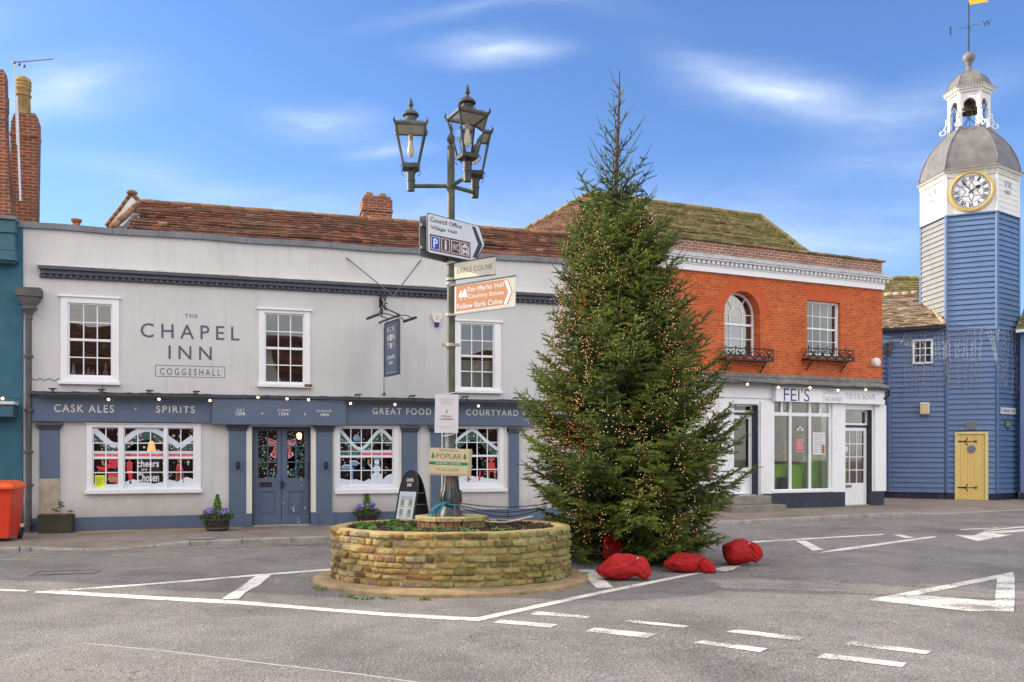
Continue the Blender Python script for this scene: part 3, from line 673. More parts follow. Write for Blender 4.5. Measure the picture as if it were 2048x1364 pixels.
# painted shop windows downstairs
M['p_snow'] = solid('snow_paint', (.66, .74, .84)); M['p_green'] = solid('garland_green_paint', (.022, .09, .07)); M['p_red'] = solid('red_window_paint', (.62, .035, .05))
M['p_dot'] = solid('white_window_paint', (.75, .76, .78)); M['p_skin'] = solid('tan_window_paint', (.42, .2, .09)); M['p_blue'] = solid('blue_window_paint', (.16, .32, .5)); M['p_black'] = solid('black_window_paint', (.01, .01, .012))
M['p_yellow'] = solid('yellow_notice_paper', (.72, .85, .02)); M['p_pink'] = solid('pink_window_paint', (.7, .12, .16)); M['p_teal'] = solid('teal_leaf_paint', (.015, .16, .14)); M['p_ink'] = solid('grey_ink', (.2, .22, .2))
PM = ['p_snow', 'p_green', 'p_red', 'p_dot', 'p_skin', 'p_blue', 'p_black', 'p_yellow', 'p_pink', 'p_teal', 'p_ink']
PI = {n: i for i, n in enumerate(PM)}
def disc(mb, x, z, r, y, mi, n=7, sz=1): mb.ext([(x + r * math.cos(2 * math.pi * k / n), z + sz * r * math.sin(2 * math.pi * k / n)) for k in range(n)], y, y + .0012, mi)
class Paint:
    """brush strokes on the inside of a pane, in 0..1 window coordinates"""
    def __init__(s, g, y): s.g = g; s.mb = MB(); s.y = y; s.k = 0
    def P(s, u, v): return (s.g[0] + (s.g[1] - s.g[0]) * u, s.g[2] + (s.g[3] - s.g[2]) * v)
    def poly(s, pts, mat):
        s.k += 1; y = s.y - s.k * .00001; s.mb.ext([s.P(*p) for p in pts], y, y + .0008, PI[mat])
    def dot(s, u, v, r, mat='p_dot', n=7): s.k += 1; p = s.P(u, v); disc(s.mb, p[0], p[1], r, s.y - s.k * .00001, PI[mat], n)
    def strip(s, pts, w, mat):
        for (a, b), (c, d) in zip(pts, pts[1:]):
            p, q = s.P(a, b), s.P(c, d); dx, dz = q[0] - p[0], q[1] - p[1]; l = math.hypot(dx, dz) or 1; nx, nz = -dz / l * w / 2, dx / l * w / 2
            s.k += 1; y = s.y - s.k * .00001; s.mb.ext([(p[0] + nx, p[1] + nz), (q[0] + nx, q[1] + nz), (q[0] - nx, q[1] - nz), (p[0] - nx, p[1] - nz)], y, y + .0008, PI[mat])
    def snow(s, n, seed, lo=.1, hi=1):
        r = random.Random(seed)
        for _ in range(n): s.dot(r.random(), r.uniform(lo, hi), r.choice([.006, .008, .010, .013]))
    def flakes(s, pts):
        for u, v in pts:
            p = s.P(u, v)
            for a in range(3):
                q = a * math.pi / 3; s.k += 1; y = s.y - s.k * .00001; dx, dz = .032 * math.cos(q), .032 * math.sin(q); nx, nz = -math.sin(q) * .004, math.cos(q) * .004
                s.mb.ext([(p[0] - dx + nx, p[1] - dz + nz), (p[0] + dx + nx, p[1] + dz + nz), (p[0] + dx - nx, p[1] + dz - nz), (p[0] - dx - nx, p[1] - dz - nz)], y, y + .0008, PI['p_dot'])
    def swag(s, pts, w=.11):
        """garland: green leaf mass hanging under a snow-laden line"""
        r = random.Random(len(pts))
        low = [(u, v - .17 - .02 * math.sin(u * 40)) for u, v in pts]
        for i in range(len(pts) - 1):
            s.poly([pts[i], pts[i + 1], low[i + 1], low[i]], 'p_green')
        s.strip(pts, w, 'p_snow')
        for i in range(len(pts) - 1):
            for k in range(5):
                t = r.random(); u = pts[i][0] + (pts[i + 1][0] - pts[i][0]) * t; v = pts[i][1] + (pts[i + 1][1] - pts[i][1]) * t - r.uniform(.07, .18); s.dot(u, v, .014, r.choice(['p_red', 'p_teal', 'p_teal', 'p_snow']))
    def awning(s, u0, u1, v):
        n = max(2, int((u1 - u0) / .052)); s.poly([(u0, v), (u1, v), (u1, v + .045), (u0, v + .045)], 'p_snow'); s.poly([(u0, v - .04), (u1, v - .04), (u1, v), (u0, v)], 'p_pink')
        for i in range(n):
            a, b = u0 + (u1 - u0) * i / n, u0 + (u1 - u0) * (i + 1) / n; s.poly([(a, v - .04), (b, v - .04), (b - (b - a) * .2, v - .075), (a + (b - a) * .2, v - .075)], 'p_pink')
    def drift(s, pts): s.poly([(pts[0][0], 0)] + pts + [(pts[-1][0], 0)], 'p_snow')
    def write(s, string, u0, u1, v0, v1, mat='p_dot', bold=0):
        s.k += 150; a, c = s.P(u0, v0); b, d = s.P(u1, v1); s.mb.text(string, a, b, c, d, s.y - s.k * .00001, PI[mat], bold=bold, thick=.001); s.k += 100
    def build(s, par, name='painting'): return s.mb.build(name, cols(*PM), par)

# triple sash window left of the doors
mb = MB(); X0, X1, Z0, Z1 = g1f; hh = []
z0, z1 = g1[2] + .02, g1[3]
cols3 = [(IS(187), IS(235.5), 2), (IS(249.5), IS(326), 3), (IS(336.5), IS(386), 2)]
for a, b, n in cols3: hh.append((a, b, z0, z1))
wall_holes(mb, X0, X1, Z0, Z1, [(a - .02, b + .02, c - .03, d + .02) for a, b, c, d in hh], -.03, .14)
for (a, b, n), h in zip(cols3, hh):
    wall_holes(mb, a - .02, b + .02, z0 - .03, z1 + .02, [h], .02, .06); bars(mb, a, b, z0, z1, n, 4, .022, .024, .052, meet=2)
mb.box(X0 - .02, X1 + .02, -.06, 0, Z1 + .001, Z1 + .03)
gw = mb.build('window', M['white'], inn, bevel=.004); gw['label'] = 'wide three part shop window painted with a snowy scene, a yellow notice in one corner'
p = MB(); p.box(X0 + .05, X1 - .05, .04, .044, z0 - .01, z1 + .01); p.build('pane', M['glass'], gw)
s_ = MB(); s_.box(X0 - .03, X1 + .03, -.12, .03, Z0 - .075, Z0 - .001); s_.build('sill', M['white'], gw, bevel=.006)
P = Paint((cols3[0][0], cols3[2][1], z0, z1), .037)
P.swag([(0, .98), (.08, .86), (.16, .74), (.22, .70), (.27, .74), (.34, .84), (.41, .93), (.5, .99), (.58, .99), (.66, .93), (.74, .84), (.82, .74), (.86, .69), (.92, .76), (1, .86)])
P.awning(0, 1, .57); P.snow(110, 5, .12)
P.flakes([(.36, .87), (.45, .8), (.5, .68), (.8, .88), (.95, .42), (.24, .9), (.64, .62)])
P.drift([(0, .06), (.2, .05), (.3, .08), (.38, .14), (.45, .10), (.6, .055), (.68, .07), (.76, .12), (.84, .09), (.93, .17), (1, .13)])
# presents and a bowl of fruit on the left, figures in red coats
P.poly([(.03, .36), (.12, .34), (.14, .28), (.05, .29)], 'p_red'); P.poly([(.07, .5), (.09, .46), (.12, .36), (.08, .38)], 'p_skin')
for u_, v_ in ((.17, .45), (.205, .44), (.15, .36), (.19, .36), (.22, .38), (.235, .47)): P.dot(u_, v_, .055, 'p_red', 9)
P.poly([(.14, .24), (.25, .22), (.25, .06), (.15, .09)], 'p_red'); P.poly([(.14, .19), (.25, .17), (.25, .09), (.15, .09)], 'p_skin')
P.poly([(.325, .42), (.34, .46), (.37, .44), (.385, .36), (.375, .26), (.33, .26), (.322, .34)], 'p_red'); P.dot(.352, .5, .045, 'p_skin', 9); P.poly([(.32, .53), (.335, .57), (.355, .575), (.37, .53)], 'p_red')
P.poly([(.335, .25), (.385, .25), (.378, .12), (.36, .10), (.345, .12)], 'p_red'); P.poly([(.352, .10), (.37, .10), (.378, .06), (.35, .06)], 'p_black'); P.poly([(.325, .245), (.388, .245), (.388, .27), (.325, .27)], 'p_dot')
P.poly([(.83, .33), (.85, .40), (.875, .40), (.89, .33), (.90, .28), (.82, .28)], 'p_red'); P.dot(.862, .45, .045, 'p_skin', 9); P.poly([(.835, .47), (.85, .53), (.88, .55), (.925, .50), (.93, .45), (.90, .49)], 'p_red')
P.strip([(.83, .25), (.825, .06)], .014, 'p_skin'); P.strip([(.895, .25), (.90, .06)], .014, 'p_skin'); P.strip([(.83, .13), (.897, .13)], .014, 'p_skin'); P.strip([(.845, .25), (.845, .15), (.88, .15), (.88, .25)], .014, 'p_red')
P.poly([(.44, .08), (.63, .08), (.66, .16), (.66, .485), (.415, .485), (.415, .16)], 'p_black')
P.drift([(.38, .10), (.45, .085), (.52, .05), (.6, .055), (.68, .085)])
P.poly([(.01, .0), (.108, .0), (.108, .205), (.01, .205)], 'p_yellow')
P.write('cheers', .43, .65, .34, .465, bold=.02)
P.write('are', .47, .53, .28, .315)
P.write('Chosen', .43, .65, .09, .235, bold=.02)
for k in range(6): P.k += 90; P.poly([(.025, .16 - k * .022), (.095 - (k % 3) * .012, .16 - k * .022), (.095 - (k % 3) * .012, .166 - k * .022), (.025, .166 - k * .022)], 'p_ink')
P.build(gw)
# snowman window right of the doors, and the one behind the lamp post
for g, f, sd_ in ((g2, g2f, 1), (g3, g3f, 2)):
    z0 = g[2]
    o = sash_window(inn, (f[0], f[1], g[2] - .12, f[3]), g, None, 5, 4, sill=(f[0] + (.0 if sd_ == 2 else .03), f[1] + .0, f[2] - .02, g[2] - .122), yf=-.02, label=('ground floor sash window painted with a snowman scene' if sd_ == 1 else 'ground floor sash window painted with small red figures, partly behind the lamp post'))
    mb = MB(); mb.mark(); mb.box(f[0] + .02, f[0] + .05, -.06, -.021, g[2] - .12, f[3]); mb.mark(); mb.box(f[1] - .05, f[1] - .02, -.06, -.021, g[2] - .12, f[3]); mb.parts('casing', M['cream'], o, bevel=.004)
    P = Paint((g[0], g[1], g[2], g[3]), .043)
    if sd_ == 1:
        P.swag([(0, .98), (.1, .86), (.2, .76), (.3, .66), (.4, .63), (.5, .7), (.6, .82), (.7, .93), (.79, .99), (.88, .92), (1, .80)], .07)
        P.awning(.4, 1, .57); P.poly([(0, .53), (.38, .53), (.38, .585), (0, .585)], 'p_teal'); P.poly([(0, .585), (.38, .585), (.38, .60), (0, .60)], 'p_snow')
        P.poly([(.24, .83), (.28, .9), (.34, .9), (.38, .83), (.37, .78), (.26, .78)], 'p_blue')
        P.poly([(.02, .31), (.08, .35), (.22, .33), (.27, .27), (.03, .27)], 'p_blue'); P.poly([(.17, .41), (.3, .41), (.37, .37), (.3, .33), (.18, .34)], 'p_blue'); P.strip([(.02, .31), (.08, .35), (.22, .34)], .02, 'p_snow'); P.strip([(.17, .42), (.3, .42), (.37, .37)], .02, 'p_snow'); P.strip([(.22, .27), (.22, .06)], .05, 'p_blue')
        P.poly([(.3, .45), (.37, .45), (.37, .52), (.3, .52)], 'p_red')
        P.dot(.70, .40, .058, 'p_snow', 12); P.dot(.70, .27, .085, 'p_snow', 12); P.dot(.70, .12, .12, 'p_snow', 12); P.poly([(.63, .44), (.78, .44), (.76, .50), (.65, .51)], 'p_blue'); P.strip([(.64, .345), (.76, .345)], .03, 'p_blue'); P.strip([(.62, .28), (.55, .36)], .03, 'p_snow'); P.poly([(.52, .36), (.56, .36), (.56, .45), (.52, .45)], 'p_skin')
        for v_ in (.28, .22, .14): P.dot(.70, v_, .009, 'p_black')
        P.drift([(0, .11), (.15, .08), (.3, .09), (.45, .05), (.55, .10), (.65, .05), (.8, .07), (.9, .16), (1, .19)])
        P.snow(75, 9)
    else:
        P.swag([(0, .72), (.08, .66), (.2, .78), (.35, .9), (.5, .99), (.62, .92), (.75, .8), (1, .62)], .07)
        for u_ in (.42, .88):
            P.dot(u_, .42, .04, 'p_skin', 9); P.poly([(u_ - .07, .44), (u_ - .03, .5), (u_ + .05, .5), (u_ + .07, .42)], 'p_red'); P.poly([(u_ - .06, .38), (u_ + .06, .38), (u_ + .07, .27), (u_ - .07, .27)], 'p_red')
        P.poly([(.8, .24), (.98, .24), (.98, .20), (.8, .20)], 'p_red'); P.strip([(.83, .2), (.82, .04)], .03, 'p_skin'); P.strip([(.94, .2), (.96, .04)], .03, 'p_skin')
        P.drift([(0, .13), (.2, .11), (.4, .14), (.7, .10), (1, .06)]); P.strip([(.66, .22), (.64, .04)], .04, 'p_red'); P.poly([(.37, .06), (.42, .13), (.48, .07), (.43, .02)], 'p_red')
        P.snow(75, 11)
    P.build(o)

# double doors
yd = .16
leafs = [(D[0] + .03, (D[0] + D[1]) / 2 - .004), ((D[0] + D[1]) / 2 + .004, D[1] - .03)]
mb = MB(); mb.box(D[0], D[0] + .03, -.0, .3, .13, D[3]); mb.box(D[1] - .03, D[1], 0, .3, .13, D[3]); mb.box(D[0] + .03, D[1] - .03, .05, .3, D[3] - .03, D[3]); mb.build('door_frame', M['slatedark'], inn, bevel=.004)
gz0, gz1 = IZ(560, 956, yd), IZ(560, 861, yd)
for k, (a, b) in enumerate(leafs):
    mb = MB(); ga, gb = a + .10 + .02 * k, b - .085
    pz0, pz1 = .33, .83
    wall_holes(mb, a, b, .135, D[3] - .032, [(ga, gb, gz0, gz1), (ga + .03, gb - .03, pz0, pz1)], yd, yd + .05)
    mb.box(ga + .03, gb - .03, yd + .02, yd + .04, pz0, pz1); mb.box(ga + .08, gb - .08, yd + .008, yd + .02, pz0 + .05, pz1 - .05)
    bars(mb, ga, gb, gz0, gz1, 2, 3, .022, yd + .006, yd + .03, meet=None)
    o = mb.build('door', M['slate'], inn, bevel=.005); o['label'] = ('left leaf of the double doors, with letterbox' if k == 0 else 'right leaf of the double doors, with chipped paint')
    mb = MB(); mb.box(ga - .01, gb + .01, yd + .028, yd + .032, gz0 - .01, gz1 + .01); mb.build('pane', M['glass'], o)
    P = Paint((ga, gb, gz0, gz1), yd + .026); r_ = random.Random(k)
    cx_ = 1.0 if k == 0 else 0.0
    for q in range(150):
        th = r_.uniform(0, math.pi) + (math.pi / 2 if k == 0 else -math.pi / 2); rr_ = r_.gauss(.78, .10)
        P.dot(cx_ + math.cos(th) * rr_ * 1.0, .42 + math.sin(th) * rr_ * .46, r_.uniform(.008, .02), r_.choice(['p_teal', 'p_teal', 'p_green', 'p_snow', 'p_blue'] if q % 9 == 0 else ['p_teal', 'p_green', 'p_teal']), 5) if 0 < cx_ + math.cos(th) * rr_ < 1 and 0 < .42 + math.sin(th) * rr_ * .46 < 1 else None
    s1 = lambda u: u if k == 0 else 1 - u
    P.poly([(s1(.52), .74), (s1(.55), .84), (s1(1), .77), (s1(1), .68), (s1(.6), .69)], 'p_dot'); P.poly([(s1(.55), .745), (s1(.58), .825), (s1(1), .76), (s1(1), .69), (s1(.62), .70)], 'p_red')
    P.poly([(s1(.98), .65), (s1(.86), .65), (s1(.78), .56), (s1(.62), .49), (s1(.78), .44), (s1(.95), .41), (s1(.95), .5)], 'p_dot'); P.poly([(s1(.97), .64), (s1(.87), .64), (s1(.80), .56), (s1(.68), .49), (s1(.80), .45), (s1(.92), .43), (s1(.93), .5)], 'p_red')
    P.write('Merry' if k == 0 else 'Xmas', .6 if k == 0 else .05, .97 if k == 0 else .42, .71, .77)
    P.snow(60, 20 + k, 0); P.build(o)
    if k == 0:
        mb = MB(); r = I.rect(519, 543.5, 964, 974, yd); mb.box(r[0], r[1], yd - .012, yd, r[2], r[3]); mb.build('letterbox', M['blackp'], o, bevel=.004)
    else:
        mb = MB(); r = I.rect(561, 567, 962, 977, yd); mb.box(r[0] - .0, r[1], yd - .03, yd, r[2], r[3]); mb.tube(((r[0] + r[1]) / 2, yd - .04, r[3] - .06), ((r[0] + r[1]) / 2 + .09, yd - .04, r[3] - .065), .01); mb.build('handle', M['blackp'], o, bevel=.004)
        mb = MB(); r_ = random.Random(8)
        for q in range(26):
            px, py = r_.choice([(585, 1014), (586, 1018), (604, 966), (596, 992), (561, 1030), (565, 1012), (598, 1040), (610, 1018)]); x, z = I.hit(px + r_.uniform(-3, 3), py + r_.uniform(-6, 6), yd); disc(mb, x, z, r_.uniform(.004, .014), yd - .001, 0, 6, r_.uniform(.6, 2.2))
        mb.build('paint_chip', M['offwhite'], o)
# glowing lantern seen through the right hand door
mb = MB(); x, z = I.hit(598.5, 872, .55); mb.lathe([(.02, -.07), (.045, -.05), (.055, .04), (.02, .07)], (x, .55), 8, z=z); mb.build('lobby_lantern', M['lamp'], inn)
mb = MB(); x, z = I.hit(303, 893, .7); mb.lathe([(.10, -.14), (.05, .10), (.02, .12)], (x, .7), 12, z=z); mb.build('table_lamp', emit('orange_lampshade', (1, .32, .06), 1.6, (.8, .4, .1)), inn)
# ---------------- roof
RY = 3.2
zr = IZ(700, 436, RY); zeave = 5.75; ey = .45
xr0, xr1 = IS(283, RY), IS(1150, RY); xe0 = IS(226, ey) ; xe1 = IS(1165, ey)
mb = MB(); tiles(mb, (xe0, ey, zeave), (xe1, ey, zeave), (xr1, RY, zr), (xr0, RY, zr), .14, .19, seed=1, sag=.06, jit=.012)
mb.build('roof', M['tile_red'], inn); roof_o = C.objects['roof']
mb = MB(); capline(mb, (xr0, RY, zr + .0), (xr1, RY, zr + .0), .07, .33, seed=2, tone=(.1, .8)); mb.build('ridge', M['ridge'], roof_o, smooth=True)
mb = MB(); mb.ext([(xe0 + .02, zeave - .1), (xe1, zeave - .1), (xr1, zr - .05), (xr0, zr - .05)], RY, RY + .02)
mb.add([(xe0 + .1, ey, zeave - .05), (xe1, ey, zeave - .05), (xr1, RY, zr - .05), (xr0 + .1, RY, zr - .05), (xr1, 6, 5.8), (xr0, 6, 5.8)], [(0, 1, 2, 3), (3, 2, 4, 5)]); mb.build('roof_deck', M['tile_red'], roof_o)
# left verge with its rolled hip, white gable beyond
mb = MB()
gx = [I.hit(a, b, RY + .3) for a, b in ((212, 452), (262, 388), (284, 407), (246, 452))]
mb.ext(gx, RY + .3, RY + .8); mb.build('gable_wall', M['white'], inn)
mb = MB(); a, b, c_ = gx[0], gx[1], gx[2]
capline(mb, (a[0], RY + .3, a[1]), (b[0], RY + .3, b[1]), .045, .15, seed=5); capline(mb, (b[0], RY + .3, b[1] + .02), (c_[0], RY + .3, c_[1]), .05, .15, seed=6)
mb.ball((b[0] + .02, RY + .3, b[1] + .03), .12, sc=(1.1, 1, .6))
mb.build('gable_tiles', M['ridge'], inn, smooth=True)
mb = MB(); a = I.hit(278, 407, RY - .1); b = I.hit(226, 452, 1.6); capline(mb, (a[0], RY - .1, a[1]), (b[0], 1.6, b[1]), .075, .25, seed=7); mb.build('verge_roll', M['ridge'], inn, smooth=True)
# small pot behind the parapet
x, z = I.hit(153, 442, 1.2); mb = MB(); mb.lathe([(.07, -.5), (.07, -.02), (.10, .0), (.11, .05), (.08, .05), (.07, -.1)], (x, 1.2), 14, z=z - .02); mb.build('vent_pot', M['pot_red'], inn, smooth=True, auto=40)
# chimney
cy = RY + .6; a, b = IS(726, cy), IS(784, cy); zt = IZ(755, 391, cy); zb_ = 6.0
mb = MB(); mb.box(a, b, cy, cy + .62, zb_, zt - .42); mb.box(a - .03, b + .03, cy - .03, cy + .65, zt - .42, zt - .36); mb.box(a - .012, b + .012, cy - .012, cy + .63, zt - .36, zt - .08); mb.box(a + .03, b - .03, cy + .02, cy + .6, zt - .08, zt)
ch = mb.build('chimney', M['brick_stack'], inn, bevel=.01)
for px in (738, 765):
    x = IS(px, cy + .3); mb = MB(); mb.lathe([(.07, 0), (.075, .03), (.10, .12), (.105, .15), (.08, .15), (.07, .02)], (x, cy + .3), 14, z=zt - .02); mb.build('chimney_pot', M['pot'], ch, smooth=True, auto=40)
# downpipe with hopper at the left corner
mb = MB(); x = IS(57.5, -.14); y = -.14
mb.path([(x, y, .12), (x, y, 4.60)], .055, 10)
for z in (.25, 1.03, 1.68, 2.5, 3.55): mb.lathe([(.055, -.03), (.085, -.025), (.085, .025), (.055, .03)], (x, y), 10, z=z)
zh = IZ(60, 600, -.14)
z0 = IZ(60, 640, -.14); zt_ = IZ(60, 577, -.14)
mb.lathe([(.055, 0), (.075, .02), (.06, .06), (.10, .16), (.17, .22), (.12, .27), (.22, .38), (.22, .44), (.27, .45), (.27, zt_ - z0), (.2, zt_ - z0), (.18, .4)], (x + .01, y - .02), 4, rot=math.pi / 4, z=z0, sx=1.15, sy=.75)
mb.build('downpipe', M['darklead'], inn, smooth=True, auto=35)
# pipes and wires along the wall
mb = MB(); rnd = random.Random(2); pts = []
for px in range(66, 1180, 12): pts.append((IS(px, -.2), -.235 + rnd.uniform(-.01, .01), ZF1 + .06 + rnd.uniform(-.012, .016)))
mb.path(pts, .008, 4)
pts = [(IS(57 + k * 3), -.012, 3.12 - .0 + .02 * math.sin(k)) for k in range(22)]; mb.path(pts, .006, 4)
mb.path([(IS(206, -.01), -.012, IZ(206, 765)), (IS(204, -.01), -.015, IZ(204, 793))], .005, 4)
mb.build('cable', M['darklead'], inn)
# strip lights over the lettering
for a, b in ((75, 425), (690, 1120)):
    mb = MB(); zz = ZF1 - .035; mb.box(IS(a, -.3), IS(b, -.3), -.335, -.275, zz - .025, zz + .02)
    o = mb.build('strip_light', M['blackp'], inn, bevel=.006)
    mb = MB(); cl_ = [(105, 203), (299, 393)] if a < 100 else [(717, 826), (932, 1035)]
    for pr in cl_:
        for px in pr: mb.mark(); x = IS(px, -.25); mb.path([(x - .06, -.02, ZF1 + .10), (x, -.2, ZF1 + .125), (x + .05, -.3, zz + .02)], .013, 6); mb.box(x - .07, x + .07, -.26, -.18, ZF1 + .11, ZF1 + .135)
    mb.parts('bracket', M['blackp'], o, bevel=.003)
# wall lights beside the doors
for px, py in ((476, 930), (652, 930)):
    x, z = I.hit(px, py, -.09); mb = MB(); mb.box(x - .035, x + .035, -.14, -.05, z - .075, z + .07); mb.ball((x - .01, -.15, z - .02), .035, 8, 6); mb.build('wall_light', M['blackp'], inn, bevel=.008)
mb = MB(); r = ir(616.5, 621, 922, 957); mb.box(D[1] - .06, D[1] - .031, -.02, -.001, r[2], r[3]); mb.build('intercom', M['blackp'], inn, bevel=.004)
x, z = I.hit(919, 983, -.13); mb = MB(); mb.ball((x, -.14, z), .05, 8, 6, sc=(1.1, .6, .7)); mb.build('floodlight', M['blackp'], inn, smooth=True)

# festoon bulbs strung along the fascia
t = thing('festoon_lights', 'string of warm round bulbs looped along the blue grey fascia of the inn', 'string lights', I.loc(0), I.rz)
BP = [(217, 799), (318, 798.5), (420, 801), (516, 794.5), (574, 797.5), (617, 799.5), (701, 807), (790, 809), (957, 812)]
mb = MB(); prev = None
for px, py in [(72, 796)] + BP + [(1060, 813)]:
    x, z = I.hit(px, py - 3.5, -.36)
    if prev:
        mb.path([(prev[0] + (x - prev[0]) * k / 8, -.36, prev[1] + (z - prev[1]) * k / 8 - .05 * math.sin(math.pi * k / 8)) for k in range(9)], .006, 4)
    prev = (x, z)
mb.build('cable', M['blackp'], t)
for px, py in BP:
    x, z = I.hit(px, py, -.36); mb = MB(); mb.ball((x, -.36, z), .028, 10, 8); o = mb.build('bulb', M['bulb'], t, smooth=True)
    mb = MB(); mb.lathe([(.014, .02), (.016, .05), (.006, .055)], (x, -.36), 8, z=z); mb.build('bulb_cap', M['blackp'], o)

# alarm box
t = thing('alarm_box', 'white wedge shaped burglar alarm box with blue base high on the inn wall', 'alarm box', I.world(IS(873), 0, 0), I.rz)
x0 = IS(873); r = ir(862.5, 883, 629, 646); zb_ = IZ(873, 654); w_ = (r[1] - r[0]) / 2
mb = MB(); mb.ext([(-w_, r[3]), (w_, r[3]), (w_ * .95, r[3] - .07), (w_ * .5, r[2]), (-w_ * .5, r[2]), (-w_ * .95, r[3] - .07)], -.08, 0); mb.build('case', M['cream'], t, bevel=.012)
mb = MB(); mb.ext([(-w_ * .48, r[2] - .002), (w_ * .48, r[2] - .002), (w_ * .36, zb_), (-w_ * .36, zb_)], -.075, -.002); mb.build('strobe', solid('blue_plastic', (.01, .02, .22)), t, bevel=.01)
mb = MB(); zc_ = r[3] - .085
for k in range(16):
    q0, q1 = k * math.pi / 8, (k + 1) * math.pi / 8; mb.ext([(.045 * math.cos(q0), zc_ + .045 * math.sin(q0)), (.045 * math.cos(q1), zc_ + .045 * math.sin(q1)), (.036 * math.cos(q1), zc_ + .036 * math.sin(q1)), (.036 * math.cos(q0), zc_ + .036 * math.sin(q0))], -.082, -.0801)
mb.text('6', -.014, .014, zc_ - .02, zc_ + .02, -.081); mb.build('logo', solid('pink_print', (.7, .2, .22)), t)

# hanging sign
SP = Plane(((771.5 - CX) / F * 18.95, 18.95), ((799 - CX) / F * 18.27, 18.27))
hs = thing('pub_sign', 'tall slate hanging sign board on an ornate black iron bracket with two lamps', 'hanging sign', SP.loc(0), SP.rz)
W_ = math.hypot((771.5 - 799) / F * 18.6, .68); zt_, zb_ = SP.z(785, 642), SP.z(785, 750.5)
mb = MB(); mb.box(0, W_, -.025, .025, zb_, zt_); bd = mb.build('board', M['slate'], hs, bevel=.004)
mb = MB(); wall_holes(mb, -.005, W_ + .005, zb_ - .005, zt_ + .005, [(.03, W_ - .03, zb_ + .03, zt_ - .03)], -.035, .035); mb.build('board_frame', M['slatedark'], bd, bevel=.003)
mb = MB(); h_ = zt_ - zb_
for row, (v0, v1) in enumerate(((.80, .90), (.64, .76), (.50, .60))):
    for k, ch_ in enumerate(('RCR', 'NIN', 'TIY')[row]):
        a = W_ * (.22 + k * .2); mb.text(ch_, a, a + W_ * (.14 if row != 1 else .15), zb_ + h_ * v0, zb_ + h_ * v1, -.0255, bold=.03 if row == 1 else 0)
mb.text('CHAPEL', W_ * .18, W_ * .82, zb_ + h_ * .30, zb_ + h_ * .37, -.0255, bold=.02); mb.text('INN', W_ * .36, W_ * .64, zb_ + h_ * .20, zb_ + h_ * .26, -.0255, bold=.02); mb.box(W_ * .1, W_ * .9, -.027, -.0255, zb_ + .05, zb_ + .058)
mb.build('lettering', M['letterwhite'], bd)
mb = MB(); zt2 = zt_ + .07
mb.tube((-.76, 0, zt2), (W_ + .05, 0, zt2), .022); mb.tube((-.72, 0, zt2 - .55), (-.72, 0, zt2 + .75), .025, n=6)
mb.box(-.77, -.70, -.04, .04, zt2 - .6, zt2 - .1)
rnd = random.Random(5)
for k in range(12):      # scrolls of wrought iron
    cx_, cz_, rr_ = -.5 + rnd.uniform(-.05, .5), zt2 + rnd.uniform(.06, .55), rnd.uniform(.05, .12)
    if cx_ > .0: cz_ = zt2 + .06 + (cz_ - zt2) * .3
    mb.path([(cx_ + rr_ * (1 - q / 18) * math.cos(q * .5 + k), rnd.uniform(-.01, .01), cz_ + rr_ * 1.3 * (1 - q / 18) * math.sin(q * .5 + k)) for q in range(15)], .013, 5)
for q in (.08, W_ - .08): mb.tube((q, 0, zt2), (q, 0, zt_), .01)
mb.path([(-.58, 0, zt2 + .75), (-.35, 0, zt2 + .6), (-.15, 0, zt2 + .3), (W_, 0, zt2 + .02)], .016, 6)
mb.build('bracket', M['black'], hs)
for sd_ in (-1, 1):
    mb = MB(); yy = .42 * sd_; mb.tube((.0, yy, zt2 - .0), (W_ * .9, yy, zt2 + .0), .03, n=10); o = mb.build('lamp', M['black'], hs)
    mb = MB(); mb.path([(.1, 0, zt2 + .02), (.12, yy * .6, zt2 + .08), (.12, yy, zt2)], .01, 6); mb.path([(W_ * .7, 0, zt2 + .02), (W_ * .7, yy * .6, zt2 + .06), (W_ * .7, yy, zt2)], .01, 6); mb.build('lamp_arm', M['black'], o)
mb = MB()
def spw(px, py, d): return ((px - CX) / F * d, d, EYE + (YH - py) / F * d)
inv = Matrix.Translation(Vector((SP.A[0], SP.A[1], 0))) @ Matrix.Rotation(SP.rz, 4, 'Z'); inv = inv.inverted()
top = spw(787, 592, 18.75)
def onwall(px, py): s_, z_ = I.hit(px, py); return I.world(s_, 0, z_)
for q in ((692, 515), (842, 520)): mb.path([inv @ Vector(onwall(*q)), inv @ Vector(top)], .012, 5)
mb.path([inv @ Vector(onwall(768, 655)), inv @ Vector(onwall(768, 786))], .008, 5)
s_, z_ = I.hit(768, 788); mb.ball(inv @ Vector(I.world(s_, -.03, z_)), .035, 8, 6)
mb.build('stay', M['darklead'], hs)

# ================================================================== TEAL HOUSE at the left edge
T = Plane(I.world(IS(47.5), 0, 0)[:2], I.world(IS(600), 0, 0)[:2])
tl = thing('teal_house', 'teal painted masonry shop house cut by the left edge, rust brick chimneys on its roof', 'house', T.loc(0), T.rz)
def TS(px, off=0): return T.s(px, off)
xw = TS(46.5); xl = -9.5
zt_ = T.z(20, 447); zc1 = T.z(20, 470); zc2 = T.z(20, 531)
mb = MB(); wall_holes(mb, xl, xw, 0, zt_, [(-2.6, -1.2, 3.2, 4.6), (-6.4, -5.0, 3.2, 4.6), (-7, -1.9, .5, 2.2)], -.03, .3); mb.box(xw - .25, xw, .3, 6, 0, zt_ - .1); mb.box(xl, xw, 5.8, 6, 0, zt_ - .1)
mb.build('wall', M['teal'], tl)
for f in ((-2.6, -1.2, 3.2, 4.6), (-6.4, -5.0, 3.2, 4.6)): sash_window(tl, f, (f[0] + .1, f[1] - .1, f[2] + .12, f[3] - .1), None, 2, 2, meet=1, sill=(f[0] - .05, f[1] + .05, f[2] - .06, f[2]))
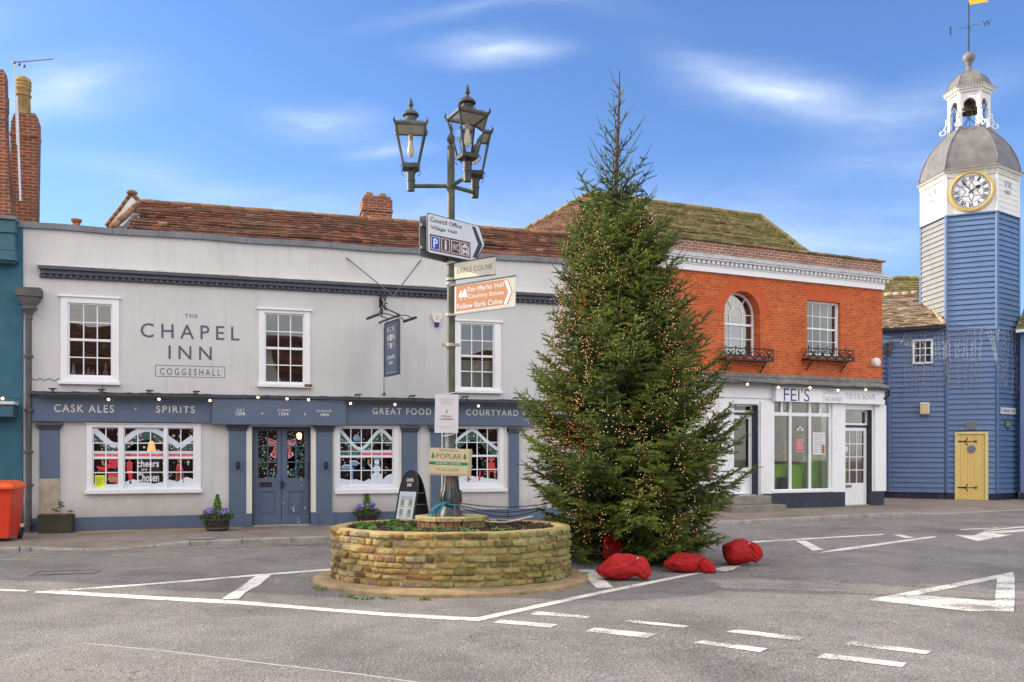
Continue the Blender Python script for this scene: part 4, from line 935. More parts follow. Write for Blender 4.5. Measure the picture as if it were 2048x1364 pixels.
f = (-7, -1.9, .5, 2.2); sash_window(tl, f, (f[0] + .1, f[1] - .1, f[2] + .12, f[3] - .1), None, 4, 1, meet=None, mat='tealflat', name='shop_window')
mb = MB(); xa = TS(38); mb.box(xl, xa, -.30, -.031, T.z(20, 472), zt_); mb.box(xl, xa - .02, -.26, -.031, zc2 - .0, T.z(20, 472)); mb.box(xl, xa + .01, -.34, -.031, T.z(20, 527), T.z(20, 508)); mb.box(xl, xa, -.31, -.031, T.z(20, 507), T.z(20, 503))
mb.build('parapet_band', M['tealflat'], tl, bevel=.01)
mb = MB(); mb.box(xl, xa + .02, -.36, .3, zt_ + .001, zt_ + .07); mb.build('coping', M['lead'], tl, bevel=.012)
mb = MB(); xb = TS(28, -.3); mb.box(xl, xb, -.38, -.031, T.z(15, 835), T.z(15, 812)); mb.box(xl, xb + .03, -.42, -.031, T.z(15, 811), T.z(15, 805), 1); mb.build('shop_cornice', cols('tealflat', 'offwhite'), tl, bevel=.01)
mb = MB(); x, z = T.hit(5, 797, -.2); mb.ball((x, -.2, z), .03); mb.build('bulb', M['bulb'], tl, smooth=True)
mb = MB(); mb.path([(TS(-40), -.2, T.z(5, 780)), (TS(5), -.2, T.z(5, 794)), (TS(47), -.2, T.z(40, 800))], .007, 4); mb.build('cable', M['blackp'], tl)
mb = MB(); mb.box(xl, xw, -.06, -.031, 0, .38); mb.build('plinth', M['slatedark'], tl)
mb = MB(); x0_, x1_ = TS(42, -.06), TS(55, -.06); mb.box(x0_, x1_, -.10, -.0605, T.z(50, 1053), T.z(50, 1046)); mb.build('drip_ledge', M['offwhite'], tl)
# roof behind the parapet
mb = MB(); tiles(mb, (xl, .5, zt_ - .25), (xw - .1, .5, zt_ - .25), (xw - .1, 3.2, zt_ + .35), (xl, 3.2, zt_ + .35), .12, .17, seed=9); mb.add([(xl, 3.2, zt_ + .3), (xw - .1, 3.2, zt_ + .3), (xw - .1, 6, zt_ - .2), (xl, 6, zt_ - .2)], [(0, 1, 2, 3)]); mb.build('roof', M['tile_red'], tl)
# chimney stacks
def stack(y, pts, depth, mat, caps=None):
    P_ = [T.hit(a, b, y) for a, b in pts]; mb = MB(); mb.ext(P_, y, y + depth)
    if caps:
        for (a0, a1, b0, b1, o_) in caps: mb.box(T.s(a0, y), T.s(a1, y), y - o_, y + depth + o_, T.z((a0 + a1) / 2, b1, y), T.z((a0 + a1) / 2, b0, y))
    return mb.build('chimney', M[mat], tl, bevel=.012)
s1_ = stack(1.0, [(-60, 452), (24, 452), (19, 380), (11, 262), (9, 150), (6, 138), (-50, 138)], .3, 'brick_stack', [(-60, 11, 182, 215, .02)])
s1_['label'] = 'taller orange brick chimney stack cut by the left edge'
s2_ = stack(1.9, [(26, 452), (73, 452), (75, 330), (76, 277), (76, 245), (70, 226), (28, 226), (21, 245), (20, 277), (21, 330)], .3, 'brick_stack', [(19, 76.5, 266, 274, .03)])
x, z = T.hit(46.5, 226, 2.05); mb = MB(); k_ = 2.05; mb.lathe([(.155, -.05), (.15, .02), (.14, .34), (.165, .36), (.165, .39), (.14, .41), (.15, .50), (.165, .52), (.15, .56), (.165, .60), (.15, .64), (.165, .67), (.14, .74), (.05, .80)], (x, k_), 16, z=z); mb.build('chimney_pot', M['pot'], s2_, smooth=True, auto=35)
# aerial
ae = thing('tv_aerial', 'thin television aerial on a pale mast strapped to the brick chimney', 'aerial', T.loc(0), T.rz)
y_ = .93; a, b, c_ = T.hit(28.5, 122, y_), T.hit(34, 290, y_), T.hit(41, 402, y_)
mb = MB(); mb.path([(a[0], y_, a[1]), (b[0], y_, b[1])], .012, 6); mb.path([(b[0] - .003, y_, b[1] + 1.0), (c_[0], y_, c_[1])], .024, 8); mb.build('mast', plain('galvanised_tube', (.5, .52, .56), .4, .15, 12, .1, metal=.3), ae)
mb = MB(); a2 = T.hit(106, 118, y_ + .5); mb.path([(a[0], y_, a[1] - .03), (a2[0], y_ + .5, a2[1])], .008, 5)
for k in range(16):
    t = k / 15; cx_, cy_, cz_ = a[0] + (a2[0] - a[0]) * t, y_ + .5 * t, a[1] - .03 + (a2[1] - a[1] + .03) * t; l_ = .10 - .04 * t; mb.tube((cx_, cy_, cz_ - l_ * .4), (cx_ + .0, cy_, cz_ + l_ * .4), .004, n=4); mb.tube((cx_ + l_ * .5, cy_ - l_ * .8, cz_), (cx_ - l_ * .5, cy_ + l_ * .8, cz_), .003, n=4)
for t in (0, .12, .25): mb.ball((a[0] + (a2[0] - a[0]) * t, y_ + .5 * t, a[1] - .03), .035, 6, 5)
mb.build('antenna', M['lead'], ae)
mb = MB()
for py in (363, 392): s_, z_ = T.hit(39, py, y_); mb.path([(s_ - .15, y_ + .4, z_), (s_ - .1, y_, z_), (s_ + .06, y_, z_)], .008, 5)
mb.build('bracket', M['black'], ae)

# ================================================================== RED BRICK SHOP
B = Plane(G(1400, 1022, .1), G(1770, 1010, .1))
def BS(px, off=0): return B.s(px, off)
def BZ(px, py, off=0): return B.z(px, py, off)
def br(a, b, c, d, off=0): return B.rect(a, b, c, d, off)
bk = thing('brick_shop', 'bright orange brick building with mossy hipped roof above a white takeaway shopfront', 'shop building', B.loc(0), B.rz)
bx0, bx1 = BS(1185), BS(1764)
zcor0, zcor1 = 6.55, 7.02; zpar = 7.40; zcan = 3.74
# openings upstairs
ah = (BS(1449), BS(1520), BZ(1484, 712), BZ(1484, 582)); rh = br(1614, 1681, 603, 712)
door_l = (BS(1468), BS(1516), .50, 3.02); shopw = (BS(1545), BS(1660), .56, 3.20); door_r = (BS(1688), BS(1744), .10, 2.95)
mb = MB()
wall_holes(mb, bx0, bx1, 3.75, zcor0, [(ah[0], ah[1], ah[2], ah[3]), rh], 0, .35)
# spandrels of the round arch
ar = (ah[1] - ah[0]) / 2; acx = (ah[0] + ah[1]) / 2; acz = ah[3] - ar
for sg in (-1, 1):
    pts = [(acx + sg * ar, acz)] + [(acx + sg * ar * math.cos(q), acz + ar * math.sin(q)) for q in [k * math.pi / 2 / 10 for k in range(1, 11)]] + [(acx + sg * ar, acz + ar)]
    for p, q in zip(pts[1:-2], pts[2:-1]): mb.ext([p, q, (acx + sg * ar, acz + ar)], 0, .35)
    mb.ext([pts[0], pts[1], (acx + sg * ar, acz + ar)], 0, .35)
mb.box(bx1 - .3, bx1, .35, 7, 0, zpar - .4); mb.box(bx0, bx0 + .3, .35, 7, 0, zpar - .4); mb.box(bx0, bx1, 6.7, 7, 0, zpar - .4)
mb.build('wall', M['brick_orange'], bk)
mb = MB()   # rubbed brick arch ring and flat arch, proud of the wall by a few mm
mb.mark()
for k in range(26):
    q0, q1 = math.pi * k / 26 + .004, math.pi * (k + 1) / 26 - .004; r0, r1 = ar + .0, ar + .34
    mb.ext([(acx + r0 * math.cos(q0), acz + r0 * math.sin(q0)), (acx + r1 * math.cos(q0), acz + r1 * math.sin(q0)), (acx + r1 * math.cos(q1), acz + r1 * math.sin(q1)), (acx + r0 * math.cos(q1), acz + r0 * math.sin(q1))], -.004, .05)
mb.mark(); m_ = (rh[0] + rh[1]) / 2; hw = (rh[1] - rh[0]) / 2
for k in range(16):
    t0, t1 = -1 + 2 * k / 16 + .006, -1 + 2 * (k + 1) / 16 - .006; mb.ext([(m_ + hw * t0, rh[3]), (m_ + hw * t1, rh[3]), (m_ + hw * t1 * 1.28, rh[3] + .42), (m_ + hw * t0 * 1.28, rh[3] + .42)], -.004, .05)
mb.parts('arch', M['brick_rub'], bk)
# parapet + coping + cornice
mb = MB(); mb.box(bx0, bx1 + .02, .02, .34, zcor1 + .02, zpar); pa = mb.build('parapet', M['brick_old'], bk)
mb = MB(); n = 30
for i in range(n): a = bx0 + (bx1 + .12 - bx0) * i / n; mb.box(a, a + (bx1 + .12 - bx0) / n - .006, -.04, .4, zpar + .001, zpar + .05 + .008 * math.sin(i * 2.3), tint=random.random())
mb.build('coping', M['tile_moss'], pa)
mb = MB(); mb.box(bx0, bx1 + .02, -.09, 0, zcor0, zcor0 + .16); mb.box(bx0, bx1 + .03, -.11, 0, zcor0 + .161, zcor0 + .20)
n = int((bx1 - bx0) / .155)
for i in range(n + 1): a = bx0 + i * .155; mb.box(a, a + .085, -.20, -.0, zcor0 + .205, zcor0 + .285)
for i in range(int((bx1 - bx0) / .2)): a = bx0 + i * .2; mb.box(a, a + .012, -.095, -.0901, zcor0, zcor0 + .15)
mb.box(bx0, bx1 + .05, -.105, 0, zcor0 + .2001, zcor0 + .288); mb.box(bx0, bx1 + .16, -.27, .0, zcor0 + .29, zcor0 + .34)
co = mb.build('cornice', M['white'], bk, bevel=.005)
mb = MB(); mb.ext([(0, 0), (1, 0), (1, 1)], 0, 1) if 0 else None
mb.add([(bx0, -.30, zcor0 + .342), (bx1 + .18, -.30, zcor0 + .342), (bx1 + .18, .02, zcor1 + .06), (bx0, .02, zcor1 + .06), (bx0, -.30, zcor0 + .325), (bx1 + .18, -.30, zcor0 + .325)], [(0, 1, 2, 3), (4, 5, 1, 0)])
mb.build('flashing', plain('weathered_zinc', (.40, .42, .44), .6, .25, 5, .5, 25, dirt=(.22, .22, .18), dirt_amt=.7, dirt_scale=4), co)
# upstairs windows
yo = .27
x0, x1 = ah[0] + .0, ah[1] - .0; z0 = ah[2]
mb = MB(); wf = .045; zc_ = acz; ro = ar - .002
for k in range(20):
    q0, q1 = math.pi * k / 20, math.pi * (k + 1) / 20
    mb.ext([(acx + ro * math.cos(q0), zc_ + ro * math.sin(q0)), (acx + ro * math.cos(q1), zc_ + ro * math.sin(q1)), (acx + (ro - .06) * math.cos(q1), zc_ + (ro - .06) * math.sin(q1)), (acx + (ro - .06) * math.cos(q0), zc_ + (ro - .06) * math.sin(q0))], yo, yo + .07)
mb.box(x0, x0 + .06, yo, yo + .07, z0, zc_); mb.box(x1 - .06, x1, yo, yo + .07, z0, zc_)
zm = z0 + (ah[3] - z0) * .52 - .03
mb.box(x0, x1, yo - .015, yo + .06, zm - .03, zm + .03); mb.box(x0, x1, yo, yo + .07, z0, z0 + .06)
for i in (1, 2): x = x0 + (x1 - x0) * i / 3; mb.box(x - .012, x + .012, yo + .012, yo + .05, z0, zm)
mb.box(x0, x1, yo + .012, yo + .05, z0 + (zm - z0) * .55, z0 + (zm - z0) * .55 + .024)
ri = ar * .36
mb.box(acx - ri - .012, acx - ri + .012, yo + .012, yo + .05, zm, zc_); mb.box(acx + ri - .012, acx + ri + .012, yo + .012, yo + .05, zm, zc_)
mb.box(x0, acx - ri, yo + .012, yo + .05, zc_ - .012, zc_ + .012); mb.box(acx + ri, x1, yo + .012, yo + .05, zc_ - .012, zc_ + .012)
for k in range(12):
    q0, q1 = math.pi * k / 12, math.pi * (k + 1) / 12
    mb.ext([(acx + (ri + .012) * math.cos(q0), zc_ + (ri + .012) * math.sin(q0)), (acx + (ri + .012) * math.cos(q1), zc_ + (ri + .012) * math.sin(q1)), (acx + (ri - .012) * math.cos(q1), zc_ + (ri - .012) * math.sin(q1)), (acx + (ri - .012) * math.cos(q0), zc_ + (ri - .012) * math.sin(q0))], yo + .012, yo + .05)
for q in (math.pi * .22, math.pi * .5, math.pi * .78) if 0 else (math.pi * .3, math.pi * .7):
    p0, p1 = (acx + ri * math.cos(q), zc_ + ri * math.sin(q)), (acx + ro * math.cos(q), zc_ + ro * math.sin(q)); nx, nz = -math.sin(q) * .012, math.cos(q) * .012
    mb.ext([(p0[0] + nx, p0[1] + nz), (p1[0] + nx, p1[1] + nz), (p1[0] - nx, p1[1] - nz), (p0[0] - nx, p0[1] - nz)], yo + .012, yo + .05)
o = mb.build('window', M['white'], bk, bevel=.003); o['label'] = 'round headed sash window with radiating bars and tan blind behind'
mb = MB(); mb.box(x0, x1, yo + .03, yo + .034, z0, zc_); mb.ext([(acx + ro * math.cos(q), zc_ + ro * math.sin(q)) for q in [math.pi * k / 16 for k in range(17)]], yo + .03, yo + .034); mb.build('pane', glass('pale_window_glass', .10), o)
mb = MB(); mb.box(x0, x1, yo + .14, yo + .15, z0, zm + .5); mb.build('blind', plain('tan_blind', (.30, .19, .12), .8, .15, 3, 0), o)
o = sash_window(bk, rh, (rh[0] + .055, rh[1] - .055, rh[2] + .07, rh[3] - .06), None, 4, 4, yf=.10, depth=.2, sash_edge=.02, meet=2, glassmat='glass', label='square headed twelve pane sash window with grey net curtain')
mb = MB(); mb.box(rh[0], rh[1], .36, .37, rh[2], rh[3]); mb.build('net_curtain', plain('grey_net', (.22, .20, .22), .9, .25, 4, 0), o)
# iron window boxes on scrolled brackets
for a, b, t_ in ((1443, 1538, 'left'), (1608, 1698, 'right')):
    x0, x1 = BS(a, -.15), BS(b, -.15); zb_, zt_ = BZ((a + b) / 2, 722, -.2), BZ((a + b) / 2, 700, -.2)
    mb = MB(); mb.box(x0, x1, -.34, -.04, zb_, zb_ + .05)
    n = 5; w_ = (x1 - x0) / n
    for i in range(n):
        cx_ = x0 + w_ * (i + .5)
        for sg in (-1, 1):
            mb.path([(cx_ + sg * (w_ * .46 - w_ * .36 * q / 12) * math.cos(q * .45 + .3), -.34, zb_ + .17 + (.13 - .09 * q / 12) * math.sin(q * .45 - 1.2)) for q in range(13)], .019, 5)
        mb.tube((x0 + w_ * i, -.34, zb_), (x0 + w_ * i, -.34, zt_ + .05), .012, n=5); mb.ball((x0 + w_ * i, -.34, zt_ + .06), .022, 6, 5); mb.ball((cx_, -.34, zb_ + .30), .02, 6, 5)
    mb.tube((x1, -.34, zb_), (x1, -.34, zt_ + .05), .012, n=5)
    mb.tube((x0, -.34, zb_ + .32), (x1, -.34, zb_ + .32), .015, n=5); mb.tube((x0, -.34, zb_ + .12), (x1, -.34, zb_ + .12), .013, n=5)
    for xe in (x0, x1):
        mb.tube((xe, -.34, zb_ + .32), (xe, -.02, zb_ + .32), .010, n=5); mb.path([(xe, -.04 - .3 * q / 12 - .03 * math.sin(q), zb_ + .17 + .1 * math.cos(q * .8)) for q in range(13)], .010, 5)
    o = mb.build('window_box', M['black'], bk); 
    mb = MB()
    for xe in (x0 + .2, x1 - .2): mb.mark(); mb.path([(xe, -.02, zb_ - .28), (xe, -.08, zb_ - .20), (xe, -.2, zb_ - .1), (xe, -.28, zb_)], .018, 6); mb.path([(xe, -.05, zb_ - .12), (xe, -.12, zb_ - .16), (xe, -.14, zb_ - .08), (xe, -.08, zb_ - .05)], .012, 5)
    mb.parts('bracket', M['black'], o)
# interior
mb = MB(); room(mb, bx0 + .4, bx1 - .4, 3.9, 6.4, .5, 3.0, 0); mb.build('upper_room', plain('dull_upstairs_room', (.10, .085, .08), .9, .4, 1.2, 0), bk)
M['lime'] = plain('lime_green_wall', (.36, .70, .05), .55, .15, 1.2, 0); M['shopwall'] = plain('grey_brown_shop_wall', (.20, .145, .115), .8, .45, 1.0, 0); M['counter'] = plain('lime_counter', (.35, .68, .05), .4, .08, 2, 0)
mb = MB()
sx0, sx1 = BS(1530), BS(1750)
mb.add([(sx0, .95, .1), (sx1, .95, .1), (sx1, .95, 1.35), (sx0, .95, 1.35)], [(0, 1, 2, 3)], 0); mb.add([(sx0, 2.6, 1.35), (sx1, 2.6, 1.35), (sx1, 2.6, 3.2), (sx0, 2.6, 3.2)], [(0, 1, 2, 3)], 1)
mb.add([(sx0, .36, .105), (sx1, .36, .105), (sx1, 2.6, .105), (sx0, 2.6, .105)], [(0, 1, 2, 3)], 1); mb.add([(sx0, .36, 3.2), (sx1, .36, 3.2), (sx1, 2.6, 3.2), (sx0, 2.6, 3.2)], [(0, 1, 2, 3)], 1)
mb.add([(sx0, .36, .1), (sx0, 2.6, .1), (sx0, 2.6, 3.2), (sx0, .36, 3.2)], [(0, 1, 2, 3)], 1); mb.add([(sx1, .36, .1), (sx1, 2.6, .1), (sx1, 2.6, 3.2), (sx1, .36, 3.2)], [(0, 1, 2, 3)], 0)
mb.box(BS(1618), BS(1700), .7, .9, .11, 1.30, 2); mb.box(BS(1640), BS(1668), .5, .65, .11, 1.65, 2); mb.box(BS(1560), BS(1610), 2.2, 2.55, .11, 1.0, 0); mb.box(BS(1596), BS(1640), 2.45, 2.58, 1.7, 2.3, 3); mb.box(BS(1560), BS(1588), .90, .945, .6, 1.0, 1); mb.box(sx0, BS(1620), .88, .949, 1.35, 1.41, 3); mb.box(BS(1598), BS(1616), .72, .9, .11, .95, 3)
mb.build('shop_interior', cols('lime', 'shopwall', 'counter', 'dark'), bk)
mb = MB(); mb.box(BS(1600), BS(1690), .70, .85, 3.17, 3.195); mb.build('shop_fill_panel', emit('shop_fill_glow', (1, .97, .9), 5), bk)  # glowing panel added to brighten the shop interior
# ground floor wall in white with navy base
navy = M['navy'] = plain('navy_plinth_paint', (.018, .024, .05), .5, .2, 5, .3, 30, dirt=(.16, .16, .18), dirt_amt=.25, dirt_scale=5)
mb = MB()
wall_holes(mb, bx0, bx1, .0, 3.74, [door_l, shopw, door_r], 0, .34)
mb.build('shopfront_wall', M['white'], bk)
zn = .52
mb = MB()
for a, b in ((shopw[0] - .35, door_r[0]), (door_r[1], bx1 + .01), (bx0, door_l[0] - .05)):
    mb.mark(); mb.box(a, b, -.05, -.001, 0, zn)
mb.mark(); mb.box(bx1 + .001, bx1 + .03, -.05, .36, 0, zn)
mb.mark(); mb.box(door_r[1] - .025, door_r[1] - .0005, .0, .30, .1, 2.95); mb.mark(); mb.box(door_l[1] - .05, door_l[1] - .0005, -.02, .30, .3, 2.98)
mb.parts('plinth', navy, bk, bevel=.006)
mb = MB()
for a, b in ((1519, 1546), (1662, 1688), (1747, 1769.5)): mb.mark(); mb.box(BS(a), BS(b), -.06, -.001, zn + .005, 3.1)
mb.parts('pilaster', M['white'], bk, bevel=.006)
# canopy
mb = MB(); x0, x1 = bx0, BS(1778, -.3)
mb.add([(x0, -.32, zcan - .16), (x1, -.32, zcan - .16), (x1, -.32, zcan - .09), (x0, -.32, zcan - .09), (x1, .0, zcan + .03), (x0, .0, zcan + .03), (x0, 0, zcan - .16), (x1, 0, zcan - .16)], [(0, 1, 2, 3), (3, 2, 4, 5), (6, 7, 1, 0), (1, 7, 4, 2)])
mb.box(bx0, bx1, -.03, -.001, zcan + .031, zcan + .13)
cn = mb.build('canopy', plain('weathered_lead_ledge', (.20, .20, .19), .8, .35, 6, .6, 25, dirt=(.30, .29, .25), dirt_amt=.7, dirt_scale=3), bk)
mb = MB(); mb.box(x0, x1, -.36, -.321, zcan - .22, zcan - .15); mb.path([(x1 - .02, -.3, zcan - .2), (x1 + .02, -.28, zcan - .36), (x1 - .08, -.2, zcan - .46), (x1 - .12, .0, zcan - .5)], .035, 8); mb.build('gutter', M['blackp'], cn, bevel=.004)
# shop sign box
r = B.rect(1550, 1769, 773, 806, -.18)
xs0, xs1, zs0, zs1 = BS(1551, -.18), BS(1769, -.18), BZ(1660, 806, -.18), zcan - .165
mb = MB(); mb.box(xs0, xs1, -.20, -.001, zs0, zs1); mb.box(bx0, xs0 - .001, -.05, -.001, zs0 + .08, zs1); sb = mb.build('shop_sign', M['white'], bk, bevel=.006)
mb = MB(); r = B.rect(1567.5, 1619, 776.5, 802.5, -.2); mb.text("FEI'S", *r, -.2005, bold=-.004); mb.build('lettering', plain('violet_blue_lettering', (.035, .03, .22), .5, .05, 5, 0), sb)
mb = MB()
for s_, a, b, c, d, bo in (('CHINESE', 1645.5, 1676.5, 779.3, 788.7, 0), ('TAKEAWAY', 1645.5, 1684, 793.3, 803, 0)):
    r = B.rect(a, b, c, d, -.2); mb.text(s_, *r, -.2005, bold=-.004)
r = B.rect(1690.8, 1750.5, 787.5, 798.5, -.2); mb.text('T:01376 562470', *r, -.2005, bold=0); mb.build('small_lettering', plain('pale_grey_lettering', (.33, .35, .42), .5, .05, 5, 0), sb)
# shop window
x0, x1, z0, z1 = shopw
ztr = BZ(1600, 829)
mb = MB(); wall_holes(mb, x0, x1, z0, z1, [(x0 + .05, x1 - .05, z0 + .08, z1 - .02)], -.02, .10)
xm = [BS(1579, .03), BS(1618, .03)]
for x in xm: mb.box(x - .04, x + .04, -.015, .07, z0 + .08, z1 - .02)
mb.box(x0 + .05, x1 - .05, -.012, .068, ztr - .05, ztr + .05)
for x in (BS(1562, .03), BS(1639, .03)): mb.box(x - .035, x + .035, -.013, .065, ztr + .05, z1 - .02)
o = mb.build('shop_window', M['white'], bk, bevel=.004)
mb = MB(); mb.box(x0 + .02, x1 - .02, .03, .036, z0 + .02, z1); mb.build('pane', M['glassdull'], o)
mb = MB(); mb.box(x0 - .05, x1 + .05, -.10, -.021, z0 - .02, z0 + .06); mb.build('sill', M['white'], o, bevel=.006)
M['paper'] = plain('white_paper', (.72, .73, .74), .7, .04, 4, 0); M['paperred'] = plain('red_poster', (.62, .07, .09), .6, .1, 6, 0)
mb = MB(); mb.mark()
r = B.rect(1591.5, 1605, 880, 902, .025); mb.box(r[0], r[1], .020, .024, r[2], r[3], 1); mb.box(r[0] - .012, r[1] + .012, .0245, .0255, r[2] - .012, r[3] + .012)
for k in range(5): mb.box(r[0] + .03, r[1] - .03, .018, .0195, r[3] - .06 - k * .05, r[3] - .045 - k * .05)
mb.mark(); r = B.rect(1625, 1650, 865, 909, .025); mb.box(r[0], r[1], .022, .025, r[2], r[3], 0)
for k in range(8): mb.box(r[0] + .03, r[1] - .05 - (k % 3) * .03, .020, .0215, r[3] - .08 - k * .07, r[3] - .06 - k * .07, 2)
mb.box(r[1] - .13, r[1] - .02, .019, .0215, r[2] + .03, r[2] + .28, 3)
mb.parts('poster', [M['paper'], M['paperred'], solid('grey_print', (.35, .38, .42)), solid('brown_print', (.35, .16, .08))], o)
mb = MB(); x, z = B.hit(1600, 858, .025)     # window sticker: rainbow cloud shape with blue stripes
for k in range(3): mb.ext([(x + (.10 - k * .028) * math.cos(q), z + (.10 - k * .028) * math.sin(q)) for q in [math.pi * j / 12 for j in range(13)]], .022 - k * .001, .025 - k * .001, (1, 0, 2)[k])
disc(mb, x - .08, z - .02, .04, .020, 0, 10); disc(mb, x + .08, z - .02, .04, .020, 0, 10); disc(mb, x, z - .02, .035, .019, 2, 10)
mb.build('sticker', [M['paper'], M['paperred'], solid('pale_blue_print', (.12, .3, .6))], o)
mb = MB(); rnd = random.Random(12)
for px, a, b in ((1569, 812, 975), (1607, 870, 985), (1572, 880, 980)):
    for k in range(15): x, z = B.hit(px + rnd.uniform(-1.5, 1.5), a + (b - a) * k / 22 + rnd.uniform(-3, 3), .1); mb.ball((x, .1, z), .006, 5, 4)
mb.build('window_lights', emit('small_white_led', (1, .93, .82), 1.4), o)
# shop door (right) and transom
def glazed_door(hole, yb, ztr, zbot, zgl, nc, nr, lab):
    x0, x1, z0, z1 = hole
    mb = MB(); wall_holes(mb, x0, x1 - .03, ztr + .04, z1, [(x0 + .05, x1 - .08, ztr + .10, z1 - .05)], yb - .01, yb + .06); mb.box(x0, x1 - .03, yb - .02, yb + .07, ztr - .03, ztr + .04, 1)
    tr = mb.build('transom', cols('white', 'navy'), bk, bevel=.003); p = MB(); p.box(x0 + .04, x1 - .07, yb + .02, yb + .025, ztr + .09, z1 - .04); p.build('pane', M['glassdull'], tr)
    mb = MB(); a, b = x0 + .0, x1 - .05; wall_holes(mb, a, b, zbot, ztr - .031, [(a + .10, b - .10, zgl, ztr - .13)], yb, yb + .045)
    bars(mb, a + .10, b - .10, zgl, ztr - .13, nc, nr, .025, yb + .005, yb + .035)
    d = mb.build('door', M['white'], bk, bevel=.004); d['label'] = lab
    p = MB(); p.box(a + .09, b - .09, yb + .02, yb + .024, zgl - .01, ztr - .12); p.build('pane', M['glassdull'], d)
    return d, a, b
d, a, b = glazed_door(door_r, .16, BZ(1710, 853, .16), .125, BZ(1710, 966, .16), 3, 4, 'white glazed shop door at the right, three panes wide')
mb = MB(); zz = BZ(1700, 971, .16); mb.box(a + .15, a + .45, .145, .16, zz - .06, zz + .02); mb.build('letterbox', M['lead'], d, bevel=.003)
mb = MB(); mb.box(a - .0, b + .04, .05, .3, .1, .124); mb.box(door_r[0], door_r[1], -.02, .35, .05, .101, 0); mb.build('doorstep', M['kerb'], bk)
mb = MB(); zz = BZ(1700, 900, .16); mb.box(a + .13, a + .30, .152, .158, zz - .05, zz + .1); mb.build('door_notice', M['paper'], d)
d, a, b = glazed_door(door_l, .20, BZ(1492, 828, .2), .52, BZ(1492, 935, .2), 1, 1, 'white half glazed door at the left beside the tree')
mb = MB(); zz = BZ(1490, 943, .2); mb.box(a + .25, a + .5, .185, .2, zz - .05, zz + .02); mb.build('letterbox', M['lead'], d, bevel=.003)
mb = MB(); mb.box(door_l[0] - .1, door_l[1] + .1, .36, .38, .4, 3.2); mb.build('door_lining', plain('grey_brown_lining', (.20, .17, .15), .8, .2, 3, 0), bk)
# security camera and wall lamp
mb = MB(); x, z = B.hit(1757, 813, -.2); mb.tube((x + .05, -.07, z + .03), (x - .02, -.22, z), .035, .03, 10); mb.tube((x - .02, -.22, z), (x - .023, -.225, z), .022, n=10, mi=1); mb.build('camera', cols('white', 'blackp'), bk, smooth=False)
bal = thing('bell_box', 'round cream alarm dome on the brick wall near its right corner', 'alarm bell', B.world(BS(1748), 0, BZ(1748, 725)), B.rz)
mb = MB(); M2 = Matrix.Rotation(R(90), 4, 'X'); mb.lathe([(.02, .0), (.12, 0), (.14, .03), (.14, .10), (.12, .15), (.05, .17), (.01, .172)], n=20); mb.xf(M2); mb.build('dome', M['cream'], bal, smooth=True, auto=35)
mb = MB(); mb.box(-.15, .0, -.03, -.001, -.12, .12); mb.build('back_plate', solid('amber_plastic', (.5, .33, .08)), bal, bevel=.01)
# festoon bulbs under the canopy
t = thing('festoon_lights', 'string of warm bulbs under the ledge of the white takeaway shopfront', 'string lights', B.loc(0), B.rz)
mb = MB(); prev = None; BP = [(1495, 768.5), (1557, 774.5), (1620, 775.5), (1676, 780.5), (1731.5, 779.5)]
for px, py in [(1440, 762)] + BP + [(1772, 783)]:
    x, z = B.hit(px, py - 3.5, -.38)
    if prev: mb.path([(prev[0] + (x - prev[0]) * k / 8, -.38, prev[1] + (z - prev[1]) * k / 8 + .05 * math.sin(math.pi * k / 8)) for k in range(9)], .008, 4)
    prev = (x, z)
mb.build('cable', M['blackp'], t)
for px, py in BP:
    x, z = B.hit(px, py, -.38); mb = MB(); mb.ball((x, -.38, z), .035, 10, 8); o = mb.build('bulb', M['bulb'], t, smooth=True); mb = MB(); mb.lathe([(.016, .026), (.018, .06), (.006, .065)], (x, -.38), 8, z=z); mb.build('bulb_cap', M['blackp'], o)
# steps
stp = thing('stone_steps', 'two worn stone steps below the left shopfront door', 'steps', B.world(BS(1490), 0, 0), B.rz)
xo = BS(1490)
mb = MB(); mb.box(BS(1420) - xo, BS(1571, -.9) - xo, -.95, -.051, .0, .27); mb.box(BS(1420) - xo, BS(1541, -.5) - xo, -.55, -.051, .27, .5); mb.build('step', plain('worn_stone', (.24, .22, .19), .85, .25, 4, .6, 18, dirt=(.12, .12, .09), dirt_amt=.6, dirt_scale=3), stp, bevel=.02, seg=3)
# roof, hipped and mossy
ey, RYb = .42, 4.0; ze = zpar - .22
zrr = BZ(1420, 421, RYb); xr1 = BS(1522, RYb); xr0 = BS(1178, RYb)
pe1 = B.hit(1648, 512, ey); xe1 = pe1[0]; xe0 = BS(1170, ey); hb_ = B.hit(1050, 462, 5.5)
mb = MB(); tiles(mb, (xe0, ey, ze), (xe1, ey, ze), (xr1, RYb, zrr), (xr0, RYb, zrr - .05), .15, .20, seed=21, sag=.08, jit=.014)
rf = mb.build('roof', M['tile_moss'], bk)
mb = MB(); mb.add([(xe0, ey, ze - .06), (xe1, ey, ze - .06), (xr1, RYb, zrr - .06), (xr0, RYb, zrr - .1), (hb_[0], 5.5, hb_[1] - .06), (xe1, 7.6, ze - .06)], [(0, 1, 2, 3), (1, 5, 2), (5, 4, 3, 2), (4, 0, 3)]); mb.build('roof_deck', M['tile_moss'], rf)
mb = MB(); tiles(mb, (hb_[0], 5.5, hb_[1]), (xe0, ey, ze), (xr0, RYb - .1, zrr), (xr0 - .02, RYb, zrr), .125, .18, seed=22, sag=.05, jit=.02); mb.build('roof_side', M['tile_red'], rf)
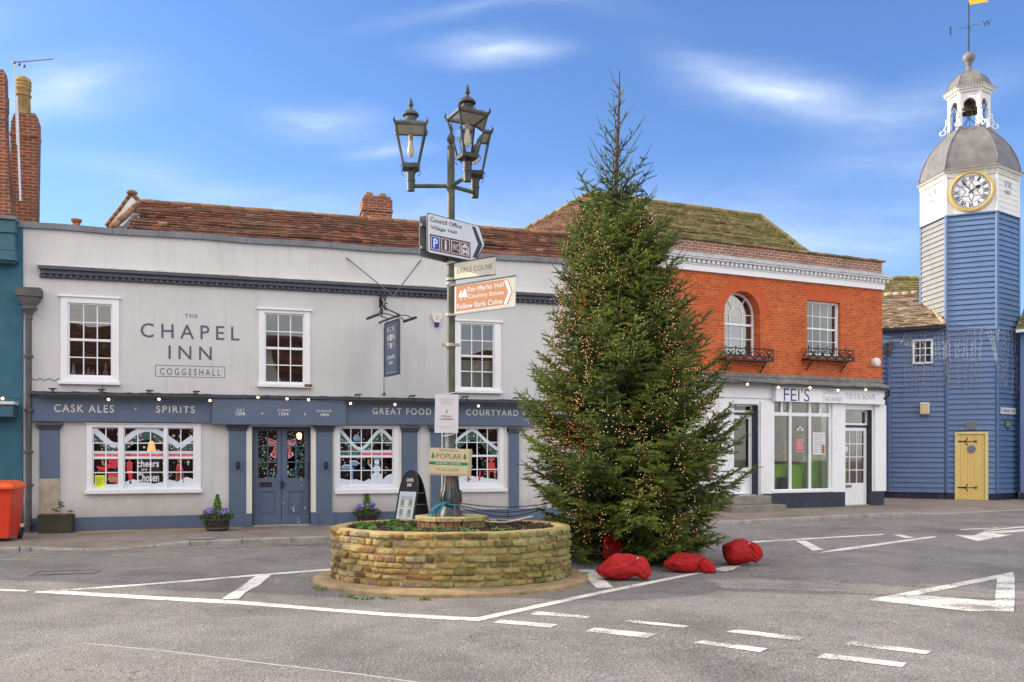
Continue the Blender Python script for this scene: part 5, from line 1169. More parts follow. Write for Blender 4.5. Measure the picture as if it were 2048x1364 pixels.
mb = MB(); capline(mb, (xr0, RYb, zrr + .0), (xr1, RYb, zrr + .03), .09, .33, seed=23); capline(mb, (xr1, RYb, zrr + .03), (xe1, ey, ze + .03), .08, .25, seed=24); capline(mb, (xr0, RYb, zrr), (hb_[0], 5.5, hb_[1] + .03), .08, .28, seed=25); mb.build('ridge', M['tile_moss'], rf, smooth=True)

# ================================================================== CLOCK HOUSE
K = Plane(G(1775, 996.0, .1), G(1993, 1000.2, .1))
def KS(px, off=0): return K.s(px, off)
def KZ(px, py, off=0): return K.z(px, py, off)
ck = thing('clock_house', 'blue weatherboarded building with hexagonal clock tower, white clock stage, lead dome and open bell cupola', 'clock tower', K.loc(0), K.rz)
def boards_mat(name, col, var=.06):
    m = plain(name, col, .45, var, 2.2, .2, 60, dirt=tuple(x * .75 for x in col), dirt_amt=.5, stretch=(1, 1, 6)); return m
M['blue'] = boards_mat('blue_board_paint', (.115, .195, .365)); M['bluelit'] = boards_mat('sunlit_blue_boards', (.29, .29, .28)); M['bluepale'] = boards_mat('blue_corner_paint', (.08, .16, .33))  # second one: pale copy of the board paint, sunlight put into its colour
M['clockwhite'] = plain('clock_stage_white', (.72, .72, .70), .5, .04, 3, .1)
M['dome'] = plain('dome_lead', (.17, .16, .155), .55, .22, 3, .3, 25, dirt=(.28, .27, .25), dirt_amt=.5, dirt_scale=2.5)
def boards(mb, A, Bp, z0, z1, h, proud=.024, tilt=.03, seed=0, skip=None, fit=None, mi=0):
    """lapped horizontal boards on the wall from A to B (x,y); outward is to the right-hand side of A->B"""
    dx, dy = Bp[0] - A[0], Bp[1] - A[1]; l = math.hypot(dx, dy); ox, oy = dy / l, -dx / l; n = max(1, round((z1 - z0) / h)); h = (z1 - z0) / n; rnd = random.Random(seed)
    for i in range(n):
        a, b = z0 + i * h, z0 + (i + 1) * h + .012; segs = [(0, 1)]
        if skip:
            s0, s1, c0, c1 = skip
            if a < c1 - .03 and b > c0 + .03: segs = [(0, s0), (s1, 1)]
        cut = []
        for t0, t1 in segs:      # butt joint somewhere along some boards
            if l > 1 and proud > .02 and t1 - t0 > .5 and rnd.random() < .5: tj = t0 + (t1 - t0) * rnd.uniform(.2, .8); cut += [(t0, tj - .0025), (tj + .0025, t1)]
            else: cut.append((t0, t1))
        for t0, t1 in cut:
            P_ = []
            j = rnd.uniform(-.007, .007); j2 = rnd.uniform(-.007, .007)
            for t, jj in ((t0, j), (t1, j2)):
                x, y = A[0] + dx * t, A[1] + dy * t; P_.append([(x, y, a + jj), (x + ox * (proud + tilt), y + oy * (proud + tilt), a + jj), (x + ox * proud * .3, y + oy * proud * .3, b + jj), (x, y, b + jj)])
            mb.ring(P_, mi, rnd.random())
sL, sR = KS(1893), KS(1993); aw = sR - sL; hx = (sL + sR) / 2; hy = aw * .866
hexv = lambda Rr, k: (hx + Rr * math.cos(R(240 + 60 * k)), hy + Rr * math.sin(R(240 + 60 * k)))   # k=0 left front, 1 right front ...
def hexring(Rr, z): return [(*hexv(Rr, k), z) for k in range(6)]
zb0 = .32; zw = KZ(1943, 427); zeav = KZ(1943, 336); 
zw = 9.70; zeav = 11.20
# tower body
mb = MB(); mb.ring([hexring(aw - .02, .0), hexring(aw - .02, zeav)])
mb.build('tower_core', M['bluepale'], ck)
dr = K.rect(1912, 1973.5, 866, 999)
t0, t1 = (dr[0] - sL) / aw, (dr[1] - sL) / aw
mb = MB()
for k in range(6):
    # outward must be right-hand side of A->B: go clockwise seen from above
    a, b = hexv(aw, k), hexv(aw, (k + 1) % 6)
    if k == 0: boards(mb, a, b, zb0, zw - .02, .175, seed=k, skip=(t0 - .01, t1 + .01, 0, dr[3] + .05))
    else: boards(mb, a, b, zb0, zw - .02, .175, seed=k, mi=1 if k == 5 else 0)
mb.build('weatherboarding', cols('blue', 'bluelit'), ck)
mb = MB()
for k in range(6):
    mb.mark(); x, y = hexv(aw + .02, k); mb.lathe([(.065, zb0), (.065, zw - .02)], (x, y), 6, rot=R(30))
mb.parts('corner_board', M['bluepale'], ck, bevel=.004)
mb = MB(); mb.ring([hexring(aw + .03, 0), hexring(aw + .03, zb0)])
mb.build('base', navy, ck)
# white clock stage
mb = MB()
for k in range(6):
    a, b = hexv(aw + .01, k), hexv(aw + .01, (k + 1) % 6); boards(mb, a, b, zw + .03, zeav - .22, .19 if k else 1.4, .012, .006 if k else 0, seed=k)
st = mb.build('clock_stage', M['clockwhite'], ck)
mb = MB()
for k in range(6): x, y = hexv(aw + .015, k); mb.lathe([(.05, zw + .03), (.05, zeav - .05)], (x, y), 6, rot=R(30))
mb.ring([hexring(aw + .07, zeav - .22), hexring(aw + .09, zeav - .17)]); mb.ring([hexring(aw + .05, zeav - .17), hexring(aw + .06, zeav - .06)]); mb.ring([hexring(aw + .13, zeav - .06), hexring(aw + .2, zeav + .0)])
for k in range(6):
    a, b = hexv(aw + .08, k), hexv(aw + .08, (k + 1) % 6)
    for i in range(24): t = (i + .3) / 24; x, y = a[0] + (b[0] - a[0]) * t, a[1] + (b[1] - a[1]) * t; mb.lathe([(.02, 0), (.02, .06)], (x, y), 4, z=zeav - .15)
mb.build('stage_cornice', M['clockwhite'], st, bevel=.004)
mb = MB(); mb.ring([hexring(aw + .10, zw - .02), hexring(aw + .05, zw + .035)]); mb.build('drip_board', M['bluepale'], st)
# lettering on the side faces
for k, sg in ((5, -1), (1, 1)):
    a, b = hexv(aw + .03, k), hexv(aw + .03, (k + 1) % 6); ang = math.atan2(b[1] - a[1], b[0] - a[0]); Mx = Matrix.Translation((a[0], a[1], 0)) @ Matrix.Rotation(ang, 4, 'Z')
    mb = MB(); mb.text('V.R', aw * .32, aw * .66, 10.62, 10.82, -.02, thick=.004, M=Mx); mb.text('1887', aw * .35, aw * .63, 10.38, 10.52, -.02, thick=.004, M=Mx); mb.build('date_lettering', solid('faded_grey_letters', (.30, .29, .30)), st)
# clock
cz, cr_ = KZ(1944, 383), .685
mb = MB(); Mc = Matrix.Translation((hx, -.03, cz)) @ Matrix.Rotation(R(90), 4, 'X')
mb.lathe([(cr_ * .86, .0), (cr_ * .86, .05), (cr_ * .9, .08), (cr_, .06), (cr_ * 1.02, .0)], n=48); mb.f = mb.f[:-2]; mb.m = mb.m[:-2]; mb.t = mb.t[:-2]; mb.xf(Mc)
clk = mb.build('clock', plain('gold_clock_rim', (.62, .44, .14), .45, .08, 4, .1), ck, smooth=True, auto=40)
mb = MB(); mb.lathe([(.001, .0), (cr_ * .87, .0), (cr_ * .87, .02), (.001, .021)], n=48); mb.xf(Mc); mb.build('dial', plain('dial_white', (.72, .74, .76), .5, .03, 3, 0), clk)
mb = MB(); yf_ = -.03 - .022
def ringseg(mb, r0, r1, n=48):
    for k in range(n):
        q0, q1 = 2 * math.pi * k / n, 2 * math.pi * (k + 1) / n; mb.ext([(hx + r0 * math.cos(q0), cz + r0 * math.sin(q0)), (hx + r1 * math.cos(q0), cz + r1 * math.sin(q0)), (hx + r1 * math.cos(q1), cz + r1 * math.sin(q1)), (hx + r0 * math.cos(q1), cz + r0 * math.sin(q1))], yf_ - .003, yf_)
ringseg(mb, .565, .575); ringseg(mb, .525, .532); ringseg(mb, .355, .365); ringseg(mb, .585, .60)
for k in range(60):
    q = k * math.pi / 30; Mr = Matrix.Translation((hx, 0, cz)) @ Matrix.Rotation(q, 4, 'Y'); s0 = len(mb.v); mb.box(-.004, .004, yf_ - .003, yf_, .532, .567); mb.xf(Mr, s0)
for k, s_ in enumerate(['XII', 'I', 'II', 'III', 'IIII', 'V', 'VI', 'VII', 'VIII', 'IX', 'X', 'XI']):
    Mr = Matrix.Translation((hx, 0, cz)) @ Matrix.Rotation(k * math.pi / 6, 4, 'Y'); s0 = len(mb.v); wd = .035 + .032 * len(s_.replace('X', 'II').replace('V', 'II')); vs0 = len(mb.v); mb.text(s_, -wd / 2, wd / 2, .38, .515, yf_, thick=.003, bold=.03); mb.xf(Mr, s0)
for k in range(6):
    q = k * math.pi / 3; a0 = (hx + .34 * math.sin(q), cz + .34 * math.cos(q))
    for sg in (-1, 1):
        q2 = q + sg * math.pi / 6; b0 = (hx + .17 * math.sin(q2), cz + .17 * math.cos(q2)); dx, dz = b0[0] - a0[0], b0[1] - a0[1]; l = math.hypot(dx, dz); nx, nz = -dz / l * .009, dx / l * .009
        mb.ext([(a0[0] + nx, a0[1] + nz), (b0[0] + nx, b0[1] + nz), (b0[0] - nx, b0[1] - nz), (a0[0] - nx, a0[1] - nz)], yf_ - .003, yf_)
    mb.ext([(hx + .17 * math.sin(q + math.pi / 6) + .008, cz + .17 * math.cos(q + math.pi / 6)), (hx + .17 * math.sin(q + math.pi / 6) - .008, cz + .17 * math.cos(q + math.pi / 6)), (hx, cz)], yf_ - .003, yf_)
mb.build('numerals', M['black'], clk)
for ang, ln, wd in ((56, .34, .035), (-38, .50, .022)):
    mb = MB(); mb.ext([(-wd * .6, -.1), (wd * .6, -.1), (wd * .5, ln * .5), (wd * 1.8, ln * .66), (0, ln), (-wd * 1.8, ln * .66), (-wd * .5, ln * .5)], yf_ - .02, yf_ - .012); mb.xf(Matrix.Translation((hx, 0, cz)) @ Matrix.Rotation(R(ang), 4, 'Y')); mb.build('clock_hand', M['black'], clk)
mb = MB()
# dome
prof = [(aw + .22, zeav + .0), (aw + .22, zeav + .03), (aw + .07, zeav + .10), (aw + .04, zeav + .35), (aw - .06, zeav + .65), (aw - .22, zeav + .98), (aw - .44, zeav + 1.28), (aw - .66, zeav + 1.5), (aw - .80, zeav + 1.62), (aw - .86, zeav + 1.70)]
mb.ring([hexring(r_, z_) for r_, z_ in prof]); dm = mb.build('dome', M['dome'], ck)
mb = MB()
for k in range(6): mb.path([(*hexv(r_ + .012, k), z_) for r_, z_ in prof[2:]], .022, 6)
mb.build('dome_rib', M['dome'], dm, smooth=True)
mb = MB(); rnd = random.Random(1)
# cupola
zc0 = zeav + 1.60; zc1 = zc0 + 1.30; Rc = .60
cup = MB()
for k in range(6):
    x, y = hexv(Rc, k); cup.lathe([(.075, zc0 + .12), (.075, zc1)], (x, y), 6, rot=R(30)); 
for k in range(6):
    a, b = Vector((*hexv(Rc, k), 0)), Vector((*hexv(Rc, (k + 1) % 6), 0)); ang = math.atan2(b.y - a.y, b.x - a.x); W_ = (b - a).length; Mx = Matrix.Translation(a) @ Matrix.Rotation(ang, 4, 'Z')
    s0 = len(cup.v); rA = W_ * .32; za = zc1 - .42; n = 10
    arc = [(W_ / 2 + rA * math.cos(q), za + rA * 1.1 * math.sin(q)) for q in [math.pi * j / n for j in range(n + 1)]]
    for p, q in zip(arc, arc[1:]): cup.ext([p, q, (q[0], zc1), (p[0], zc1)], -.03, .03)
    cup.box(.05, W_ / 2 - rA, -.03, .03, za - .12, zc1); cup.box(W_ / 2 + rA, W_ - .05, -.03, .03, za - .12, zc1)
    cup.xf(Mx, s0)
cu_ = cup.build('cupola', M['clockwhite'], ck, bevel=.004)
mb = MB(); 
mb.ring([hexring(Rc + .10, zc1), hexring(Rc + .12, zc1 + .10)]); mb.ring([hexring(Rc + .2, zc1 + .14), hexring(Rc + .27, zc1 + .19)]); mb.ring([hexring(Rc + .14, zc1 + .10), hexring(Rc + .16, zc1 + .14)])
for k in range(6):
    a, b = hexv(Rc + .17, k), hexv(Rc + .17, (k + 1) % 6)
    for i in range(9): t = (i + .5) / 9; mb.lathe([(.03, 0), (.03, .07)], (a[0] + (b[0] - a[0]) * t, a[1] + (b[1] - a[1]) * t), 4, z=zc1 + .075)
mb.build('cupola_cornice', M['clockwhite'], cu_, bevel=.004)
mb = MB()
for k in range(6):   # feet clad in lead, scroll brackets in white
    mb.mark(); x, y = hexv(Rc, k); mb.lathe([(.10, zc0 - .06), (.09, zc0 + .14)], (x, y), 6, rot=R(30))
mb.parts('post_foot', M['dome'], cu_)
for k in range(6):
    a = R(240 + 60 * k); pts = []
    for q in range(16):
        th = q * .42; rr_ = .13 * (1 - q / 22); pts.append((Rc + .23 + rr_ * math.cos(th + 2), zc0 + .16 + rr_ * math.sin(th + 2)))
    pts2 = [(Rc + .07, zc0 + .62), (Rc + .12, zc0 + .56), (Rc + .10, zc0 + .45), (Rc + .14, zc0 + .33)] + pts
    mb = MB(); mb.path([(hx + r_ * math.cos(a), hy + r_ * math.sin(a), z_) for r_, z_ in pts2], .03, 6); mb.build('scroll_bracket', M['clockwhite'], cu_, smooth=True)
mb = MB()   # wrought iron braces in each opening
for k in range(6):
    mb.mark(); a, b = Vector((*hexv(Rc, k), 0)), Vector((*hexv(Rc, (k + 1) % 6), 0))
    for sg in (0, 1):
        p, q = (a, b) if sg else (b, a)
        mb.path([p.lerp(q, .12 + .8 * math.sin(math.pi * t / 20) * .62) + Vector((0, 0, zc0 + .14 + (.86) * t / 20)) for t in range(21)], .010, 4)
mb.parts('brace', M['black'], cu_)
mb = MB(); mb.lathe([(.30, -.42), (.30, -.38), (.25, -.33), (.22, -.18), (.19, -.06), (.12, .0), (.03, .03), (.03, .12)], (hx, hy), 20, z=zc1 - .14); mb.f = mb.f[:-2] + [mb.f[-1]]; mb.m = mb.m[:len(mb.f)]; mb.t = mb.t[:len(mb.f)]
mb.ball((hx, hy, zc1 - .56), .05, 8, 6)
mb.build('bell', plain('bell_bronze', (.10, .085, .05), .4, .3, 6, .2, metal=.6), cu_, smooth=True)
dp = [(Rc + .28, 0), (Rc + .26, .025), (Rc + .10, .06), (Rc + .06, .22), (Rc - .04, .42), (Rc - .22, .58), (Rc - .40, .66), (Rc - .48, .68)]
mb = MB(); mb.ring([hexring(r_, zc1 + .19 + z_) for r_, z_ in dp]); zf = zc1 + .19 + .66
for k in range(6): mb.path([(*hexv(r_ + .008, k), zc1 + .19 + z_) for r_, z_ in dp[2:]], .014, 5)
mb.build('cupola_roof', M['dome'], cu_)
mb = MB(); mb.lathe([(.16, 0), (.13, .06), (.09, .16), (.08, .27), (.12, .31), (.10, .34), (.16, .39), (.205, .50), (.20, .58), (.14, .68), (.05, .73)], (hx, hy), 18, z=zf); mb.build('finial', M['dome'], cu_, smooth=True)
zq = zf + .72
wv_ = MB(); wv_.tube((hx, hy, zq - .02), (hx, hy, zq + 1.75), .024, .018, 8); 
wl = zq + .88
for dx_, dy_ in ((1, .0), (-1, .0), (0, 1), (0, -1)):
    a_ = R(-15); ex, ey_ = dx_ * math.cos(a_) - dy_ * math.sin(a_), dx_ * math.sin(a_) + dy_ * math.cos(a_); wv_.path([(hx, hy, wl), (hx + ex * .2, hy + ey_ * .2, wl + .03), (hx + ex * .36, hy + ey_ * .36, wl)], .007, 4)
vane = wv_.build('weather_vane', M['black'], ck)
mb = MB(); mb.text('W', hx + .44, hx + .68, wl - .07, wl + .13, hy, thick=.01); mb.build('compass_letter', M['black'], vane); mb = MB(); mb.box(hx - .59, hx - .555, hy - .01, hy + .01, wl - .14, wl + .12); mb.box(hx - .61, hx - .535, hy - .011, hy + .011, wl + .105, wl + .12); mb.box(hx - .61, hx - .535, hy - .011, hy + .011, wl - .14, wl - .125); mb.build('compass_letter', M['black'], vane)
mb = MB(); fz = KZ(1940, 9.5, hy); mb.ext([(hx, fz), (hx + .62, fz - .02), (hx + .52, fz + .08), (hx + .60, fz + .15), (hx + .50, fz + .26), (hx + .58, fz + .42), (hx, fz + .42)], hy - .008, hy + .008); mb.build('vane_flag', plain('gold_leaf', (.75, .48, .04), .35, .1, 5, .1, metal=.3), vane)

# annex with its window
ax0 = KS(1765); ax1 = sL
zae = 6.02
wh = K.rect(1825, 1866, 679, 728)
mb = MB()
wall_holes(mb, ax0, ax1, zb0, zae, [(wh[0] + .02, wh[1] - .02, wh[2] + .02, wh[3] - .02)], .0, .2)
mb.box(ax0, ax0 + .2, .2, 4.5, 0, zae); mb.box(ax0, ax1, 4.3, 4.5, 0, zae); mb.box(ax0, ax1, .02, .2, 0, zb0, 1)
mb.build('annex_wall', cols('bluepale', 'navy'), ck)
mb = MB()
nb = round((zae - zb0) / .175); hb = (zae - zb0) / nb
for i in range(nb):
    a, b = zb0 + i * hb, zb0 + (i + 1) * hb + .012; segs = [(ax0, ax1 - .04)]
    if a < wh[3] - .02 and b > wh[2] + .02: segs = [(ax0, wh[0]), (wh[1], ax1 - .04)]
    cut = []
    for p, q in segs:
        if q - p > 1 and random.random() < .6: m_ = random.uniform(p + .3, q - .3); cut += [(p, m_ - .003), (m_ + .003, q)]
        else: cut.append((p, q))
    for p, q in cut: j1, j2, e = random.uniform(-.008, .008), random.uniform(-.008, .008), random.uniform(.046, .056); mb.ring([[(p, -.002, a + j1), (p, -e, a + j1), (p, -.008, b + j1), (p, -.002, b + j1)], [(q, -.002, a + j2), (q, -e, a + j2), (q, -.008, b + j2), (q, -.002, b + j2)]], tint=random.random())
mb.build('annex_boarding', M['blue'], ck)
o = sash_window(ck, wh, (wh[0] + .07, wh[1] - .07, wh[2] + .07, wh[3] - .07), None, 3, 3, yf=-.07, depth=.1, meet=None, bar=.03, sash_edge=.01, label='small nine pane white casement in the blue boarding')
mb = MB(); room(mb, ax0 + .25, ax1 - .1, 3, 5.8, .25, 2, 0); mb.build('annex_room', M['dark'], ck)
# annex roof: eaves in front, hip to the right
ez = KZ(1825, 654, -.25)
rz_ = KZ(1800, 590, 2.0)
pr = K.hit(1841, 588, 2.0); pe = K.hit(1889, 650, -.25)
mb = MB(); tiles(mb, (ax0 - .3, -.25, ez - .0), (pe[0], -.25, ez + .02), (pr[0], 2.0, rz_), (ax0 - .3, 2.0, rz_), .115, .17, seed=31, sag=.05, jit=.02); arf = mb.build('annex_roof', M['tile_tan'], ck)
mb = MB(); mb.add([(ax0 - .3, -.25, ez - .05), (pe[0], -.25, ez - .05), (pr[0], 2.0, rz_ - .05), (ax0 - .3, 2.0, rz_ - .05), (ax1, .0, ez - .05), (ax1 - .0, 2.0, ez + .2)], [(0, 1, 2, 3), (1, 4, 5, 2)]); mb.add([(ax0 - .3, -.25, ez - .06), (pe[0], -.25, ez - .06), (pe[0], .0, ez - .06), (ax0 - .3, .0, ez - .06)], [(0, 1, 2, 3)]); mb.build('roof_deck', M['bluepale'], arf)
mb = MB(); capline(mb, (ax0 - .3, 2.0, rz_ + .03), (pr[0], 2.0, rz_ + .03), .09, .3, seed=32, tone=(.6, 1)); capline(mb, (pr[0], 2.0, rz_ + .03), (pe[0], -.22, ez + .06), .07, .22, seed=33, tone=(.7, 1)); mb.build('ridge', M['tile_tan'], arf, smooth=True)
mb = MB(); mb.box(ax0 - .3, pe[0], -.30, -.251, ez - .09, ez - .02); mb.build('gutter', M['black'], arf)
# downpipe with cast head
mb = MB(); x = KS(1777.5, -.12); mb.path([(x, -.12, .35), (x, -.12, KZ(1778, 716))], .06, 10)
for py in (905, 942): mb.lathe([(.06, -.03), (.085, -.02), (.085, .02), (.06, .03)], (x, -.12), 10, z=KZ(1778, py)); 
mb.build('downpipe', M['bluepale'], ck, smooth=True, auto=40)
mb = MB(); mb.lathe([(.05, 0), (.07, .1), (.11, .2), (.13, .38), (.16, .45), (.16, .5)], (x, -.13), 8, z=KZ(1778, 714)); mb.path([(x, -.13, KZ(1778, 690)), (x + .12, -.1, KZ(1778, 684))], .07, 8); mb.build('rainwater_head', M['darklead'], ck)
# yellow door
mb = MB(); x0, x1, z0, z1 = dr; z0 = .12
wall_holes(mb, x0 - .04, x1 + .04, z0 - .04, z1 + .04, [(x0 + .03, x1 - .06, z0, z1 - .04)], -.10, .0)
fr_ = mb.build('door_frame', plain('pale_yellow_paint', (.72, .64, .30), .5, .05, 3, .1), ck, bevel=.005)
mb = MB(); n = 8
for i in range(n): a = x0 + .03 + (x1 - x0 - .09) * i / n; mb.box(a, a + (x1 - x0 - .09) / n - .004, -.055, -.02, z0 + .02, z1 - .041)
mb.box(x0 + .03, x1 - .06, -.03, -.018, z0, z1 - .04)
d = mb.build('door', plain('yellow_door_paint', (.78, .58, .19), .5, .06, 3, .15, stretch=(4, 4, .6)), ck, bevel=.003)
mb = MB()
for py in (883, 975):
    mb.mark(); zz = KZ(1930, py); xh = x0 + .05; mb.box(xh, xh + .55, -.066, -.056, zz - .012, zz + .012); mb.box(xh, xh + .20, -.0665, -.056, zz - .022, zz + .022)
    for sg in (-1, 1):
        mb.path([(xh + .18, -.062, zz), (xh + .25, -.062, zz + sg * .04), (xh + .29, -.062, zz + sg * .10), (xh + .28, -.062, zz + sg * .14)], [.012, .014, .016, .006], 6)
        mb.path([(xh + .48, -.062, zz), (xh + .52, -.062, zz + sg * .04), (xh + .57, -.062, zz + sg * .045)], .010, 6)
    mb.ball((xh + .57, -.062, zz), .02, 6, 5)
mb.parts('strap_hinge', M['black'], d)
mb = MB(); x, z = K.hit(1943, 898, -.06); mb.lathe([(.0005, 0), (.13, 0), (.13, .02), (.10, .025), (.10, .012), (.0005, .013)], n=24); mb.xf(Matrix.Translation((x, -.055, z)) @ Matrix.Rotation(R(90), 4, 'X')); mb.build('porthole', plain('grey_porthole', (.17, .21, .27), .4, .1, 5, 0), d)
# small things on the walls
mb = MB(); r = K.rect(1931, 1952.5, 844, 858.5); mb.box(r[0], r[1], -.07, -.045, r[2], r[3]); mb.build('plaque', M['lead'], ck, bevel=.003)
pl = thing('floodlight', 'cream rectangular wall light on the blue annex boarding', 'wall light', K.world(KS(1849), -.05, KZ(1849, 817)), K.rz)
mb = MB(); mb.box(-.15, .15, -.16, .0, -.21, .20); mb.build('case', M['cream'], pl, bevel=.03); mb = MB(); mb.box(-.12, .12, -.17, -.161, -.18, .17); mb.build('diffuser', plain('yellowed_diffuser', (.66, .62, .34), .4, .08, 4, 0), pl, bevel=.01)
# street name plate and green plaque on the right face
a, b = hexv(aw + .055, 1), hexv(aw + .055, 2); ang = math.atan2(b[1] - a[1], b[0] - a[0])
RF = Plane(tuple(K.world(a[0], a[1], 0)[:2]), tuple(K.world(b[0], b[1], 0)[:2]))
np_ = thing('street_sign', 'small white street name plate on the right face of the tower', 'street sign', RF.loc(0), RF.rz)
r = RF.rect(2001, 2031, 817, 827); mb = MB(); mb.box(r[0], r[1], -.02, 0, r[2] - .02, r[3] + .02); mb.build('plate', M['white'], np_, bevel=.004); mb = MB(); mb.text('STONEHAM STREET', r[0] + .04, r[1] - .04, r[2] + .03, r[3] - .03, -.0205, thick=.002); mb.build('lettering', M['black'], np_)
gp = thing('green_plaque', 'round green plaque below the street name plate on the tower', 'plaque', RF.loc(0), RF.rz)
x, z = RF.hit(2015, 847); mb = MB(); mb.lathe([(.001, 0), (.19, 0), (.19, .02), (.17, .03), (.001, .028)], n=24); mb.xf(Matrix.Translation((x, 0, z)) @ Matrix.Rotation(R(90), 4, 'X')); mb.build('disc', plain('green_enamel', (.04, .14, .08), .4, .1, 5, 0), gp)
mb = MB()
for k in range(4): mb.box(x - .11 + (k % 2) * .02, x + .11 - (k % 2) * .02, -.032, -.0295, z + .04 - k * .045, z + .055 - k * .045)
mb.build('lettering', M['offwhite'], gp)
# icicle lights
ic = thing('icicle_lights', 'curtain of white icicle string lights draped across blue annex and tower', 'string lights', K.loc(0), K.rz)
mb = MB(); bl = MB(); rnd = random.Random(17)
def on_tower(px, py):
    """point just off the wall, on annex / front face / right face"""
    if px < 1995: s_, z_ = K.hit(px, py, -.09); return (s_, -.09, z_)
    s_, z_ = RF.hit(px, py, -.05); wx, wy, wz = RF.world(s_, -.05, z_); v_ = Vector((wx - K.A[0], wy - K.A[1])); return (v_.x * K.u[0] + v_.y * K.u[1], v_.x * K.n[0] + v_.y * K.n[1], z_)
top = [(1808, 668), (1822, 666), (1845, 663), (1866, 669), (1885, 660), (1893, 658), (1915, 661), (1938, 656), (1955, 655), (1975, 657), (1992, 656), (2010, 657), (2030, 661), (2040, 663)]
mb.path([on_tower(*p) for p in top], .011, 4); mb.path([on_tower(1780, 685), on_tower(1795, 690), on_tower(1804, 684), on_tower(1809, 668)], .014, 5)
def strand(px, py0, py1, drift=0):
    n = max(3, int((py1 - py0) / 7)); pts = []
    for k in range(n + 1):
        t = k / n; pts.append((px + drift * t + rnd.uniform(-1.6, 1.6), py0 + (py1 - py0) * t))
    W3 = [on_tower(*p) for p in pts]; mb.path(W3, .0058, 3)
    for w3 in W3[1:]:
        for q in range(2): bl.ball((w3[0] + rnd.uniform(-.03, .03), w3[1] - .01, w3[2] + rnd.uniform(-.05, .05)), .011, 4, 3)
def topy(px):
    for (a, b), (c, d_) in zip(top, top[1:]):
        if a <= px <= c: return b + (d_ - b) * (px - a) / (c - a)
    return 660
for px, e in ((1809, 788), (1816, 735), (1822, 790), (1831, 785), (1840, 790), (1848, 782), (1851, 760), (1866, 750), (1870, 788), (1877, 770)): strand(px, topy(px), e, rnd.uniform(-3, 3))
for px, e in ((1887, 765), (1893, 782), (1899, 780), (1911, 775), (1918, 770), (1927, 784), (1935, 778), (1944, 782), (1950, 775), (1962, 779)): strand(px, topy(px), e, rnd.uniform(-3, 3))
strand(1884, 662, 765, 12); strand(1898, 662, 740, 2)
for px, e, dd in ((1974, 770, 30), (1980, 765, 28), (1996, 770, 12), (2003, 772, 8), (2010, 770, 3), (2018, 740, -3), (2024, 785, 2), (2030, 788, 3), (2035, 780, 2), (2039, 788, 1)): strand(px, topy(px), e, dd)
mb.build('wire', plain('clear_wire', (.36, .37, .40), .4, .1, 5, 0), ic); o = bl.build('bulbs', plain('unlit_bulb', (.60, .60, .62), .25, .05, 5, 0), ic); tag(o, kind='stuff')

# ---------------- houses beyond
def backhouse(name, label, pl, x0, x1, y0, y1, zw_, zr_, wallmat, tilemat, hip=0, seed=40):
    o = thing(name, label, 'house', pl.loc(0), pl.rz)
    mb = MB(); wall_holes(mb, x0, x1, 0, zw_, [(x0 + .8, x0 + 1.8, 3.2, 4.6)] if x1 - x0 > 3 and zw_ > 4.8 else [], y0, y0 + .25); mb.box(x0, x0 + .25, y0 + .25, y1, 0, zw_); mb.box(x1 - .25, x1, y0 + .25, y1, 0, zw_); mb.box(x0, x1, y1 - .25, y1, 0, zw_); mb.build('wall', M[wallmat], o)
    if x1 - x0 > 3 and zw_ > 4.8: f = (x0 + .8, x0 + 1.8, 3.2, 4.6); sash_window(o, f, (f[0] + .08, f[1] - .08, f[2] + .1, f[3] - .08), None, 2, 2, yf=y0 - .02, depth=y0 + .1, meet=1)
    ym = (y0 + y1) / 2; mb = MB(); tiles(mb, (x0 - .2, y0 - .25, zw_ - .1), (x1 + .2, y0 - .25, zw_ - .1), (x1 + .2 - hip, ym, zr_), (x0 - .2 + hip, ym, zr_), .14, .2, seed=seed, sag=.05, jit=.02); rf = mb.build('roof', M[tilemat], o)
    mb = MB(); mb.add([(x0 - .2, y0 - .25, zw_ - .15), (x1 + .2, y0 - .25, zw_ - .15), (x1 + .2 - hip, ym, zr_ - .04), (x0 - .2 + hip, ym, zr_ - .04), (x0 - .2, y1 + .25, zw_ - .15), (x1 + .2, y1 + .25, zw_ - .15)], [(0, 1, 2, 3), (5, 4, 3, 2), (1, 5, 2), (4, 0, 3)]); mb.build('roof_deck', M[tilemat], rf)
    mb = MB(); capline(mb, (x0 - .2 + hip, ym, zr_ + .03), (x1 + .2 - hip, ym, zr_ + .03), .1, .33, seed=seed + 1); mb.build('ridge', M[tilemat], rf, smooth=True)
    return o
# behind the annex: brown-green roof falling to the right
Q = Plane((K.world(KS(1700), 5, 0)[0], K.world(KS(1700), 5, 0)[1]), (K.world(KS(1900), 6.5, 0)[0], K.world(KS(1900), 6.5, 0)[1]))
q1 = Q.s(1766, 2); zz1 = Q.z(1766, 551, 2.2); 
backhouse('rear_house', 'mossy tiled roof rising behind the blue annex', Q, Q.s(1700), Q.s(1890), 0, 4.4, Q.z(1800, 640), Q.z(1790, 558, 2.2), 'brick_old', 'tile_moss', 0, 51)
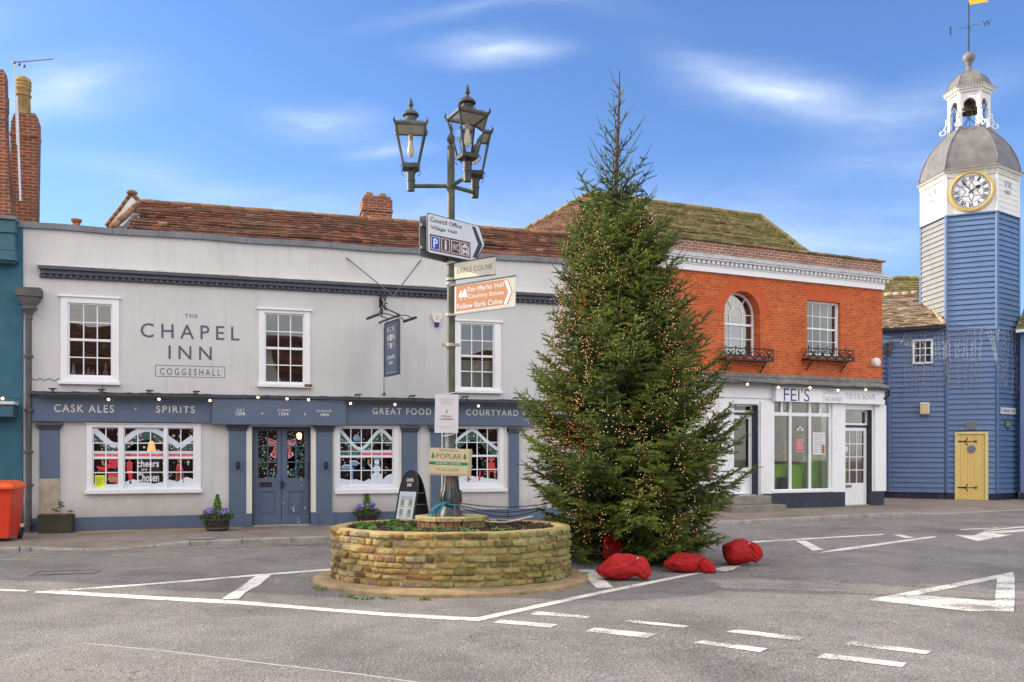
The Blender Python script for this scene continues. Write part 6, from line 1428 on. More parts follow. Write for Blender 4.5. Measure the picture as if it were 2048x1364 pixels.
# right of the tower
S_ = Plane(G(2041, 999, .1), G(2300, 1008, .1))
rh_ = thing('blue_house', 'blue rendered house with mossy tiled roof, just past the right side of the tower', 'house', S_.loc(0), S_.rz)
zw_ = S_.z(2046, 660); mb = MB(); mb.box(0, 7, 0, 6, .33, zw_); mb.build('wall', plain('pale_blue_render', (.16, .23, .42), .8, .08, 3, .3, 25), rh_)
mb = MB(); mb.box(-.02, 7, -.04, 6, 0, .33); mb.build('base', navy, rh_)
mb = MB(); zt_ = S_.z(2046, 542, 2.5); tiles(mb, (-.1, -.2, zw_), (7.1, -.2, zw_), (7.1, 2.6, zt_), (-.1, 2.6, zt_), .13, .18, seed=61, sag=.04, jit=.02); rf = mb.build('roof', M['tile_moss'], rh_)
mb = MB(); mb.add([(-.1, -.2, zw_ - .06), (7.1, -.2, zw_ - .06), (7.1, 2.6, zt_ - .05), (-.1, 2.6, zt_ - .05), (-.1, 6.2, zw_), (7.1, 6.2, zw_)], [(0, 1, 2, 3), (3, 2, 5, 4), (0, 3, 4)]); mb.build('roof_deck', M['tile_moss'], rf)
mb = MB(); mb.box(-.05, 7.1, -.3, -.21, zw_ - .1, zw_ - .0); mb.build('gutter', M['white'], rh_)

# ================================================================== RAISED STONE PLANTER
PCX, PCY = (902 - CX) / F * 11.5, 11.5; RX, RY_ = 1.545, 1.20
pln = thing('stone_planter', 'oval raised planter of mossy yellow stone courses around the lamp post', 'planter', (PCX, PCY, 0))
def ov(a, out=0, z=0): return (RX * math.cos(a) + out * math.cos(a), RY_ * math.sin(a) + out * math.sin(a), z)
m, t_, b_ = nodes('wall_stone'); M['stone'] = m
a_ = t_.nodes.new('ShaderNodeAttribute'); a_.attribute_name = 'tint'
r_ = ramp(t_, a_.outputs['Fac'], [(0, (.14, .105, .06)), (.22, (.40, .26, .09)), (.45, (.53, .385, .15)), (.7, (.57, .46, .24)), (.90, (.38, .33, .22)), (.955, (.30, .15, .09)), (1, (.40, .22, .11))])
n1 = tnoise(t_, 14, 8, None, .7); g_ = ramp(t_, n1.outputs['Fac'], [(.30, (.42, .39, .35)), (.46, (.9, .88, .85)), (.62, (1.1, 1.08, 1.02)), (.75, (1.4, 1.36, 1.28))])
o_ = mixc(t_, 1, r_.outputs[0], g_.outputs[0], 'MULTIPLY')
q_ = t_.nodes.new('ShaderNodeTexCoord'); sp_ = t_.nodes.new('ShaderNodeSeparateXYZ'); t_.links.new(q_.outputs['Object'], sp_.inputs[0])
n2 = tnoise(t_, 3.2, 8, None, .7)
side = mth(t_, 'MULTIPLY', mth(t_, 'ADD', sp_.outputs[0], .55), .55)       # moss thickest on the side away from the sun
mf = mth(t_, 'MULTIPLY', mth(t_, 'ADD', mth(t_, 'SUBTRACT', n2.outputs['Fac'], .52), mth(t_, 'MULTIPLY', side, .30)), 6, True)
n3 = tnoise(t_, 40, 4); mf = mth(t_, 'MULTIPLY', mf, mth(t_, 'MULTIPLY', mth(t_, 'SUBTRACT', n3.outputs['Fac'], .28), 3, True))
gcol = ramp(t_, n1.outputs['Fac'], [(.3, (.13, .17, .045)), (.7, (.33, .38, .14))])
o_ = mixc(t_, mth(t_, 'MULTIPLY', mf, .8), o_, gcol.outputs[0])
n5 = tnoise(t_, 5, 6, mapped(t_, (1, 1, 1), (0, 0, 0), (7, 3, 2))); df = mth(t_, 'MULTIPLY', mth(t_, 'SUBTRACT', n5.outputs['Fac'], .56), 5, True)
o_ = mixc(t_, mth(t_, 'MULTIPLY', df, .6), o_, (.10, .085, .055))
t_.links.new(o_, b_.inputs['Base Color']); b_.inputs['Roughness'].default_value = .9; b_.inputs['Specular IOR Level'].default_value = .2
add_bump(t_, b_, n1.outputs['Fac'], 1.0, .035)
M['mortar'] = plain('ochre_mortar', (.40, .28, .11), .95, .25, 9, .8, 30, dirt=(.22, .22, .09), dirt_amt=.7, dirt_scale=1.5)
# perimeter by arc length
NA = 720; arc = [0.0]; 
for i in range(NA): p, q = ov(2 * math.pi * i / NA), ov(2 * math.pi * (i + 1) / NA); arc.append(arc[-1] + math.dist(p, q))
def ang_at(s):
    s %= arc[-1]; lo, hi = 0, NA
    while hi - lo > 1:
        m_ = (lo + hi) // 2
        if arc[m_] <= s: lo = m_
        else: hi = m_
    return 2 * math.pi * (lo + (s - arc[lo]) / (arc[hi] - arc[lo])) / NA
rnd = random.Random(42); mb = MB(); ncourse = 8; zb, zt_ = .06, .70; z = zb
hs_ = [rnd.uniform(.8, 1.2) for _ in range(ncourse)]; k_ = (zt_ - zb) / sum(hs_)
for c in range(ncourse):
    h = hs_[c] * k_; s = rnd.uniform(0, .2); s_end = s + arc[-1]
    while s < s_end - .05:
        l = rnd.choice([rnd.uniform(.10, .16), rnd.uniform(.16, .26), rnd.uniform(.22, .42)]); l = min(l, s_end - s)
        tint = rnd.random(); out = rnd.uniform(-.004, .026); zt2 = z + h - rnd.uniform(.006, .016); zb2 = z + rnd.uniform(.0, .007); top_x = rnd.uniform(0, .022) if c == ncourse - 1 else 0
        nu, nv = max(4, int(l / .03) + 2), 5; tl_ = rnd.uniform(-.006, .006)
        V = []; sd = rnd.random() * 100
        for j in range(nv + 1):
            for i in range(nu + 1):
                u_, v_ = i / nu, j / nv; e = min(u_, 1 - u_) * l; ev = min(v_, 1 - v_) * h
                inset = .020 * (math.exp(-e / .005) + math.exp(-ev / .004)); nz_ = .016 * mnoise.noise(Vector((u_ * l * 12, v_ * h * 12, sd))) + .006 * mnoise.noise(Vector((u_ * l * 45, v_ * h * 45, sd))) 
                a = ang_at(s + .006 + (l - .012) * u_ + .004 * mnoise.noise(Vector((v_ * 3, sd, 0)))); zz = zb2 + .016 * mnoise.noise(Vector((math.cos(a) * 2.5, math.sin(a) * 2.5, c * .35))) * (1 if 0 < c < ncourse - 1 else .3) + (zt2 + top_x - zb2) * v_ + tl_ * (u_ - .5) + .004 * mnoise.noise(Vector((u_ * 4, sd, 5)))
                V.append(ov(a, out - inset + nz_ + .012, zz))
        fs = [(j * (nu + 1) + i, j * (nu + 1) + i + 1, (j + 1) * (nu + 1) + i + 1, (j + 1) * (nu + 1) + i) for j in range(nv) for i in range(nu)]
        b0 = len(V)     # back edge so each stone is a closed lump
        for j in (0, nv):
            for i in range(nu + 1): a = ang_at(s + .006 + (l - .012) * i / nu); V.append(ov(a, -.05, V[j * (nu + 1) + i][2]))
        for i in range(nu): fs.append((i, b0 + i, b0 + i + 1, i + 1)); fs.append((nv * (nu + 1) + i, nv * (nu + 1) + i + 1, b0 + nu + 1 + i + 1, b0 + nu + 1 + i))
        mb.add(V, fs, 0, tint); s += l
    z += h
st_ = mb.build('stonework', M['stone'], pln, smooth=True, auto=50)
mb = MB(); n = 120
def ovring(rs): return [[ov(2 * math.pi * k / n, o2, z2 + (0.006 * mnoise.noise(Vector((k * .3, z2 * 9, 1))) if z2 > .5 else 0)) for k in range(n)] for o2, z2 in rs]
mb.ring(ovring([(-.004, .02), (-.002, .5), (-.006, .69), (-.03, .712), (-.15, .712), (-.19, .70), (-.19, .45)]), cap=False); mb.build('mortar', M['mortar'], pln, smooth=True)
mb = MB(); rr = []
for o2, z2 in ((.30, 0), (.295, .035), (.27, .055), (.16, .065), (-.02, .072)): rr.append([ov(2 * math.pi * k / n, o2 * (1.1 - .25 * abs(math.cos(2 * math.pi * k / n)) + .05 * mnoise.noise(Vector((math.cos(2 * math.pi * k / n) * 3, math.sin(2 * math.pi * k / n) * 3, 2)))), z2) for k in range(n)])
mb.ring(rr, cap=False); mb.build('footing', plain('ochre_concrete_footing', (.36, .25, .14), .95, .25, 8, .8, 30, dirt=(.19, .18, .07), dirt_amt=.8, dirt_scale=2.2), pln, smooth=True, auto=40)
# soil
mb = MB(); nr = 14; V = []
for j in range(nr + 1):
    for k in range(96): a = 2 * math.pi * k / 96; f = j / nr; x, y = (RX - .17) * f * math.cos(a), (RY_ - .17) * f * math.sin(a); V.append((x, y, .685 + .03 * mnoise.noise(Vector((x * 5, y * 5, 0))) + .02 * mnoise.noise(Vector((x * 21, y * 21, 0)))))
mb.add(V, [(j * 96 + k, j * 96 + (k + 1) % 96, (j + 1) * 96 + (k + 1) % 96, (j + 1) * 96 + k) for j in range(nr) for k in range(96)]); mb.build('soil', plain('dark_soil', (.035, .022, .015), .95, .6, 30, 1, 60, bdist=.03), pln, smooth=True)
# inner slab ring
mb = MB(); nb_ = 9
for k in range(nb_):
    a0, a1 = 2 * math.pi * (k + .02) / nb_ + .2, 2 * math.pi * (k + .98) / nb_ + .2; mb.mark(); mb.extz([(.49 * math.cos(a0), .42 * math.sin(a0)), (.49 * math.cos(a1), .42 * math.sin(a1)), (.26 * math.cos(a1), .22 * math.sin(a1)), (.26 * math.cos(a0), .22 * math.sin(a0))], .775, .835, tint=.45 + .3 * random.random())
    for j in range(3): b0, b1 = a0 + (a1 - a0) * j / 3, a0 + (a1 - a0) * (j + .93) / 3; mb.extz([(.45 * math.cos(b0), .385 * math.sin(b0)), (.45 * math.cos(b1), .385 * math.sin(b1)), (.3 * math.cos(b1), .26 * math.sin(b1)), (.3 * math.cos(b0), .26 * math.sin(b0))], .66, .772, tint=.95 + .04 * random.random())
mb.parts('inner_kerb', M['stone'], pln, bevel=.012)
# seedlings in the soil and weeds at the foot
M['weed'] = tinted('fresh_green_leaf', [(0, (.05, .10, .02)), (.6, (.12, .24, .03)), (1, (.22, .36, .05))], .6, 30, .2, 0)
def leafclump(mb, x, y, z, r, n, rnd, size=.02, up=.4, mi=0):
    for _ in range(n):
        a, e, rr_ = rnd.uniform(0, 6.283), rnd.uniform(0, 1), r * math.sqrt(rnd.random()); px_, py_ = x + rr_ * math.cos(a), y + rr_ * math.sin(a); pz_ = z + r * up * e * (1 - rr_ / r * .6)
        d1 = Vector((rnd.uniform(-1, 1), rnd.uniform(-1, 1), rnd.uniform(-.2, .9))).normalized(); d2 = d1.cross(Vector((rnd.uniform(-1, 1), rnd.uniform(-1, 1), rnd.uniform(-1, 1)))).normalized(); s_ = size * rnd.uniform(.6, 1.3); p = Vector((px_, py_, pz_))
        mb.add([p - d1 * s_ * .1, p + d1 * s_ * .5 + d2 * s_ * .32, p + d1 * s_, p + d1 * s_ * .5 - d2 * s_ * .32], [(0, 1, 2, 3)], mi, rnd.random())
mb = MB(); rnd = random.Random(6)
for _ in range(230):
    a, f = rnd.uniform(0, 6.283), rnd.random() ** .5; x, y = (RX - .2) * f * math.cos(a), (RY_ - .2) * f * math.sin(a)
    if x > .15 + rnd.uniform(-.3, .9) or math.hypot(x / .5, y / .42) < 1: continue
    if rnd.random() < .25 + .5 * (x > -.7): 
        if rnd.random() < .5: continue
    leafclump(mb, PCX + x, PCY + y, .70, rnd.uniform(.03, .07), 26, rnd, .026, .7)
sl = mb.build('seedlings', M['weed']); tag(sl, 'bright green weed seedlings spread over the dark soil of the stone planter', 'weeds', kind='stuff')
mb = MB(); rnd = random.Random(61)
for _ in range(1500):
    a, f = rnd.uniform(0, 6.283), rnd.random() ** .5; x, y = (RX - .2) * f * math.cos(a), (RY_ - .2) * f * math.sin(a)
    if math.hypot(x / .5, y / .42) < 1: continue
    leafclump(mb, PCX + x, PCY + y, .69, .03, 3, rnd, .030, .5)
dl = mb.build('dead_leaves', tinted('rotting_leaf', [(0, (.02, .013, .009)), (.7, (.07, .045, .03)), (1, (.16, .11, .08))], .8, 30, .3, 0)); tag(dl, 'dark rotting leaf litter scattered on the soil of the stone planter', 'leaf litter', kind='stuff')
mb = MB(); rnd = random.Random(66)
spots = [(632, 1176), (638, 1178), (645, 1181), (690, 1193), (700, 1194), (715, 1196), (725, 1197), (768, 1196), (775, 1197), (846, 1198), (850, 1199), (1040, 1188), (1045, 1187), (1150, 1146), (1160, 1152), (1163, 1158), (1168, 1148), (1100, 1176), (1110, 1174), (740, 1197)]
for px, py in spots:
    x, y = G(px, py + 1); leafclump(mb, x, y, .0, rnd.uniform(.04, .08), 34, rnd, .024, .5)
for _ in range(40): px = rnd.uniform(540, 660); py = rnd.uniform(1150, 1166); x, y = G(px, py); leafclump(mb, x, y, .0, .05, 8, rnd, .012, .2)
wd = mb.build('weeds', M['weed']); tag(wd, 'tufts of green weeds and grass growing along the foot of the stone planter', 'weeds', kind='stuff')

# ================================================================== LAMP POST
LX, LY = PCX, PCY; Dp = 11.5
def zz(py, d=Dp): return EYE + (YH - py) / F * d
M['verdi'] = plain('weathered_green_iron', (.075, .085, .062), .55, .35, 9, .5, 30, dirt=(.20, .17, .08), dirt_amt=.8, dirt_scale=3.5)
M['lampdark'] = plain('dark_bronze_iron', (.035, .035, .032), .5, .3, 12, .3, 40, dirt=(.09, .12, .09), dirt_amt=.5, dirt_scale=5)
M['verdidk'] = plain('green_lantern_metal', (.055, .075, .062), .5, .3, 12, .3, 40, dirt=(.14, .19, .15), dirt_amt=.5, dirt_scale=5)
M['rust'] = plain('ornate_base_paint', (.035, .060, .065), .5, .3, 8, .5, 30, dirt=(.45, .09, .025), dirt_amt=.95, dirt_scale=6)
lp = thing('street_lamp', 'green iron lamp post in the stone planter carrying three old glass lanterns', 'street lamp', (LX, LY, 0))
mb = MB(); mb.lathe([(.058, 1.42), (.054, 3.0), (.05, 4.9), (.048, zz(292)), (.0, zz(291.5))], n=16)
if 1:
  for z_, r0 in ((zz(945), .075), (4.0, .056), (3.05, .058), (5.16, .062)): mb.lathe([(r0 * .9, -.04), (r0, -.03), (r0, .03), (r0 * .9, .04)], n=16, z=z_)
mb.build('post', M['verdi'], lp, smooth=True, auto=40)
mb = MB(); mb.lathe([(.15, .66), (.15, .86), (.135, .89), (.12, .93), (.10, .96), (.115, .985), (.122, 1.02), (.118, 1.10), (.105, 1.16), (.092, 1.24), (.086, 1.34), (.09, 1.38), (.07, 1.42), (.06, 1.47)], n=20)
for k in range(8):   # cast acanthus ribs
    a = k * math.pi / 4; mb.path([(.10 * math.cos(a), .10 * math.sin(a), .97), (.135 * math.cos(a), .135 * math.sin(a), 1.03), (.125 * math.cos(a), .125 * math.sin(a), 1.11), (.10 * math.cos(a), .10 * math.sin(a), 1.19), (.088 * math.cos(a), .088 * math.sin(a), 1.36)], [.012, .02, .02, .014, .008], 6)
mb.build('pedestal', M['rust'], lp, smooth=True, auto=45)
mb = MB(); mb.lathe([(.01, -.02), (.035, .0), (.022, .02), (.05, .06), (.055, .10), (.03, .15), (.018, .18), (.028, .21), (.008, .30), (.001, .32)], n=12, z=zz(292)); mb.build('finial', M['verdi'], lp, smooth=True, auto=40)
arms = [((821.6 - CX) / F * 11.5 - LX, 0, 6, 'green'), ((934.8 - CX) / F * 11.1 - LX, -.40, 28, 'dark'), ((950 - CX) / F * 11.8 - LX, .30, 8, 'dark')]
for k, (ax, ay, rot, colr) in enumerate(arms):
    mb = MB(); mb.tube((0, 0, 5.165), (ax, ay, 5.165), .026, n=10); mb.build('arm', M['verdi'], lp, smooth=True, auto=40)
    met = M['verdidk'] if colr == 'green' else M['lampdark']
    ln = MB(); c_ = (ax, ay)
    ln.lathe([(.044, -.0), (.05, .0), (.054, .12), (.060, .125), (.060, .16), (.054, .17), (.060, .245), (.02, .25)], c_, 14, z=5.10)
    zb_, zt_ = 5.43, 5.91; hb, ht = .095, .19; ra = R(rot)
    cor = lambda h, z_: [(ax + h * math.sqrt(2) * math.cos(ra + math.pi / 4 + j * math.pi / 2), ay + h * math.sqrt(2) * math.sin(ra + math.pi / 4 + j * math.pi / 2), z_) for j in range(4)]
    cb_, ct_ = cor(hb, zb_), cor(ht, zt_)
    ln.ring([cor(hb + .012, zb_ - .045), cor(hb + .018, zb_ - .005)]) 
    for j in range(4):
        ln.path([cb_[j], ct_[j]], .012, 5); ln.path([cb_[j], cb_[(j + 1) % 4]], .014, 5); ln.path([ct_[j], ct_[(j + 1) % 4]], .016, 5)
        a = ra + math.pi / 4 + j * math.pi / 2; ln.path([(ax + .05 * math.cos(a), ay + .05 * math.sin(a), 5.34), (ax + .09 * math.cos(a), ay + .09 * math.sin(a), 5.36), (ax + .12 * math.cos(a), ay + .12 * math.sin(a), 5.41), (ax + .13 * math.cos(a), ay + .13 * math.sin(a), 5.44)], .009, 5)
        ln.path([(ax + (.13 + .05 * math.sin(q * .5)) * math.cos(a), ay + (.13 + .05 * math.sin(q * .5)) * math.sin(a), 5.33 + .13 * q / 8) for q in range(9)], .005, 4)
        ln.path([ct_[j], (ax + (ct_[j][0] - ax) * 1.13, ay + (ct_[j][1] - ay) * 1.13, zt_ + .045), (ax + (ct_[j][0] - ax) * 1.10, ay + (ct_[j][1] - ay) * 1.10, zt_ + .09)], [.02, .016, .004], 5)
    ln.tube((ax, ay, 5.33), (ax, ay, zb_ - .04), .012)
    ob = ln.build('lantern', met, lp, smooth=False); ob['label'] = ['left lantern with verdigris green top', 'front right lantern, the highest in view', 'rear lantern partly behind the front one'][k]
    mb = MB(); rf_ = [cor(ht + .012, zt_ + .005), cor(ht + .014, zt_ + .03), cor(ht * .72, zt_ + .075)]; mb.ring(rf_)
    mb.lathe([(.15, .05), (.10, .08), (.078, .13), (.072, .165), (.078, .17), (.108, .18), (.104, .205), (.07, .24), (.032, .27), (.018, .275), (.018, .29), (.033, .315), (.028, .35), (.001, .43)], c_, 16, z=zt_ - .0)
    mb.build('roof', met, ob, smooth=True, auto=38)
    mb = MB()
    for j in range(4): mb.add([cb_[j], cb_[(j + 1) % 4], ct_[(j + 1) % 4], ct_[j]], [(0, 1, 2, 3)])
    mb.build('glass', glass('lantern_glass', .0, (.97, .98, .98), .002) if 'lantern_glass' not in bpy.data.materials else bpy.data.materials['lantern_glass'], ob)
    mb = MB(); mb.lathe([(.03, .0), (.03, -.10)], c_, 10, z=zt_ - .05, mi=1); mb.lathe([(.026, -.10), (.03, -.14), (.045, -.22), (.045, -.27), (.02, -.31), (.001, -.315)], c_, 12, z=zt_ - .05, mi=0); mb.build('bulb', [plain('frosted_lamp_glass', (.75, .72, .55), .3, .03, 5, 0), plain('tan_lampholder', (.42, .26, .10), .5, .1, 5, 0)] if k == 0 else [bpy.data.materials['frosted_lamp_glass'], bpy.data.materials['tan_lampholder']], ob, smooth=True, auto=40)
    mb = MB(); mb.ring([cor(ht - .01, zt_ - .004), cor(ht - .01, zt_ + .004)]); mb.build('reflector', plain('cream_enamel', (.55, .53, .46), .5, .15, 8, 0) if k == 0 else bpy.data.materials['cream_enamel'], ob)
# clamps for the signs
mb = MB()
for py in (527, 559, 568, 630): mb.mark(); mb.lathe([(.056, -.02), (.068, -.018), (.068, .018), (.056, .02)], n=14, z=zz(py))
mb.mark(); mb.lathe([(.056, -.022), (.066, -.02), (.066, .02), (.056, .022)], n=14, z=zz(690)); mb.box(.06, .12, -.02, .02, zz(690) - .02, zz(690) + .02); mb.box(-.12, -.06, -.02, .02, zz(690) - .02, zz(690) + .02)
mb.parts('clamp', plain('galvanised_clamp', (.42, .41, .36), .6, .15, 9, .2), lp)
# blue rope knotted at the base
rope = MB(); rnd = random.Random(3)
for k in range(16):
    a = -2.2 + rnd.uniform(-.3, .3); x0, y0 = .11 * math.cos(a), .11 * math.sin(a); sx_, sy_ = rnd.uniform(-.26, -.10), rnd.uniform(-.16, -.05)
    rope.path([(x0 + .05, y0 - .02, 1.0), (x0 - .02, y0 - .03, 1.0 + rnd.uniform(0, .02)), (x0 + sx_ * .5, y0 + sy_ * .6, .96), (x0 + sx_ * .75, y0 + sy_, .90), (x0 + sx_ * .85 + rnd.uniform(-.02, .02), y0 + sy_, .82 + rnd.uniform(-.01, .03))], .007, 4)
rope.path([(.125 * math.cos(q * .5), .125 * math.sin(q * .5), .985 + .01 * math.sin(q)) for q in range(14)], .012, 6); rope.path([(.05, -.13, .99), (.06, -.16, .93), (.055, -.17, .85)], .008, 5)
o = rope.build('rope', plain('teal_nylon_rope', (.03, .20, .27), .6, .25, 40, .4)); o.location = (LX, LY, 0); tag(o, 'frayed teal nylon rope tied round the lamp post base', 'rope')
cb = MB(); e1 = Vector((1.45 , 1.2, 0))
for dz_, sag_ in ((0, .05), (-.03, .09), (-.05, .13)): cb.path([Vector((.1, 0, 1.0 + dz_)).lerp(Vector((1.30, 1.0, .93 + dz_)), t / 12) - Vector((0, 0, sag_ * math.sin(math.pi * t / 12))) for t in range(13)], .006, 4)
o = cb.build('power_cable', M['blackp']); o.location = (LX, LY, 0); tag(o, 'thin dark cables running from the lamp post base to the tree', 'cable')
cb = MB(); pts = [(916, 1040, 11.2), (930, 1036, 11.5), (955, 1037, 11.7), (975, 1043, 11.8), (1010, 1045, 11.9), (1040, 1038, 12.0), (1065, 1032, 12.2)]
cb.path([spw(*p) for p in pts], .010, 6); o = cb.build('white_strap', M['offwhite']); tag(o, 'bent white plastic strap lying across the planter behind the lamp post', 'strap')

# ---------------- signs on the post
def quadmap(pl, q, off=0):
    """pixel quad TL,TR,BR,BL on a plane -> function (u,v in 0..1, v up) -> (s,z)"""
    P_ = [pl.hit(x, y, off) for x, y in q]; TL_, TR_, BR_, BL_ = [Vector(p) for p in P_]
    return lambda u, v: tuple((BL_ * (1 - u) + BR_ * u) * (1 - v) + (TL_ * (1 - u) + TR_ * u) * v)
def tq(mb, fn, string, y, mi=0, bold=0, thick=.0015):
    vs, fs = text_mesh(string, bold); xs = [p[0] for p in vs]; ys = [p[1] for p in vs]; a, b, c, d = min(xs), max(xs), min(ys), max(ys)
    V = []
    for p in vs: s_, z_ = fn((p[0] - a) / (b - a), (p[1] - c) / (d - c)); V.append((s_, y - (thick if p[2] > 0 else 0), z_))
    mb.add(V, fs, mi)
def pq(mb, fn, pts, y0, y1, mi=0): mb.ext([fn(*p) for p in pts], y0, y1, mi)
def angplane(px, d, deg): A = ((px - CX) / F * d, d); return Plane(A, (A[0] + math.cos(R(deg)), A[1] + math.sin(R(deg))))
M['signwhite'] = plain('reflective_white', (.66, .70, .76), .45, .03, 4, .05, dirt=(.5, .52, .52), dirt_amt=.4); M['signblack'] = plain('sign_black', (.03, .035, .05), .5, .1, 5, 0); M['signgrey'] = plain('aluminium_back', (.22, .24, .25), .5, .12, 5, .1, metal=.2)
M['signbrown'] = plain('heritage_brown', (.12, .03, .015), .5, .08, 5, 0); M['signorange'] = plain('sun_faded_brown', (.46, .17, .05), .5, .07, 5, 0, dirt=(.42, .20, .09), dirt_amt=.4); M['signblue'] = plain('sign_blue', (.01, .06, .42), .5, .05, 5, 0); M['signcream'] = plain('aged_cream_enamel', (.60, .57, .45), .5, .07, 4, .2, dirt=(.40, .38, .26), dirt_amt=.5, dirt_scale=4)
P1 = angplane(902, 11.38, 42)
sg = thing('direction_sign', 'white arrow sign reading Council Office and Village Hall with four symbols, on lamp post', 'road sign', P1.loc(0), P1.rz)
h = P1.hit
out_ = [(856, 425.5), (956, 451.5), (959, 454), (969.8, 491), (953, 521.5), (948, 524), (857, 506), (854, 503), (853.5, 428)]
mb = MB(); mb.ext([h(*p) for p in out_], -.004, .004); pnl = mb.build('panel', M['signblack'], sg)
ctr = (906, 473)
inn_ = [(p[0] + (ctr[0] - p[0]) * .03, p[1] + (ctr[1] - p[1]) * .045) for p in out_]
mb = MB(); mb.ext([h(*p) for p in inn_], -.0055, -.0041); mb.build('face', M['signwhite'], pnl)
mb = MB(); tq(mb, quadmap(P1, [(859.8, 433.2), (923, 449.8), (923, 458), (859.8, 442.8)]), 'Council Office', -.006, bold=.012); tq(mb, quadmap(P1, [(859.8, 449.8), (912.5, 462), (912.5, 470), (859.8, 460)]), 'Village Hall', -.006, bold=.012)
mb.ext([h(*p) for p in [(943.2, 452.5), (949.8, 454.2), (964.2, 490.4), (953, 516.8), (944.3, 515), (955.5, 489)]], -.0075, -.006); mb.build('lettering', M['signblack'], pnl)
bq = quadmap(P1, [(859.2, 467.8), (940.3, 484.7), (940.3, 516.8), (859.2, 500)])
mb = MB(); pq(mb, bq, [(0, 0), (1, 0), (1, 1), (0, 1)], -.0075, -.006, 0)
for a, b, mi in ((.02, .235, 1), (.27, .48, 0), (.515, .725, 0), (.75, .97, 0)):
    pq(mb, bq, [(a, .08), (b, .08), (b, .90), (a, .90)], -.0085, -.0076, 2); pq(mb, bq, [(a + .015, .12), (b - .015, .12), (b - .015, .86), (a + .015, .86)], -.0095, -.0086, mi)
sub = lambda a, b, c, d: (lambda u, v: bq(a + (b - a) * u, c + (d - c) * v))
tq(mb, sub(.075, .185, .2, .78), 'P', -.0096, 2, .04); tq(mb, sub(.35, .40, .2, .78), 'i', -.0096, 2, .04); tq(mb, sub(.54, .70, .28, .7), 'WC', -.0096, 2, 0)
tq(mb, sub(.80, .92, .16, .5), 'M', -.0096, 2, .03); pq(mb, bq, [(.77, .62), (.86, .84), (.95, .62)], -.0105, -.0096, 2); pq(mb, bq, [(.765, .56), (.955, .56), (.955, .60), (.765, .60)], -.0105, -.0096, 2); pq(mb, bq, [(.77, .14), (.785, .14), (.785, .56), (.77, .56)], -.0105, -.0096, 2); pq(mb, bq, [(.935, .14), (.95, .14), (.95, .56), (.935, .56)], -.0105, -.0096, 2)
mb.build('symbol_panel', [M['signbrown'], M['signblue'], M['signwhite']], pnl)
sg2 = thing('direction_sign', 'grey backed arrow sign fixed behind the white Council Office sign, seen from its rear', 'road sign', P1.loc(0), P1.rz)
h2 = lambda x, y: P1.hit(x, y, .15)
mb = MB(); mb.ext([h2(*p) for p in [(840, 433), (851, 431), (948, 455), (948, 528), (893, 526), (841, 513), (838.5, 510), (838.5, 436)]], .146, .154); pb = mb.build('panel', M['signgrey'], sg2, bevel=.003)
mb = MB()
for v_ in (.82, .25):
    mb.mark(); q_ = quadmap(P1, [(840, 433), (948, 455), (948, 528), (840, 512)], .15); a, b = q_(.0, v_), q_(1, v_ - .0); mb.ext([a, b, (b[0], b[1] - .035), (a[0], a[1] - .035)], .12, .1455)
mb.parts('rail', M['signgrey'], pb)
P2 = angplane(902, 11.36, -34)
es = thing('finger_sign', 'small cream street finger sign reading EARLS COLNE on the lamp post', 'road sign', P2.loc(0), P2.rz)
q = quadmap(P2, [(909.5, 526.8), (991.2, 513.6), (991, 548), (909.5, 558.5)])
mb = MB(); pq(mb, q, [(0, 0), (1, 0), (1, 1), (0, 1)], -.008, .008); pn = mb.build('panel', M['signcream'], es, bevel=.002)
mb = MB(); pq(mb, q, [(-.08, 1.0), (1.0, 1.0), (1.0, 1.05), (-.08, 1.05)], -.013, .013); pq(mb, q, [(-.08, -.06), (.99, -.05), (.99, .0), (-.08, .0)], -.013, .013); mb.build('rim', M['signblack'], pn)
mb = MB(); tq(mb, quadmap(P2, [(915, 537.6), (985.5, 527), (985.5, 536.6), (915, 547.6)]), 'EARLS COLNE', -.0085); mb.build('lettering', plain('faded_grey_letter', (.20, .18, .15), .6, .2, 20, 0), pn)
bs_ = thing('tourist_sign', 'faded brown tourist sign reading For Marks Hall Country Estate, lowest arrow on the lamp post', 'road sign', P2.loc(0), P2.rz)
q = quadmap(P2, [(909.5, 569.3), (1032.3, 549), (1030.7, 615), (909, 630.8)])
mb = MB(); pq(mb, q, [(0, 0), (1, 0), (1, 1), (0, 1)], -.004, .004); pn = mb.build('panel', plain('pale_sign_board', (.50, .50, .43), .5, .08, 5, .1, dirt=(.36, .38, .30), dirt_amt=.5), bs_)
mb = MB(); mb.mark(); pq(mb, q, [(-.08, .97), (1.0, .97), (1.0, 1.0), (-.08, 1.0)], -.02, -.0041); mb.mark(); pq(mb, q, [(-.08, .0), (1, .0), (1, .03), (-.08, .03)], -.02, -.0041); mb.parts('rail', M['signgrey'], pn)
W_ = [(911.3, 571.5), (1019, 555.2), (1028, 582.8), (1018.5, 609.5), (910.8, 626.5)]; cc = (966, 590)
ins = lambda P_, f, g_: [(p[0] + (cc[0] - p[0]) * f, p[1] + (cc[1] - p[1]) * g_) for p in P_]
mb = MB(); mb.ext([P2.hit(*p) for p in W_], -.0055, -.0042, 0); mb.ext([P2.hit(*p) for p in ins(W_, .03, .07)], -.0065, -.0056, 1)
mb.ext([P2.hit(*p) for p in [(1009, 561.6), (1015.8, 560.4), (1023.8, 583.2), (1014.5, 607.3), (1008, 608.2), (1017, 583.9)]], -.0075, -.0066, 0)
